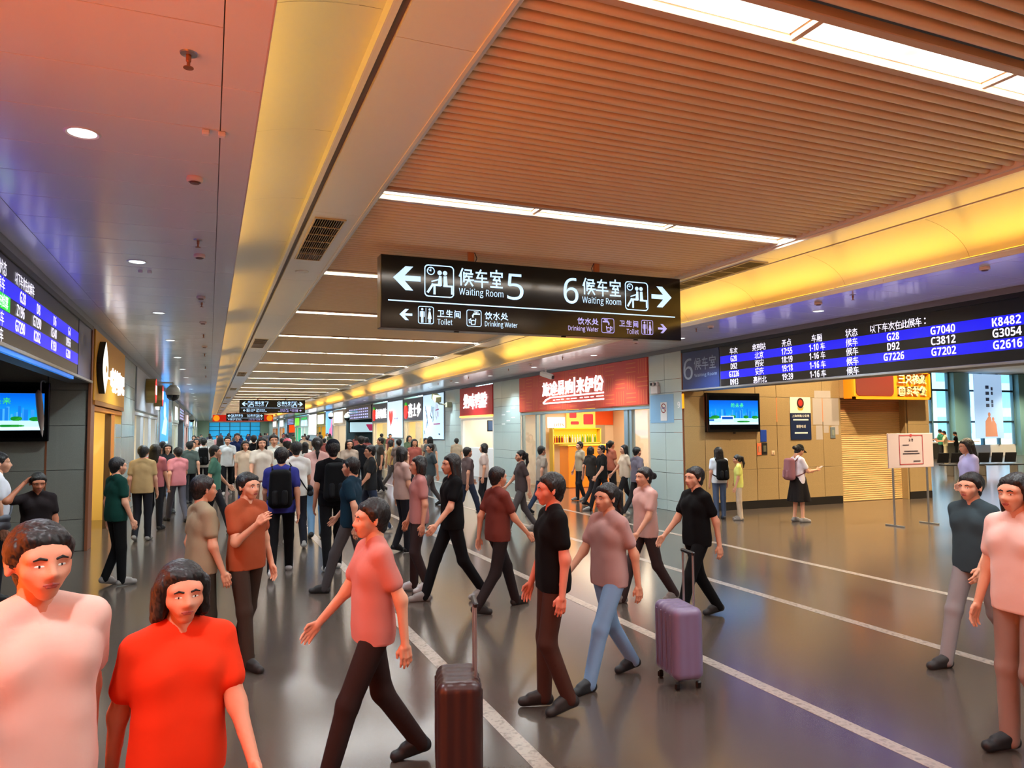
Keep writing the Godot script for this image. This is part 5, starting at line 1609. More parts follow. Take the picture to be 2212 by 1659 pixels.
func distant_board(z0: float, z1: float, label: String, right: bool) -> void:
	var x := XR if right else XL
	var s := -1.0 if right else 1.0
	var t := thing("departure_board", label, "LED board", Vector3(x, 0, z0))
	var l := z0 - z1
	put(soft_box(Vector3(0.3, 1.0, l), 0.01), "housing", mat(Color(0.14, 0.14, 0.24), 0.3), t, Transform3D(Basis.IDENTITY, Vector3(-s * 0.1, 3.4, -l / 2)))
	var fr := face_right_wall(Vector3(-0.052, 0, -l)) if right else face_left_wall(Vector3(0.052, 0, 0))
	var st := new_st()
	for r in 4:
		for c in 11:
			plate(st, fr, rect(1.6 + c * 0.72, 3.0 + r * 0.21, 1.6 + c * 0.72 + (0.4 if c % 3 else 0.5), 3.1 + r * 0.21), 0.003)
	done(st, "led_characters", glow(Color(0.70, 0.72, 1.0), 1.1), t)
	st = new_st()
	plate(st, fr, rect(1.5, 3.39, 5.2, 3.60), 0.002)
	done(st, "cyan_rows", glow(Color(0.02, 0.50, 0.58), 0.8), t)

func build_left_shops() -> void:
	# --- yellow milk bar
	var t := shop(0, -15.0, -20.0, 3.0, "yellow milk bar with a white leaf-shaped light sign", Color(0.84, 0.74, 0.48), 7.0, Color(1.0, 0.88, 0.62))
	var yel := Color(0.84, 0.60, 0.08)
	var fr := fascia(t, 0, 5.0, 2.66, 3.95, yel, 0.5)
	block("fascia_lip", Vector3(0.06, 2.58, -0.05), Vector3(-0.2, 2.66, -4.95), mat(Color(0.62, 0.40, 0.12), 0.5), t)
	jambs(t, 0, 5.0, 2.5, mat(Color(0.86, 0.52, 0.05), 0.5), [[3.55, 0.6]])
	for z in [0.05, 3.2]:
		put(soft_box(Vector3(0.12, 2.5, 0.08), 0.006), "dark_post", mat(Color(0.35, 0.24, 0.12), 0.5), t, Transform3D(Basis.IDENTITY, Vector3(-0.08, 1.25, -z)))
	for i in 7:
		block("grille_bar", Vector3(-0.5, 0, -0.4 - i * 0.42), Vector3(-0.47, 2.5, -0.43 - i * 0.42), M.dark, t)
	for y in [1.5, 2.0]:
		block("grille_rail", Vector3(-0.5, y, -0.1), Vector3(-0.47, y + 0.03, -3.2), M.dark, t)
	block("display_case", Vector3(-0.9, 0, -0.6), Vector3(-1.7, 1.4, -3.2), mat(Color(0.55, 0.66, 0.62), 0.15), t)
	tile_run_on(t, 3.87, 4.98)
	var st := new_st()
	var ls := thing("leaf_light_sign", "white leaf-shaped light sign standing off the yellow fascia", "sign", Vector3(XL, 3.29, -15.56))
	var leaf := PackedVector2Array()
	for i in 25:
		leaf.append(Vector2(0.39 * sin(PI * i / 24.0), -0.49 + 0.98 * i / 24.0))
	for i in range(23, 0, -1):
		leaf.append(Vector2(-0.39 * sin(PI * i / 24.0), -0.49 + 0.98 * i / 24.0))
	plate(st, face_left_wall(Vector3(0.052, 0, 0)), leaf, 0.10)
	done(st, "can", M.dark, ls)
	st = new_st()
	plate(st, face_left_wall(Vector3(0.153, 0, 0)), leaf, 0.004)
	done(st, "lit_face", glow(Color(1.0, 0.98, 0.92), 1.3), ls)
	st = new_st()
	plate(st, face_left_wall(Vector3(0.158, 0, 0)), circle(Vector2(0.1, -0.02), 0.1, 0.07), 0.003)
	done(st, "yellow_mark", mat(Color(0.92, 0.72, 0.08), 0.5), ls)
	area(Vector3(0.18, 0, 0), Vector2(0.6, 0.9), Vector3(1, 0, 0), Color(1, 0.97, 0.9), 1.0, ls)
	st = new_st()
	han(st, fr, "一鸣真鲜奶吧", 1.72, 2.92, 0.47, 0.52, 0.036, 0.04, 0.02)
	done(st, "lit_lettering", M.letter_white, t)
	# --- grey shop with round red logo boxes
	t = shop(0, -23.3, -33.0, 3.0, "grey-white shop with round red light signs", Color(0.84, 0.82, 0.76), 5.0)
	fr = fascia(t, 0, 9.7, 2.72, 3.95, Color(0.62, 0.66, 0.70))
	jambs(t, 0, 9.7, 2.6, mat(Color(0.70, 0.74, 0.76), 0.4), [[0.15, 0.3], [2.9, 1.1], [6.2, 1.4], [9.3, 0.7]])
	for q in [[-26.6, "nearer the yellow milk bar"], [-30.4, "farther from the yellow milk bar"]]:
		var rs := thing("round_light_sign", "round red light sign on the grey shop, " + q[1], "sign", Vector3(XL, 3.42, q[0]), 0.0, "round red light signs")
		st = new_st()
		plate(st, face_left_wall(Vector3(0.06, 0, 0)), circle(Vector2.ZERO, 0.46, 0.40), 0.28)
		done(st, "can", mat(Color(0.55, 0.45, 0.20), 0.4), rs)
		st = new_st()
		plate(st, face_left_wall(Vector3(0.341, 0, 0)), circle(Vector2.ZERO, 0.46, 0.40), 0.004)
		done(st, "lit_face", glow(Color(0.92, 0.05, 0.09), 1.0), rs)
		st = new_st()
		plate(st, face_left_wall(Vector3(0.347, 0, 0)), rect(-0.3, -0.13, 0.36, 0.17), 0.003)
		done(st, "white_patch", glow(Color(1, 0.95, 0.95), 1.4), rs)
	st = new_st()
	for i in 3:
		plate(st, fr, round_rect(7.9 + i * 0.55, 2.95 - 0.0, 8.35 + i * 0.55, 3.5, 0.08), 0.05)
	done(st, "lit_lettering", M.letter_white, t)
	# --- blue light box
	var lb := lightbox(0, -34.3, -41.0, 1.45, 3.92, Color(0.10, 0.62, 1.0), 0.95, "tall blue light box poster with a white figure on the left wall")
	st = new_st()
	plate(st, lb[1], circle(Vector2(3.3, 3.05), 1.0, 0.42), 0.003)
	plate(st, lb[1], PackedVector2Array([Vector2(1.0, 2.0), Vector2(4.6, 1.9), Vector2(5.6, 2.6), Vector2(4.4, 2.8), Vector2(2.4, 2.6)]), 0.003)
	plate(st, lb[1], rect(0.4, 1.5, 6.2, 1.62), 0.003)
	done(st, "printed_cloud", glow(Color(0.72, 0.90, 1.0), 0.9), lb[0])
	# --- further left shops
	for q in [
		[-46.0, -55.0, Color(0.62, 0.68, 0.66), Color(0.80, 0.84, 0.78), "pale green-grey shop with a small white sign on the left", Color(1, 1, 1), 1.2],
		[-69.0, -82.0, Color(0.78, 0.70, 0.70), Color(0.62, 0.34, 0.22), "pinkish shop with a brown pillar far on the left", Color(0.95, 0.85, 0.85), 0.9],
		[-86.0, -100.0, Color(0.62, 0.80, 0.92), Color(0.55, 0.78, 0.90), "pale blue lit shop far on the left", Color(0.6, 0.85, 1.0), 1.1],
		[-104.0, -118.0, Color(0.70, 0.74, 0.62), Color(0.70, 0.78, 0.60), "pale green shop near the far glass wall", Color(1, 1, 0.9), 0.9],
		[-124.0, -136.0, Color(0.60, 0.64, 0.58), Color(0.66, 0.72, 0.60), "last small shop before the far glass wall on the left", Color(1, 1, 1), 0.8]]:
		t = shop(0, q[0], q[1], 3.0, q[4], q[3], 4.0)
		fr = fascia(t, 0, q[0] - q[1], 2.6, 3.9, q[2])
		var w: float = q[0] - q[1]
		block("sign_panel", Vector3(0.04, 2.8, -w * 0.3), Vector3(0.09, 3.6, -w * 0.62), glow(q[5], q[6]), t)
		jambs(t, 0, w, 2.5, mat(q[2].lerp(Color.WHITE, 0.3), 0.4), [[0.15, 0.3], [w - 0.15, 0.3], [w * 0.4, 0.8]])
	var og := struct("wall_opening_left")
	og.position = Vector3(XL, 0, -55.0)
	block("back_wall", Vector3(-4.0, 0, 0), Vector3(-4.1, LOW, -11), M.grey, og)
	block("end_wall", Vector3(0, 0, -10.8), Vector3(-4.0, LOW, -11), M.grey, og)
	block("lid", Vector3(0, 3.9, 0), Vector3(-4.1, 4.0, -11), M.plaster, og)
	distant_board(-55.2, -65.8, "small distant LED departure board over the second left opening", false)

func tile_run_on(t: Node3D, z0: float, z1: float) -> void:
	for r in 6:
		var h: float = TILE_ROWS[r + 1] - TILE_ROWS[r]
		if TILE_ROWS[r + 1] > 2.6:
			break
		put(soft_box(Vector3(0.05, h - 0.008, z1 - z0), 0.003), "tile", M.tile, t, Transform3D(Basis.IDENTITY, Vector3(-0.02, TILE_ROWS[r] + h / 2, -(z0 + z1) / 2)))

# ---------------------------------------------------------------- cameras, emergency lamp, stickers
func build_small_things() -> void:
	# white bullet camera under the right ceiling by the red fascia
	var c := thing("bullet_camera", "white bullet security camera under the ceiling by the red fascia", "camera", Vector3(10.35, LOW, -21.9))
	put(soft_box(Vector3(0.16, 0.16, 0.5), 0.03), "body", M.white, c, Transform3D(Basis(Vector3.RIGHT, 0.35) * Basis(Vector3.UP, 0.5), Vector3(0, -0.22, 0)))
	put(soft_box(Vector3(0.05, 0.2, 0.05), 0.005), "bracket", M.white, c, Transform3D(Basis.IDENTITY, Vector3(0, -0.1, -0.08)))
	put(soft_box(Vector3(0.12, 0.12, 0.03), 0.01), "lens", M.dark, c, Transform3D(Basis(Vector3.RIGHT, 0.35) * Basis(Vector3.UP, 0.5), Vector3(0.12, -0.31, 0.23)))
	# box cameras on wall arms
	c = thing("box_camera", "cream box security camera on an arm beside the calligraphy poster", "camera", Vector3(XR, 3.25, -33.4))
	put(soft_box(Vector3(0.3, 0.3, 0.7), 0.03), "body", mat(Color(0.75, 0.74, 0.55), 0.5), c, Transform3D(Basis(Vector3.RIGHT, 0.3), Vector3(-0.6, 0.35, -0.5)))
	put(soft_box(Vector3(0.25, 0.25, 0.3), 0.02), "bracket", mat(Color(0.60, 0.60, 0.48), 0.5), c, Transform3D(Basis.IDENTITY, Vector3(-0.15, 0, 0)))
	var st := new_st()
	tube(st, [Vector3(-0.2, 0, 0), Vector3(-0.5, 0.05, -0.3), Vector3(-0.6, 0.2, -0.5)], 0.035)
	done(st, "arm", mat(Color(0.60, 0.60, 0.48), 0.5), c)
	# dome cameras
	for q in [[XL + 0.75, 3.42, -29.0, "white dome security camera before the round red signs"], [XR - 0.7, 3.05, -58.0, "dome security camera hung before the far departure board"], [XR - 0.75, 3.3, -66.0, "dome security camera before the beige shop"], [XL + 0.6, 3.1, -68.0, "dome security camera far on the left wall"]]:
		c = thing("dome_camera", q[3], "camera", Vector3(q[0], q[1], q[2]))
		st = new_st()
		lathe(st, PackedVector2Array([Vector2(0.24, -0.02), Vector2(0.25, 0.08), Vector2(0.2, 0.24), Vector2(0.1, 0.34), Vector2(0.0, 0.36)]), Vector3.ZERO, 18)
		done(st, "cap", mat(Color(0.74, 0.76, 0.72), 0.4), c)
		st = new_st()
		lathe(st, PackedVector2Array([Vector2(0.0, -0.24), Vector2(0.12, -0.21), Vector2(0.2, -0.12), Vector2(0.22, -0.02)]), Vector3.ZERO, 18)
		done(st, "dome", M.black_gloss, c)
		var s := -1.0 if q[0] < 4 else 1.0
		st = new_st()
		tube(st, [Vector3(0, 0.34, 0), Vector3(0, 0.42, 0), Vector3(s * (minf(absf(q[0] - XL), absf(q[0] - XR)) - (0.012 if q[2] == -68.0 else 0.052)), 0.42, 0)], 0.03)
		done(st, "arm", M.white, c)
	# twin-head emergency lamp on the tiles
	c = thing("emergency_lamp", "white twin-head emergency lamp on the tiled wall by the red fascia", "emergency lamp", Vector3(XR, 3.07, -15.98))
	put(soft_box(Vector3(0.1, 0.2, 0.3), 0.01), "box", M.white, c, Transform3D(Basis.IDENTITY, Vector3(-0.06, -0.02, 0)))
	for s in [-1, 1]:
		put(soft_box(Vector3(0.1, 0.11, 0.12), 0.03), "lamp_head", M.white, c, Transform3D(Basis.IDENTITY, Vector3(-0.08, 0.13, s * 0.09)))
		put(soft_box(Vector3(0.02, 0.07, 0.08), 0.01), "lens", M.dark, c, Transform3D(Basis.IDENTITY, Vector3(-0.135, 0.13, s * 0.09)))
	# no-smoking sticker on a blue backing sheet
	c = thing("no_smoking_sign", "white no-smoking sign on the blue-tinted tiles by the waiting-room corner", "sign", Vector3(XR - 0.014, 2.5, -15.68))
	block("backing_sheet", Vector3(0, -0.3, -0.62), Vector3(-0.006, 0.42, 0.42), mat(Color(0.52, 0.68, 0.80), 0.25), c)
	block("plate", Vector3(-0.006, -0.25, -0.14), Vector3(-0.014, 0.22, 0.14), M.white, c)
	st = new_st()
	var fr := face_right_wall(Vector3(-0.014, 0, 0))
	ring(st, fr, circle(Vector2(0, 0.07), 0.11), 0.022)
	ink(st, fr, PackedVector2Array([Vector2(-0.07, 0.14), Vector2(0.07, 0.0)]), 0.02)
	done(st, "red_ring", mat(Color(0.70, 0.12, 0.16), 0.5), c)
	st = new_st()
	plate(st, fr, rect(-0.06, 0.06, 0.06, 0.09), 0.003)
	done(st, "cigarette", mat(Color(0.15, 0.25, 0.5), 0.5), c)
	c = thing("number_plate", "white figure 9 on the tiled wall beside the waiting-room corner", "sign", Vector3(XR - 0.012, 2.62, -15.05))
	st = new_st()
	latin(st, face_right_wall(Vector3.ZERO), "9", -0.05, -0.06, 0.11, 0.15, true, 0.003)
	done(st, "figure", M.white, c)
	c = thing("gold_sign_edge", "thin amber light strip on the waiting-room corner under the board", "light strip", Vector3(XR + 0.0, 2.72, -14.86))
	put(soft_box(Vector3(0.04, 0.36, 0.05), 0.005), "strip", glow(Color(1.0, 0.62, 0.05), 1.0), c, Transform3D(Basis.IDENTITY, Vector3(-0.02, 0, 0)))
	# stickers on the near kiosk tiles
	c = thing("opening_hours_sheet", "small white printed sheet on the tiles beside the crimson kiosk", "sheet", Vector3(XR - 0.014, 2.95, -26.4))
	for k in 6:
		block("printed_line", Vector3(0, -0.1 - k * 0.12, 0.9 - (k % 3) * 0.5), Vector3(-0.004, -0.06 - k * 0.12, 0.55 - (k % 3) * 0.5), mat(Color(0.92, 0.94, 0.92), 0.5), c)

# ---------------------------------------------------------------- behind the camera
func build_behind() -> void:
	# out of view: orange panel on the left wall, lighting the near ceiling
	var lb := lightbox(0, 3.5, -4.5, 0.4, 3.45, Color(1.0, 0.44, 0.14), 1.4, "unseen orange-red lit panel on the left wall beside the photographer, lighting the ceiling")
	area(Vector3(0.09, 1.8, -4.0), Vector2(7.6, 2.7), Vector3(1, 0, 0), Color(1.0, 0.42, 0.15), 2.3, lb[0])  # second light over the unseen panel, for the near ceiling and people
	for z in [-2.0, -4.0, -6.0]:  # bars and shelves set on the unseen panel
		block("unseen_panel_bar", Vector3(0.05, 0.4, z - 0.03), Vector3(0.085, 3.4, z + 0.03), M.dark, lb[0])
	for y in [1.15, 2.1]:
		block("unseen_panel_shelf", Vector3(0.056, y, -0.2), Vector3(0.30, y + 0.03, -7.8), mat(Color(0.75, 0.45, 0.25), 0.5), lb[0])

# ---------------------------------------------------------------- bodies: a field of tapered capsules meshed as surface nets
# a bone is [a, b, ra, rb]
func net(bones: Array, k: float, cell: float, floor_y := -9.0) -> Array:
	var lo := Vector3(1e9, 1e9, 1e9)
	var hi := -lo
	for b in bones:
		var r: float = maxf(b[2], b[3]) + k + cell * 2.5
		for p in [b[0], b[1]]:
			lo = lo.min(p - Vector3(r, r, r))
			hi = hi.max(p + Vector3(r, r, r))
	var nx := int((hi.x - lo.x) / cell) + 2
	var ny := int((hi.y - lo.y) / cell) + 2
	var nz := int((hi.z - lo.z) / cell) + 2
	var f := PackedFloat32Array()
	f.resize(nx * ny * nz)
	f.fill(9.0)
	for b in bones:
		var a: Vector3 = b[0]
		var e: Vector3 = b[1]
		var ra: float = b[2]
		var dr: float = b[3] - b[2]
		var r: float = maxf(b[2], b[3]) + k + cell * 2.0
		var mn := ((a.min(e) - Vector3(r, r, r) - lo) / cell).floor()
		var mx := ((a.max(e) + Vector3(r, r, r) - lo) / cell).ceil()
		var bx := e.x - a.x
		var by := e.y - a.y
		var bz := e.z - a.z
		var ll := maxf(bx * bx + by * by + bz * bz, 1e-9)
		for i in range(maxi(0, int(mn.x)), mini(nx, int(mx.x) + 1)):
			var px := lo.x + i * cell - a.x
			for j in range(maxi(0, int(mn.y)), mini(ny, int(mx.y) + 1)):
				var py := lo.y + j * cell - a.y
				var at := (i * ny + j) * nz
				var dxy := px * bx + py * by
				for l in range(maxi(0, int(mn.z)), mini(nz, int(mx.z) + 1)):
					var pz := lo.z + l * cell - a.z
					var t := clampf((dxy + pz * bz) / ll, 0.0, 1.0)
					var qx := px - bx * t
					var qy := py - by * t
					var qz := pz - bz * t
					var d := sqrt(qx * qx + qy * qy + qz * qz) - ra - dr * t
					var o := f[at + l]
					var h := maxf(k - absf(d - o), 0.0) / k
					f[at + l] = minf(d, o) - h * h * k * 0.25
	if floor_y > -8.0:   # an open hem: everything below it is cut away
		for j in ny:
			var cut := floor_y - (lo.y + j * cell)
			if cut > -cell * 2.0:
				for i in nx:
					for l in nz:
						var q := (i * ny + j) * nz + l
						f[q] = maxf(f[q], cut)
	var sx := ny * nz
	var sy := nz
	var offs := [0, sx, sy, sx + sy, 1, sx + 1, sy + 1, sx + sy + 1]
	var id := PackedInt32Array()
	id.resize(f.size())
	id.fill(-1)
	var vs := PackedVector3Array()
	var ns := PackedVector3Array()
	var lim := cell * 1.8
	var c := PackedFloat32Array()
	c.resize(8)
	for i in nx - 1:
		for j in ny - 1:
			var at := (i * ny + j) * nz
			for l in nz - 1:
				if absf(f[at + l]) > lim:
					continue
				var neg := 0
				for q in 8:
					c[q] = f[at + l + offs[q]]
					if c[q] < 0.0:
						neg += 1
				if neg == 0 or neg == 8:
					continue
				var s := Vector3.ZERO
				var n := 0
				for ed in [[0, 1], [2, 3], [4, 5], [6, 7], [0, 2], [1, 3], [4, 6], [5, 7], [0, 4], [1, 5], [2, 6], [3, 7]]:
					var va := c[ed[0]]
					var vb := c[ed[1]]
					if (va < 0.0) != (vb < 0.0):
						var t := va / (va - vb)
						var pa := Vector3(ed[0] & 1, (ed[0] >> 1) & 1, (ed[0] >> 2) & 1)
						var pb := Vector3(ed[1] & 1, (ed[1] >> 1) & 1, (ed[1] >> 2) & 1)
						s += pa.lerp(pb, t)
						n += 1
				id[at + l] = vs.size()
				vs.append(lo + (Vector3(i, j, l) + s / n) * cell)
				ns.append(Vector3(c[1] + c[3] + c[5] + c[7] - c[0] - c[2] - c[4] - c[6], c[2] + c[3] + c[6] + c[7] - c[0] - c[1] - c[4] - c[5], c[4] + c[5] + c[6] + c[7] - c[0] - c[1] - c[2] - c[3]).normalized())
	var ix := PackedInt32Array()
	var dirs := [[sx, sy, 1], [sy, 1, sx], [1, sx, sy]]
	for i in range(1, nx - 1):
		for j in range(1, ny - 1):
			var at := (i * ny + j) * nz
			for l in range(1, nz - 1):
				var p := at + l
				if id[p] < 0:
					continue
				var v0 := f[p]
				for d in dirs:
					var v1 := f[p + d[0]]
					if (v0 < 0.0) == (v1 < 0.0):
						continue
					var q0 := id[p]
					var q1 := id[p - d[1]]
					var q2 := id[p - d[1] - d[2]]
					var q3 := id[p - d[2]]
					if q1 < 0 or q2 < 0 or q3 < 0:
						continue
					if v0 < 0.0:
						ix.append_array([q0, q2, q1, q0, q3, q2])
					else:
						ix.append_array([q0, q1, q2, q0, q2, q3])
	return [vs, ns, ix]

func net_mesh(parts: Array) -> ArrayMesh:
	# parts: [net, transform]; joined into one surface
	var vs := PackedVector3Array()
	var ns := PackedVector3Array()
	var ix := PackedInt32Array()
	for p in parts:
		var t: Transform3D = p[1]
		var base := vs.size()
		var flip := t.basis.determinant() < 0.0
		for v in p[0][0]:
			vs.append(t * v)
		for n in p[0][1]:
			ns.append((t.basis * n).normalized())
		var src: PackedInt32Array = p[0][2]
		for k in range(0, src.size(), 3):
			ix.append(base + src[k])
			ix.append(base + src[k + (2 if flip else 1)])
			ix.append(base + src[k + (1 if flip else 2)])
	var arr := []
	arr.resize(Mesh.ARRAY_MAX)
	arr[Mesh.ARRAY_VERTEX] = vs
	arr[Mesh.ARRAY_NORMAL] = ns
	arr[Mesh.ARRAY_INDEX] = ix
	var m := ArrayMesh.new()
	if vs.size():
		m.add_surface_from_arrays(Mesh.PRIMITIVE_TRIANGLES, arr)
	return m

func V(x: float, y: float, z: float) -> Vector3:
	return Vector3(x, y, z)

# head round its own centre, facing -z; 0.235 m tall
func head_bones() -> Array:
	var b := [[V(0, 0.032, 0.014), V(0, 0.036, 0.018), 0.086, 0.086], [V(0, 0.02, -0.028), V(0, -0.03, -0.034), 0.058, 0.056], [V(0, -0.04, -0.034), V(0, -0.078, -0.052), 0.052, 0.034], [V(0, -0.05, 0.03), V(0, -0.15, 0.035), 0.05, 0.05],
		[V(0, 0.006, -0.086), V(0, -0.026, -0.104), 0.009, 0.013], [V(-0.014, -0.032, -0.090), V(0.014, -0.032, -0.090), 0.010, 0.010], [V(-0.022, -0.058, -0.078), V(0.022, -0.058, -0.078), 0.012, 0.012],
		[V(-0.045, 0.026, -0.064), V(0.045, 0.026, -0.064), 0.022, 0.022], [V(-0.045, -0.02, -0.05), V(-0.03, -0.03, -0.06), 0.026, 0.024], [V(0.045, -0.02, -0.05), V(0.03, -0.03, -0.06), 0.026, 0.024]]
	for s in [-1.0, 1.0]:
		b.append([V(s * 0.084, 0.012, 0.012), V(s * 0.088, -0.022, 0.006), 0.014, 0.009])
	return b

func hand_bones() -> Array:
	# hangs down from the wrist at the origin, palm towards -x side, thumb towards -z
	var b := [[V(0, 0.01, 0), V(0, -0.03, 0), 0.024, 0.026], [V(0, -0.04, -0.022), V(0, -0.085, -0.026), 0.017, 0.014], [V(0, -0.04, 0.0), V(0, -0.09, 0.0), 0.018, 0.015], [V(0, -0.04, 0.02), V(0, -0.083, 0.024), 0.016, 0.013]]
	var zs := [-0.030, -0.010, 0.010, 0.028]
	var ln := [0.036, 0.041, 0.038, 0.029]
	for i in 4:
		var p := V(0, -0.088 - (0.005 if i in [1, 2] else 0.0), zs[i])
		var q := p + V(-0.010, -ln[i], zs[i] * 0.06)
		var e := q + V(-0.020, -ln[i] * 0.62, 0)
		b.append([p, q, 0.0088, 0.0080])
		b.append([q, e, 0.0080, 0.0070])
	b.append([V(-0.004, -0.028, -0.024), V(-0.012, -0.058, -0.048), 0.013, 0.010])
	b.append([V(-0.012, -0.058, -0.048), V(-0.020, -0.088, -0.050), 0.010, 0.008])
	return b

func hair_bones(kind: String) -> Array:
	var b := [[V(0, 0.046, 0.026), V(0, 0.044, 0.03), 0.093, 0.093], [V(0, 0.0, 0.045), V(0, -0.045, 0.05), 0.074, 0.056], [V(-0.045, 0.078, -0.042), V(0.045, 0.078, -0.042), 0.024, 0.024]]
	for s in [-1.0, 1.0]:
		b.append([V(s * 0.070, 0.05, -0.01), V(s * 0.076, 0.005, 0.012), 0.026, 0.018])
	if kind == "long":
		for x in [-0.06, -0.02, 0.02, 0.06]:
			b.append([V(x, 0.0, 0.06), V(x * 1.25, -0.27, 0.085), 0.042, 0.030])
		for s in [-1.0, 1.0]:
			b.append([V(s * 0.080, 0.03, -0.01), V(s * 0.092, -0.16, 0.02), 0.026, 0.022])
	elif kind == "bob":
		for x in [-0.06, 0.0, 0.06]:
			b.append([V(x, 0.0, 0.05), V(x * 1.2, -0.095, 0.055), 0.05, 0.038])
		for s in [-1.0, 1.0]:
			b.append([V(s * 0.082, 0.04, -0.015), V(s * 0.088, -0.075, -0.01), 0.026, 0.022])
	elif kind == "ponytail":
		b.append([V(0, 0.05, 0.10), V(0, 0.03, 0.14), 0.028, 0.034])
		b.append([V(0, 0.03, 0.14), V(0, -0.12, 0.155), 0.036, 0.030])
		b.append([V(0, -0.12, 0.155), V(0, -0.24, 0.13), 0.030, 0.010])
	elif kind == "bun":
		b.append([V(0, 0.02, 0.13), V(0, 0.015, 0.145), 0.044, 0.044])
	return b

func cap_bones() -> Array:
	var b := [[V(0, 0.062, 0.016), V(0, 0.066, 0.018), 0.094, 0.092]]
	for x in [-0.05, -0.017, 0.017, 0.05]:
		b.append([V(x, 0.052, -0.06), V(x * 0.9, 0.036, -0.155), 0.013, 0.010])
	return b

# joints of a figure 1.72 m tall that faces -z. Angles in radians, forward positive.
func joints(p: Dictionary) -> Dictionary:
	var j := {}
	var low := 9.0
	for s in [-1.0, 1.0]:
		var tag_ := "l" if s < 0 else "r"
		var sw: float = p.get(tag_ + "_leg", 0.0)
		var kb: float = p.get(tag_ + "_knee", 0.06)
		var hip := V(s * 0.092, 0.93, 0)
		var knee := hip + V(s * 0.004, -cos(sw), -sin(sw)) * 0.43
		var ank := knee + V(0, -cos(sw - kb), -sin(sw - kb)) * 0.42
		var toe_down: float = clampf(kb * 0.8 - 0.1, 0.0, 0.7)
		var toe := ank + V(s * 0.02, -0.055 - 0.14 * sin(toe_down), -0.16 * cos(toe_down))
		j[tag_ + "hip"] = hip
		j[tag_ + "knee"] = knee
		j[tag_ + "ank"] = ank
		j[tag_ + "toe"] = toe
		low = minf(low, minf(ank.y - 0.08, toe.y - 0.028))
		var aw: float = p.get(tag_ + "_arm", 0.0)
		var el: float = p.get(tag_ + "_elbow", 0.25)
		var ab: float = p.get(tag_ + "_out", 0.14)
		var sh := V(s * 0.168, 1.40, 0.008)
		var elb := sh + V(s * sin(ab), -cos(aw) * cos(ab), -sin(aw)) * 0.285
		var fd := V(s * sin(ab) * 0.5 + p.get(tag_ + "_in", 0.0) * -s, -cos(aw + el), -sin(aw + el)).normalized()
		var wr := elb + fd * 0.245
		j[tag_ + "sh"] = sh
		j[tag_ + "elb"] = p.get(tag_ + "_elb_at", elb)
		j[tag_ + "wri"] = p.get(tag_ + "_wri_at", wr)
	if p.has("sit"):
		low = 0.0
	for key in j.keys():
		j[key] = j[key] - V(0, low, 0)
	j["drop"] = low
	return j

var poses := {
	"stride_left": {"l_leg": 0.42, "l_knee": 0.10, "r_leg": -0.22, "r_knee": 0.42, "l_arm": -0.38, "r_arm": 0.40, "l_elbow": 0.3, "r_elbow": 0.35},
	"stride_right": {"r_leg": 0.40, "r_knee": 0.08, "l_leg": -0.25, "l_knee": 0.38, "r_arm": -0.32, "l_arm": 0.34, "r_elbow": 0.2, "l_elbow": 0.4},
	"pass": {"r_leg": 0.08, "r_knee": 0.04, "l_leg": 0.16, "l_knee": 0.55, "r_arm": 0.1, "l_arm": -0.12, "r_elbow": 0.25, "l_elbow": 0.25},
	"stand": {"r_leg": 0.02, "l_leg": -0.02, "r_arm": 0.03, "l_arm": 0.0, "r_elbow": 0.15, "l_elbow": 0.2},
	"strap": {"r_leg": 0.2, "l_leg": -0.15, "l_knee": 0.2, "r_arm": 0.35, "r_elbow": 1.95, "r_in": 0.35, "l_arm": 0.05},
	"phone": {"r_leg": 0.05, "l_leg": -0.05, "r_arm": 0.45, "r_elbow": 1.25, "r_in": 0.25, "l_arm": 0.35, "l_elbow": 1.2, "l_in": 0.35, "nod": 0.45, "lean": 0.06},
	"hand_on_hip": {"r_leg": 0.02, "l_leg": -0.02, "r_arm": -0.25, "r_out": 0.6, "r_elbow": 0.9, "r_in": 0.7, "l_arm": 0.05, "nod": 0.15},
	"hand_on_head": {"r_leg": 0.02, "l_leg": 0.0, "r_elb_at": Vector3(0.36, 1.40, -0.16), "r_wri_at": Vector3(0.17, 1.60, -0.06), "l_arm": 0.1, "nod": 0.25},
}

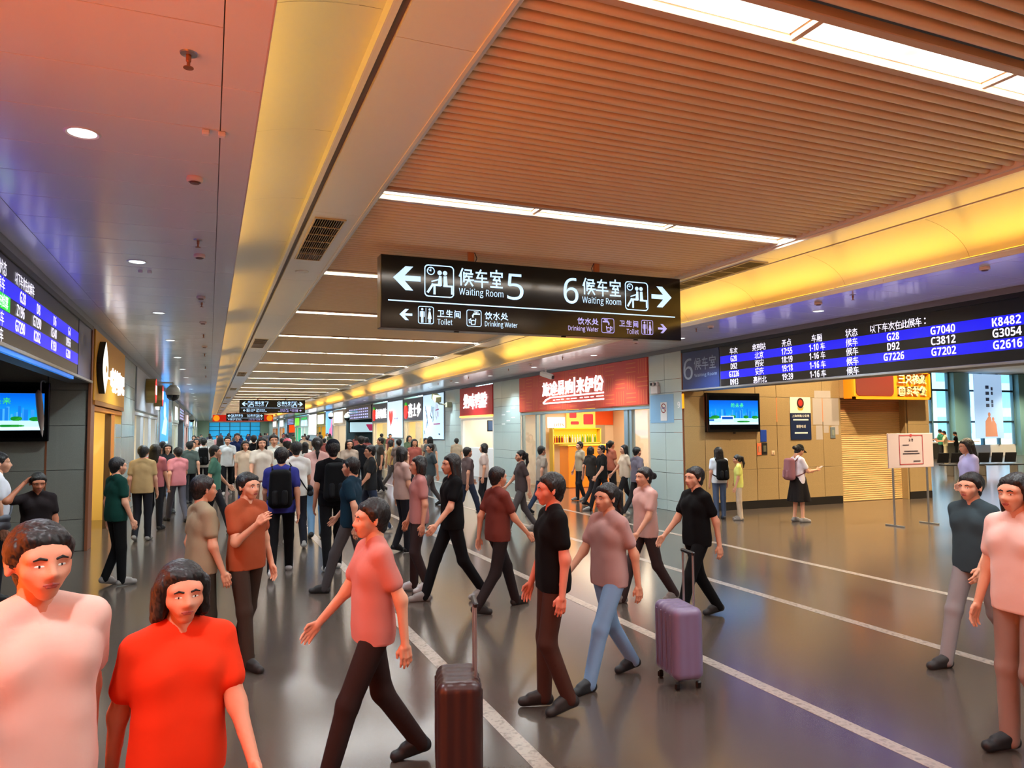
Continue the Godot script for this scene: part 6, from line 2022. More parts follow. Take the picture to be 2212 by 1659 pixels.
func figure(pose: String) -> Dictionary:
	if cache.has("fig" + pose):
		return cache["fig" + pose]
	var p: Dictionary = poses[pose]
	var j := joints(p)
	var d: float = j["drop"]
	var up := V(0, -d, 0)
	var torso := []
	for x in [-1.0, 1.0]:
		torso.append([V(x * 0.072, 0.96, 0.008), V(x * 0.064, 1.13, 0.0), 0.098, 0.086])
		torso.append([V(x * 0.064, 1.13, 0.0), V(x * 0.082, 1.30, -0.004), 0.086, 0.094])
		torso.append([V(x * 0.03, 1.455, 0.018), V(x * 0.155, 1.405, 0.01), 0.045, 0.047])
		torso.append([V(x * 0.082, 1.30, -0.002), V(x * 0.115, 1.375, 0.006), 0.092, 0.060])
	torso.append([V(0, 1.0, 0.004), V(0, 1.33, 0.0), 0.098, 0.094])
	for b in torso:
		b[0] += up
		b[1] += up
	var neck := [[V(0, 1.445, 0.008) + up, V(0, 1.53, 0.012) + up, 0.050, 0.050]]
	var grow := func(bones: Array, r: float) -> Array:
		var out := []
		for b in bones:
			out.append([b[0], b[1], b[2] + r, b[3] + r])
		return out
	var skin := torso.duplicate(true) + neck
	var sleeves := []
	var long_sleeves := []
	var legs := []
	var half := []
	var shoes := []
	for t in ["l", "r"]:
		var sh: Vector3 = j[t + "sh"]
		var el: Vector3 = j[t + "elb"]
		var wr: Vector3 = j[t + "wri"]
		skin.append([sh, el, 0.046, 0.037])
		skin.append([el, wr, 0.038, 0.026])
		sleeves.append([sh, sh.lerp(el, 0.60), 0.058, 0.060])
		long_sleeves.append([sh, el, 0.058, 0.052])
		long_sleeves.append([el, el.lerp(wr, 0.95), 0.052, 0.040])
		var hp: Vector3 = j[t + "hip"]
		var kn: Vector3 = j[t + "knee"]
		var an: Vector3 = j[t + "ank"]
		var to: Vector3 = j[t + "toe"]
		skin.append([hp, kn, 0.082, 0.052])
		skin.append([kn, an, 0.054, 0.034])
		skin.append([an, to, 0.034, 0.026])
		legs.append([hp, kn, 0.089, 0.068])
		legs.append([kn, an + V(0, -0.03, 0.004), 0.068, 0.055])
		half.append([hp, hp.lerp(kn, 0.92), 0.090, 0.086])
		var heel := an + V(0, -0.045, 0.035)
		shoes.append([[heel, to, 0.036, 0.032], [an + V(0, -0.005, 0), heel, 0.046, 0.040], [an + V(0, -0.012, -0.012), an.lerp(to, 0.62) + V(0, 0.006, 0), 0.046, 0.038], [heel, to, 0.038, 0.034]])
	var seat := [[V(-0.07, 0.95, 0.01) + up, V(0.07, 0.95, 0.01) + up, 0.092, 0.092]]
	var hand := net_hand()
	var parts := [[net(skin, 0.035, 0.017), Transform3D.IDENTITY]]
	for t in ["l", "r"]:
		var el: Vector3 = j[t + "elb"]
		var wr: Vector3 = j[t + "wri"]
		var y := (el - wr).normalized()
		var x := (Vector3.RIGHT - y * y.x).normalized()
		var z := x.cross(y)
		var mir := -1.0 if t == "l" else 1.0
		parts.append([hand, Transform3D(Basis(x * mir, y, z), wr)])
	var hb := Transform3D(Basis(Vector3.RIGHT, -p.get("nod", 0.0)), V(0, 1.605, -0.012 - 0.08 * p.get("nod", 0.0)) + up)
	parts.append([net_head(), hb])
	var r := {}
	r.body = net_mesh(parts)
	r.head_at = hb
	var hem := []
	for x in [-1.0, 1.0]:
		hem.append([V(x * 0.080, 0.82, 0.004) + up, V(x * 0.070, 1.10, 0.004) + up, 0.113, 0.103])
	hem.append([V(0, 0.82, 0.004) + up, V(0, 1.05, 0.004) + up, 0.116, 0.108])
	var hem_y: float = 0.865 + up.y
	r.tee = net_mesh([[net(grow.call(torso, 0.016) + hem + sleeves, 0.03, 0.0165, hem_y), Transform3D.IDENTITY]])
	r.long = net_mesh([[net(grow.call(torso, 0.018) + hem + long_sleeves, 0.03, 0.0165, hem_y), Transform3D.IDENTITY]])
	r.trousers = net_mesh([[net(grow.call(seat, 0.010) + legs, 0.03, 0.017), Transform3D.IDENTITY]])
	r.shorts = net_mesh([[net(grow.call(seat, 0.010) + half, 0.03, 0.017), Transform3D.IDENTITY]])
	var sk := [seat[0]]
	for x in [-0.09, 0.0, 0.09]:
		for z in [-0.05, 0.05]:
			sk.append([V(x * 0.7, 0.98, z * 0.7) + up, V(x * 1.5, 0.42, z * 2.2) + up, 0.105, 0.105])
	r.skirt = net_mesh([[net(sk, 0.04, 0.02, 0.46 + up.y), Transform3D.IDENTITY]])
	r.shoes = [net_mesh([[net(shoes[0], 0.015, 0.011), Transform3D.IDENTITY]]), net_mesh([[net(shoes[1], 0.015, 0.011), Transform3D.IDENTITY]])]
	r.up = up
	r.joints = j
	cache["fig" + pose] = r
	return r

func net_head() -> Array:
	if not cache.has("nethead"):
		cache["nethead"] = net(head_bones(), 0.02, 0.0065)
	return cache["nethead"]
func net_hand() -> Array:
	if not cache.has("nethand"):
		cache["nethand"] = net(hand_bones(), 0.008, 0.005)
	return cache["nethand"]
func hair_mesh(kind: String) -> ArrayMesh:
	if not cache.has("hair" + kind):
		var h := net(cap_bones() if kind == "cap" else hair_bones(kind), 0.025, 0.007)
		if kind != "cap":   # fine locks that run down the head
			var n := FastNoiseLite.new()
			n.seed = 5
			n.frequency = 1.0
			var at := func(v: Vector3) -> float: return n.get_noise_3d(v.x * 95.0, v.y * 22.0, v.z * 95.0)
			for i in h[0].size():
				var v: Vector3 = h[0][i]
				var nr: Vector3 = h[1][i]
				var o: float = at.call(v)
				var e := 0.004
				var g := V(at.call(v + V(e, 0, 0)) - o, at.call(v + V(0, e, 0)) - o, at.call(v + V(0, 0, e)) - o) / e
				g -= nr * g.dot(nr)
				h[0][i] = v + nr * o * 0.0045
				h[1][i] = (nr - g * 0.0045).normalized()
		cache["hair" + kind] = net_mesh([[h, Transform3D.IDENTITY]])
	return cache["hair" + kind]
# depth of the face at a point of its front, so that eyes, brows and lips lie on the skin
func face_z(x: float, y: float) -> float:
	var z := -0.13
	var bones := head_bones()
	while z < 0.0:
		var o := 9.0
		for b in bones:
			var a: Vector3 = b[0]
			var e: Vector3 = b[1] - a
			var p := V(x, y, z) - a
			var t := clampf(p.dot(e) / maxf(e.length_squared(), 1e-9), 0.0, 1.0)
			var d: float = (p - e * t).length() - b[2] - (b[3] - b[2]) * t
			var h := maxf(0.02 - absf(d - o), 0.0) / 0.02
			o = minf(d, o) - h * h * 0.005
		if o < 0.0:
			return z
		z += 0.0008
	return z

func face_mesh(what: String) -> ArrayMesh:
	if not cache.has("face" + what):
		var b := []
		var on := func(x: float, y: float, out: float) -> Vector3: return V(x, y, face_z(x, y) - out)
		for s in [-1.0, 1.0]:
			if what == "eyes":
				b.append([on.call(s * 0.021, 0.000, -0.0035), on.call(s * 0.041, 0.001, -0.004), 0.0062, 0.0058])
			elif what == "irises":
				b.append([on.call(s * 0.031, 0.000, -0.0012), on.call(s * 0.031, 0.001, -0.0012), 0.0052, 0.0052])
			elif what == "brows":
				b.append([on.call(s * 0.015, 0.021, 0.0), on.call(s * 0.032, 0.026, 0.0), 0.0042, 0.0042])
				b.append([on.call(s * 0.032, 0.026, 0.0), on.call(s * 0.049, 0.020, 0.0), 0.0042, 0.0028])
		if what == "lips":
			b.append([on.call(-0.021, -0.058, -0.002), on.call(0.0, -0.0555, 0.0), 0.004, 0.0055])
			b.append([on.call(0.021, -0.058, -0.002), on.call(0.0, -0.0555, 0.0), 0.004, 0.0055])
			b.append([on.call(-0.012, -0.064, -0.001), on.call(0.012, -0.064, -0.001), 0.0055, 0.0055])
		cache["face" + what] = net_mesh([[net(b, 0.003, 0.0022), Transform3D.IDENTITY]])
	return cache["face" + what]

func cloth(c: Color) -> StandardMaterial3D:
	return mat(c, 0.85, 0.0, 0.3)

# x, z on the floor; height; facing (degrees, 0 = down the hall, 90 = towards the right wall, 180 = towards the camera)
func person(x: float, z: float, h: float, face: float, pose: String, look: Dictionary, label: String, group := "people in the concourse") -> Node3D:
	var f := figure(pose)
	var t := thing("person", label, "person", Vector3(x, 0, z), deg_to_rad(-face), group)
	t.scale = Vector3.ONE * (h / 1.722)
	var body := put(f.body, "body", mat(look.get("skin", Color(0.80, 0.58, 0.46)), 0.6), t)
	put(f[look.get("top", "tee")], "shirt", cloth(look.get("tc", Color.WHITE)), t)
	put(f[look.get("bottom", "trousers")], look.get("bottom", "trousers"), cloth(look.get("bc", Color(0.1, 0.1, 0.12))), t)
	var shoe_colors := [Color(0.72, 0.72, 0.71), Color(0.06, 0.06, 0.07), Color(0.50, 0.48, 0.46), Color(0.12, 0.10, 0.09)]
	var shoe_mat := mat(look.get("sc", shoe_colors[label.length() % 4]), 0.6)
	put(f.shoes[0], "shoe", shoe_mat, t)
	put(f.shoes[1], "shoe", shoe_mat, t)
	var hair: String = look.get("hair", "short")
	put(hair_mesh(hair), "hair", mat(look.get("hc", Color(0.045, 0.038, 0.035)), 0.5), t, f.head_at)
	if look.has("cap"):
		put(hair_mesh("cap"), "cap", cloth(look.cap), t, f.head_at)
	if x * x + z * z < 420:
		put(face_mesh("eyes"), "eyes", mat(Color(0.86, 0.84, 0.81), 0.3), body, f.head_at)
		put(face_mesh("irises"), "irises", mat(Color(0.04, 0.025, 0.02), 0.2), body, f.head_at)
		put(face_mesh("brows"), "brows", mat(Color(0.05, 0.04, 0.04), 0.7), body, f.head_at)
		put(face_mesh("lips"), "lips", mat(Color(0.62, 0.30, 0.27), 0.5), body, f.head_at)
	return t

func backpack(p: Node3D, pose: String, c: Color, label: String) -> void:
	var f := figure(pose)
	var t := thing("backpack", label, "backpack", p.position, p.rotation.y)
	t.scale = p.scale
	var up: Vector3 = f.up
	if not cache.has("bag"):
		var b := []
		for x in [-0.08, 0.0, 0.08]:
			for z in [0.20, 0.25]:
				b.append([V(x, 1.02, z), V(x * 0.85, 1.38, z - 0.01), 0.07, 0.062])
		cache["bag"] = net_mesh([[net(b, 0.04, 0.016), Transform3D.IDENTITY]])
		b = []
		for x in [-0.06, 0.06]:
			b.append([V(x, 1.03, 0.315), V(x, 1.15, 0.31), 0.04, 0.04])
		cache["bagpocket"] = net_mesh([[net(b, 0.03, 0.014), Transform3D.IDENTITY]])
		b = []
		for s in [-1.0, 1.0]:
			var pts := [V(s * 0.10, 1.36, 0.15), V(s * 0.115, 1.475, 0.03), V(s * 0.115, 1.40, -0.098), V(s * 0.13, 1.24, -0.118), V(s * 0.175, 1.12, -0.06), V(s * 0.165, 1.06, 0.08), V(s * 0.12, 1.03, 0.17)]
			for i in pts.size() - 1:
				b.append([pts[i], pts[i + 1], 0.016, 0.016])
		cache["bagstrap"] = net_mesh([[net(b, 0.006, 0.011), Transform3D.IDENTITY]])
	var at := Transform3D(Basis.IDENTITY, up)
	put(cache["bag"], "pack", cloth(c), t, at)
	put(cache["bagpocket"], "pocket", cloth(c.lerp(Color.WHITE, 0.06)), t, at)
	put(cache["bagstrap"], "straps", cloth(c * 0.8), t, at)

func shoulder_bag(p: Node3D, pose: String, c: Color, label: String) -> void:
	var f := figure(pose)
	var t := thing("shoulder_bag", label, "bag", p.position, p.rotation.y)
	t.scale = p.scale
	if not cache.has("sbag"):
		var b := []
		for i in 20:
			var a0 := TAU * i / 20.0
			var a1 := TAU * (i + 1) / 20.0
			var q := func(a: float) -> Vector3: return V(0.02 - 0.165 * cos(a), 1.19 + 0.265 * cos(a), 0.135 * sin(a) * (1.0 - 0.12 * cos(a)))
			b.append([q.call(a0), q.call(a1), 0.012, 0.012])
		cache["sstrap"] = net_mesh([[net(b, 0.004, 0.010), Transform3D.IDENTITY]])
		b = [[V(0.22, 0.90, -0.08), V(0.22, 0.90, 0.10), 0.045, 0.045], [V(0.22, 0.99, -0.08), V(0.22, 0.99, 0.10), 0.04, 0.04]]
		cache["sbag"] = net_mesh([[net(b, 0.04, 0.012), Transform3D.IDENTITY]])
	var at := Transform3D(Basis.IDENTITY, f.up)
	put(cache["sbag"], "pouch", cloth(c), t, at)
	put(cache["sstrap"], "strap", cloth(c * 0.9), t, at)

func suitcase(x: float, z: float, turn: float, c: Color, label: String) -> void:
	var t := thing("suitcase", label, "suitcase", Vector3(x, 0, z), turn)
	if not cache.has("case"):
		var b := []
		for i in 5:
			for k in 3:
				b.append([V(-0.15 + 0.075 * i, 0.13, -0.07 + 0.07 * k), V(-0.15 + 0.075 * i, 0.58, -0.07 + 0.07 * k), 0.06, 0.06])
		cache["case"] = net_mesh([[net(b, 0.03, 0.012), Transform3D.IDENTITY]])
	var shell := put(cache["case"], "shell", mat(c, 0.35), t)
	for k in 4:
		put(soft_box(Vector3(0.02, 0.46, 0.272), 0.006), "rib", mat(c * 0.9, 0.35), shell, Transform3D(Basis.IDENTITY, V(-0.13 + 0.087 * k, 0.355, 0)))
	for sx in [-1, 1]:
		for sz in [-1, 1]:
			put(soft_box(Vector3(0.03, 0.06, 0.05), 0.012), "wheel", M.dark, t, Transform3D(Basis.IDENTITY, V(sx * 0.16, 0.03, sz * 0.09)))
		put(soft_box(Vector3(0.016, 0.42, 0.016), 0.003), "handle_rod", M.steel, t, Transform3D(Basis.IDENTITY, V(sx * 0.09, 0.84, 0.1)))
	put(soft_box(Vector3(0.22, 0.03, 0.03), 0.008), "grip", M.dark, t, Transform3D(Basis.IDENTITY, V(0, 1.05, 0.1)))

func build_people() -> void:
	var rows := [
		[-0.53, -2.95, 1.82, 150, "stride_left", {"tc": Color(0.86, 0.68, 0.62), "bc": Color(0.16, 0.14, 0.15), "skin": Color(0.8, 0.52, 0.4)}, "person in a pale pink shirt at the lower left, nearest the camera", ""],
		[-0.09, -3.16, 1.61, 165, "stride_right", {"tc": Color(0.86, 0.2, 0.07), "bc": Color(0.12, 0.1, 0.1), "skin": Color(0.8, 0.52, 0.4), "hair": "bob"}, "person in a bright orange-red shirt at the lower left", ""],
		[0.33, -7.05, 1.7, 140, "strap", {"tc": Color(0.6, 0.28, 0.16), "bc": Color(0.22, 0.16, 0.13)}, "person in a rust brown shirt with dark hair behind the orange shirt", ""],
		[-1.15, -11.35, 1.71, 60, "pass", {"tc": Color(0.03, 0.2, 0.17), "bc": Color(0.03, 0.035, 0.04)}, "person in a dark green shirt and black trousers by the left corner", ""],
		[0.94, -4.52, 1.7, -95, "stride_left", {"tc": Color(0.74, 0.46, 0.42), "bc": Color(0.16, 0.1, 0.09)}, "person in a dusty pink shirt walking left in front of the hall centre", ""],
		[2.77, -8.63, 1.82, -90, "stride_right", {"tc": Color(0.03, 0.03, 0.035), "bc": Color(0.05, 0.05, 0.06), "hair": "long"}, "person all in black with long hair walking left below the big sign", ""],
		[2.39, -5.0, 1.72, -80, "pass", {"tc": Color(0.025, 0.022, 0.025), "bc": Color(0.26, 0.15, 0.12), "skin": Color(0.82, 0.5, 0.4)}, "person in a black shirt and brown trousers walking left", ""],
		[3.08, -5.36, 1.66, -100, "stride_left", {"tc": Color(0.66, 0.52, 0.5), "bc": Color(0.46, 0.58, 0.7), "hair": "ponytail"}, "person in a mauve shirt and light blue jeans walking left", ""],
		[1.73, -11.22, 1.92, 0, "strap", {"tc": Color(0.03, 0.04, 0.055), "bc": Color(0.05, 0.05, 0.06), "cap": Color(0.03, 0.05, 0.1)}, "person in a navy cap and dark shirt walking away", "bp"],
		[1.46, -13.72, 1.93, 0, "stride_left", {"tc": Color(0.86, 0.85, 0.82), "bc": Color(0.06, 0.06, 0.09)}, "person in a white shirt walking away with a dark crossbody bag", "sb"],
		[1.95, -14.6, 1.91, 5, "pass", {"tc": Color(0.88, 0.7, 0.66), "bc": Color(0.42, 0.56, 0.68), "hair": "ponytail"}, "person with a ponytail in a pale pink top and blue jeans walking away", ""],
		[0.99, -11.21, 1.88, 8, "stride_right", {"tc": Color(0.2, 0.22, 0.52), "bc": Color(0.05, 0.05, 0.06)}, "person in a blue-violet shirt walking away with a black backpack", "bpk"],
		[0.88, -20.27, 1.8, 175, "pass", {"tc": Color(0.88, 0.8, 0.7), "bc": Color(0.18, 0.26, 0.6), "hair": "bob"}, "person in a cream top and blue shorts walking towards the camera", ""],
		[0.97, -28.89, 2.05, 180, "stride_left", {"tc": Color(0.09, 0.15, 0.32), "bc": Color(0.07, 0.07, 0.1)}, "tall person in a navy shirt walking towards the camera far off", ""],
		[1.42, -26.54, 1.98, 0, "stride_right", {"tc": Color(0.02, 0.02, 0.022), "bc": Color(0.04, 0.04, 0.05)}, "person all in black walking away in the far middle", ""],
		[0.57, -25.81, 1.95, 180, "stride_right", {"tc": Color(0.8, 0.82, 0.82), "bc": Color(0.04, 0.04, 0.05)}, "person in a white shirt and black trousers far off, walking closer", ""],
		[0.36, -26.99, 1.87, 0, "pass", {"tc": Color(0.1, 0.11, 0.13), "bc": Color(0.08, 0.08, 0.1), "hair": "long"}, "slim person in charcoal clothes walking away far off", ""],
		[-0.16, -26.12, 1.91, 0, "stride_left", {"tc": Color(0.8, 0.8, 0.78), "bc": Color(0.1, 0.1, 0.12)}, "person in a white shirt with a black backpack walking away at the far left", "bpk"],
		[1.14, -17.97, 1.98, 175, "stride_left", {"tc": Color(0.84, 0.8, 0.74), "bc": Color(0.7, 0.52, 0.44), "hair": "long"}, "person with long hair in a cream top and tan trousers coming closer", ""],
		[1.44, -18.39, 1.96, 180, "pass", {"tc": Color(0.82, 0.84, 0.8), "bc": Color(0.1, 0.12, 0.16)}, "person in a pale grey shirt coming straight towards the camera", ""],
		[1.84, -19.4, 1.9, 0, "stride_right", {"tc": Color(0.12, 0.13, 0.18), "bc": Color(0.1, 0.1, 0.12), "cap": Color(0.85, 0.42, 0.48)}, "person in a pink cap and dark shirt walking away", ""],
		[2.53, -9.28, 1.71, -85, "pass", {"tc": Color(0.7, 0.48, 0.46), "bc": Color(0.2, 0.16, 0.16), "hair": "bob"}, "person in a rose shirt walking left before the convenience store", ""],
		[3.11, -7.95, 1.68, 80, "stride_left", {"tc": Color(0.42, 0.2, 0.17), "bc": Color(0.14, 0.11, 0.11)}, "person in a dark red shirt walking right below the big sign", ""],
		[4.86, -7.56, 1.64, -90, "stride_right", {"tc": Color(0.78, 0.62, 0.58), "bc": Color(0.22, 0.18, 0.18), "hair": "bun"}, "person in a beige-pink shirt with a hair bun before the snack shop", ""],
		[-0.04, -6.99, 1.67, 70, "pass", {"tc": Color(0.56, 0.5, 0.4), "bc": Color(0.2, 0.18, 0.15)}, "person in an olive beige shirt left of the rust brown shirt", ""],
		[-1.05, -17.27, 1.79, 20, "pass", {"tc": Color(0.72, 0.42, 0.44), "bc": Color(0.12, 0.12, 0.14), "hair": "long"}, "person in a pink-red top walking along the left shops", ""],
		[-0.66, -18.74, 1.76, -20, "stride_left", {"tc": Color(0.8, 0.5, 0.52), "bc": Color(0.3, 0.3, 0.34)}, "person in a salmon pink shirt before the blue light box", ""],
		[-2.38, -10.75, 1.83, 75, "stand", {"tc": Color(0.82, 0.82, 0.84), "bc": Color(0.16, 0.17, 0.2)}, "person in a white shirt at the left edge under the television", "sbg"],
		[-1.9, -10.37, 1.58, 160, "hand_on_head", {"tc": Color(0.1, 0.07, 0.075), "bc": Color(0.08, 0.08, 0.09), "skin": Color(0.66, 0.4, 0.28)}, "person in a dark shirt with a hand raised to the head under the left television", ""],
		[10.72, -13.59, 1.61, 15, "stand", {"tc": Color(0.8, 0.84, 0.86), "bc": Color(0.28, 0.33, 0.42), "hair": "long"}, "person with a big black backpack standing under the wall television", "bpk2"],
		[11.0, -13.27, 1.44, -50, "hand_on_hip", {"tc": Color(0.8, 0.8, 0.42), "bc": Color(0.76, 0.68, 0.58), "hair": "ponytail"}, "person in a yellow-green top and cream trousers with a hand on the hip", ""],
		[11.93, -12.43, 1.65, 100, "phone", {"tc": Color(0.88, 0.84, 0.86), "bc": Color(0.1, 0.08, 0.08), "bottom": "skirt", "hair": "bun", "cap": Color(0.05, 0.05, 0.04)}, "person in a black cap and white shirt looking at a phone by the stone wall", "ph"],
		[4.93, -6.66, 1.69, -90, "stride_left", {"tc": Color(0.02, 0.02, 0.025), "bc": Color(0.03, 0.03, 0.035)}, "person in black clothes walking left before the waiting-room corner", ""],
		[4.81, -3.12, 1.74, -85, "pass", {"tc": Color(0.86, 0.74, 0.7), "bc": Color(0.55, 0.46, 0.42), "hair": "long"}, "person in a pale pink blouse at the right edge of the picture", ""],
		[6.18, -4.4, 1.7, -90, "stride_right", {"tc": Color(0.2, 0.26, 0.28), "bc": Color(0.52, 0.5, 0.5)}, "person in a slate grey shirt and light trousers near the right edge", ""],
		[12.02, -8.59, 1.83, -60, "hand_on_hip", {"tc": Color(0.64, 0.62, 0.78), "bc": Color(0.35, 0.24, 0.18), "hair": "long"}, "person in a lavender top standing in the waiting room", ""],
		[40.79, -30.81, 1.81, 0, "phone", {"tc": Color(0.3, 0.62, 0.5), "bc": Color(0.2, 0.2, 0.22)}, "person in a green shirt leaning at the window counter", ""],
		[39.26, -29.4, 1.73, -40, "phone", {"tc": Color(0.84, 0.82, 0.66), "bc": Color(0.78, 0.74, 0.62)}, "person in a pale yellow shirt at the window counter", ""],
		[40.68, -29.78, 1.67, -30, "phone", {"tc": Color(0.05, 0.055, 0.06), "bc": Color(0.08, 0.08, 0.09)}, "person in black at the window counter", ""],
		[9.87, -18.71, 1.67, -90, "pass", {"tc": Color(0.66, 0.6, 0.5), "bc": Color(0.14, 0.13, 0.14), "hair": "short"}, "person in a khaki shirt passing the snack shop counter", ""],
		[9.68, -17.71, 1.62, 80, "stride_left", {"tc": Color(0.2, 0.19, 0.18), "bc": Color(0.14, 0.13, 0.14), "hair": "bob"}, "person in a charcoal shirt passing the snack shop counter", ""],
		[9.2, -16.27, 1.69, -85, "stride_right", {"tc": Color(0.1, 0.1, 0.1), "bc": Color(0.14, 0.13, 0.14), "hair": "short"}, "person in a black shirt passing the snack shop counter", ""],
		[10.7, -18.36, 1.69, 90, "pass", {"tc": Color(0.62, 0.34, 0.26), "bc": Color(0.14, 0.13, 0.14), "hair": "ponytail"}, "person in a brick red shirt passing the snack shop counter", ""],
		[10.0, -16.49, 1.68, -80, "stride_left", {"tc": Color(0.84, 0.76, 0.66), "bc": Color(0.14, 0.13, 0.14), "hair": "long"}, "person in a cream shirt passing the snack shop counter", ""],
		[9.49, -15.07, 1.66, 85, "stride_right", {"tc": Color(0.42, 0.4, 0.45), "bc": Color(0.14, 0.13, 0.14), "hair": "short"}, "person in a grey-violet shirt passing the snack shop counter", ""],
		[5.22, -23.89, 1.81, -80, "pass", {"tc": Color(0.24, 0.22, 0.2), "bc": Color(0.12, 0.12, 0.14), "hair": "short"}, "person in a dark olive shirt in the middle of the hall", ""],
		[6.01, -25.73, 1.77, 90, "stride_left", {"tc": Color(0.7, 0.58, 0.36), "bc": Color(0.3, 0.28, 0.28), "hair": "bob"}, "person in a mustard shirt in the middle of the hall", ""],
		[6.02, -24.64, 1.8, 0, "stride_right", {"tc": Color(0.45, 0.4, 0.38), "bc": Color(0.18, 0.22, 0.3), "hair": "short"}, "person in a taupe shirt in the middle of the hall", ""],
		[5.99, -22.49, 1.76, 180, "pass", {"tc": Color(0.62, 0.34, 0.3), "bc": Color(0.12, 0.12, 0.14), "hair": "long"}, "person in a terracotta shirt in the middle of the hall", ""],
		[5.62, -19.39, 1.73, -90, "stride_left", {"tc": Color(0.24, 0.28, 0.3), "bc": Color(0.3, 0.28, 0.28), "hair": "short"}, "person in a dark teal shirt in the middle of the hall", ""],
		[5.57, -16.15, 1.7, 80, "stride_right", {"tc": Color(0.36, 0.3, 0.3), "bc": Color(0.18, 0.22, 0.3), "hair": "short"}, "person in a plum grey shirt in the middle of the hall", ""],
		[6.45, -17.42, 1.69, -60, "pass", {"tc": Color(0.8, 0.72, 0.68), "bc": Color(0.12, 0.12, 0.14), "hair": "bob"}, "person in a pale rose shirt in the middle of the hall", ""],
		[5.93, -13.84, 1.68, -80, "stride_left", {"tc": Color(0.26, 0.22, 0.22), "bc": Color(0.3, 0.28, 0.28), "hair": "ponytail"}, "person in a dark brown shirt in the middle of the hall", ""],
		[7.59, -16.4, 1.69, 90, "stride_right", {"tc": Color(0.6, 0.55, 0.5), "bc": Color(0.18, 0.22, 0.3), "hair": "short"}, "person in a stone shirt in the middle of the hall", ""],
		[4.24, -22.12, 1.87, 0, "pass", {"tc": Color(0.05, 0.06, 0.08), "bc": Color(0.12, 0.12, 0.14), "hair": "short"}, "person in a black shirt in the middle of the hall", ""],
		[3.56, -20.23, 1.87, 180, "stride_left", {"tc": Color(0.7, 0.64, 0.58), "bc": Color(0.3, 0.28, 0.28), "hair": "long"}, "person in a sand shirt in the middle of the hall", ""],
		[3.07, -15.02, 1.81, -90, "stride_right", {"tc": Color(0.15, 0.16, 0.17), "bc": Color(0.18, 0.22, 0.3), "hair": "short"}, "person in a graphite shirt in the middle of the hall", ""],
		[3.07, -12.31, 1.76, 80, "pass", {"tc": Color(0.72, 0.6, 0.56), "bc": Color(0.12, 0.12, 0.14), "hair": "bob"}, "person in a blush shirt in the middle of the hall", ""],
		[1.72, -9.61, 1.77, -60, "stride_left", {"tc": Color(0.05, 0.16, 0.22), "bc": Color(0.3, 0.28, 0.28), "hair": "short"}, "person in a petrol blue shirt in the middle of the hall", ""],
		[-1.16, -15.69, 1.79, 10, "pass", {"tc": Color(0.7, 0.58, 0.4), "bc": Color(0.13, 0.13, 0.15), "hair": "short"}, "person in an ochre shirt along the left shopfronts", ""],
		[-0.99, -21.04, 1.81, 170, "stride_left", {"tc": Color(0.2, 0.22, 0.24), "bc": Color(0.13, 0.13, 0.15), "hair": "bob"}, "person in a dark grey shirt along the left shopfronts", ""],
		[-0.51, -23.01, 1.84, -10, "stride_right", {"tc": Color(0.3, 0.34, 0.32), "bc": Color(0.13, 0.13, 0.15), "hair": "short"}, "person in a moss grey shirt along the left shopfronts", ""],
		[-0.42, -29.48, 1.8, 180, "pass", {"tc": Color(0.75, 0.52, 0.4), "bc": Color(0.13, 0.13, 0.15), "hair": "long"}, "person in an apricot shirt along the left shopfronts", ""],
		[-1.4, -26.64, 1.81, 0, "stride_left", {"tc": Color(0.5, 0.34, 0.26), "bc": Color(0.13, 0.13, 0.15), "hair": "short"}, "person in a brown shirt along the left shopfronts", ""],
		[0.12, -16.24, 1.83, 90, "stride_right", {"tc": Color(0.26, 0.42, 0.36), "bc": Color(0.13, 0.13, 0.15), "hair": "short"}, "person in a sea green shirt along the left shopfronts", ""],
	]
	var by := {}
	for r in rows:
		var p := person(r[0], r[1], r[2], r[3], r[4], r[5], r[6])
		by[r[7]] = p
		match r[7]:
			"bp":
				backpack(p, r[4], Color(0.03, 0.04, 0.05), "dark backpack on the person in the navy cap")
			"bpk":
				backpack(p, r[4], Color(0.03, 0.03, 0.035), "black backpack on the " + ("person in the blue-violet shirt" if r[1] > -15 else "far person in a white shirt"))
			"bpk2":
				backpack(p, r[4], Color(0.025, 0.025, 0.028), "big black backpack of the person under the wall television")
			"sb":
				shoulder_bag(p, r[4], Color(0.10, 0.11, 0.13), "dark crossbody bag on the white shirt walking away")
			"sbg":
				shoulder_bag(p, r[4], Color(0.40, 0.41, 0.44), "grey crossbody bag on the person at the left edge")
			"ph":
				backpack(p, r[4], Color(0.55, 0.36, 0.38), "dusty pink backpack of the person looking at a phone")
				var ph := thing("phone", "pale phone held up by the person in the black cap", "phone", p.position, p.rotation.y)
				ph.scale = p.scale
				put(soft_box(Vector3(0.08, 0.16, 0.012), 0.004), "case", mat(Color(0.7, 0.66, 0.64), 0.3), ph, Transform3D(Basis(Vector3.RIGHT, -1.0), figure("phone").joints["rwri"] + Vector3(-0.05, 0.04, -0.13)))
	suitcase(rows[4][0] + 0.45, rows[4][1] + 0.3, 1.3, Color(0.20, 0.10, 0.09), "dark brown suitcase pulled behind the dusty pink shirt")
	suitcase(rows[7][0] + 0.5, rows[7][1] + 0.25, 1.4, Color(0.45, 0.40, 0.52), "grey-violet suitcase pulled behind the light blue jeans")
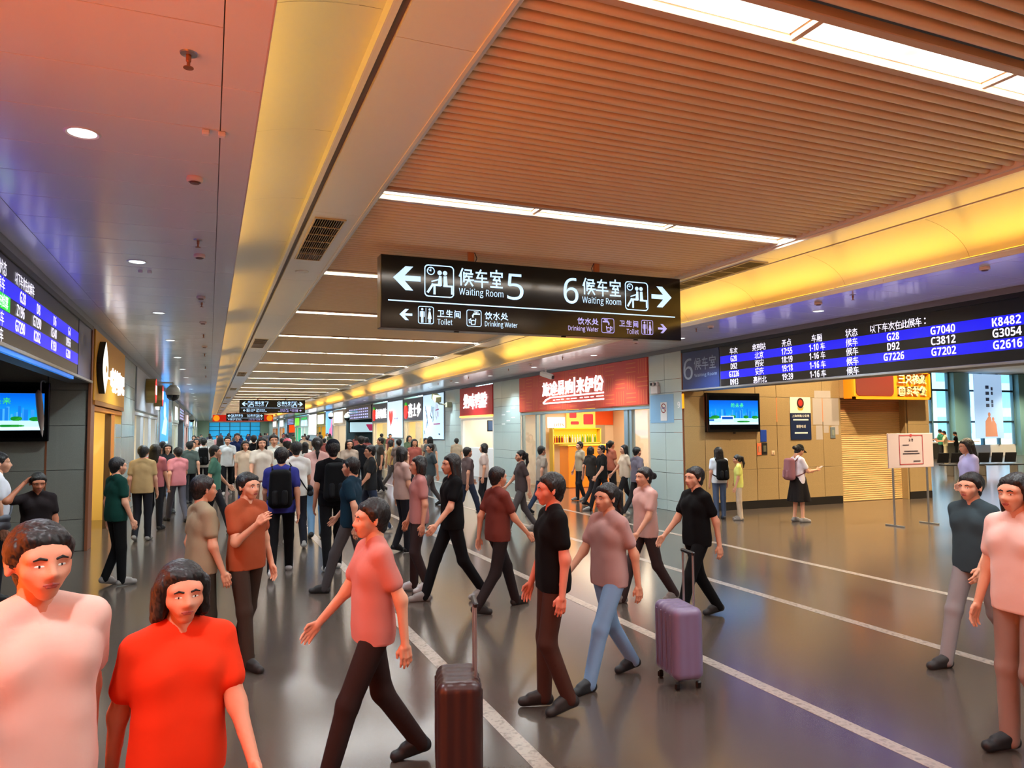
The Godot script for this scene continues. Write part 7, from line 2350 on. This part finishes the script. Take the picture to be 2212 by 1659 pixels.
	# the far crowd
	var tops := [[Color(0.82, 0.82, 0.80), "white"], [Color(0.08, 0.08, 0.09), "black"], [Color(0.30, 0.33, 0.40), "slate blue"], [Color(0.70, 0.62, 0.52), "beige"], [Color(0.16, 0.22, 0.36), "navy"], [Color(0.60, 0.66, 0.72), "pale blue"], [Color(0.55, 0.30, 0.28), "maroon"], [Color(0.78, 0.58, 0.58), "pink"], [Color(0.40, 0.42, 0.42), "grey"], [Color(0.34, 0.40, 0.30), "olive"]]
	var lows := [[Color(0.07, 0.07, 0.08), "black trousers"], [Color(0.20, 0.25, 0.34), "blue jeans"], [Color(0.48, 0.44, 0.38), "khaki trousers"], [Color(0.24, 0.24, 0.26), "grey trousers"], [Color(0.66, 0.63, 0.58), "cream trousers"]]
	var hairs := ["short", "short", "bob", "long", "ponytail", "short"]
	var hw := {"short": "short hair", "bob": "bobbed hair", "long": "long hair", "ponytail": "ponytail"}
	var strides := ["stride_left", "stride_right", "pass"]
	var r2 := RandomNumberGenerator.new()
	r2.seed = 12
	var seen_labels := {}
	var made := 0
	var spots := []
	for r in rows:
		spots.append(Vector2(r[0], r[1]))
	while made < 62:
		var z := -24.0 - 80.0 * pow(r2.randf(), 1.25)
		var x := r2.randf_range(-1.2, 9.8)
		if z > -34 and x < 2.5 and r2.randf() < 0.6:
			continue
		var near := false
		for q in spots:
			if absf(q.x - x) < 0.62 and absf(q.y - z) < 1.0:
				near = true
		if near:
			continue
		var a: Array = tops[r2.randi() % tops.size()]
		var b: Array = lows[r2.randi() % lows.size()]
		var hr: String = hairs[r2.randi() % hairs.size()]
		var away := r2.randf() < 0.6
		var where := "by the left shops" if x < 1.4 else ("by the right shops" if x > 7.0 else "in mid hall")
		var label := "%s person in %s top and %s, %s, %s" % ["tiny far-off" if z < -55 else "distant", a[1], b[1], hw[hr], where]
		if seen_labels.has(label):
			continue
		seen_labels[label] = true
		spots.append(Vector2(x, z))
		person(x, z, r2.randf_range(1.68, 1.92), (0.0 if away else 180.0) + r2.randf_range(-25, 25), strides[made % 3], {"tc": a[0], "bc": b[0], "hair": hr, "skin": Color(0.80, 0.60, 0.48)}, label, "far crowd in the concourse")
		made += 1
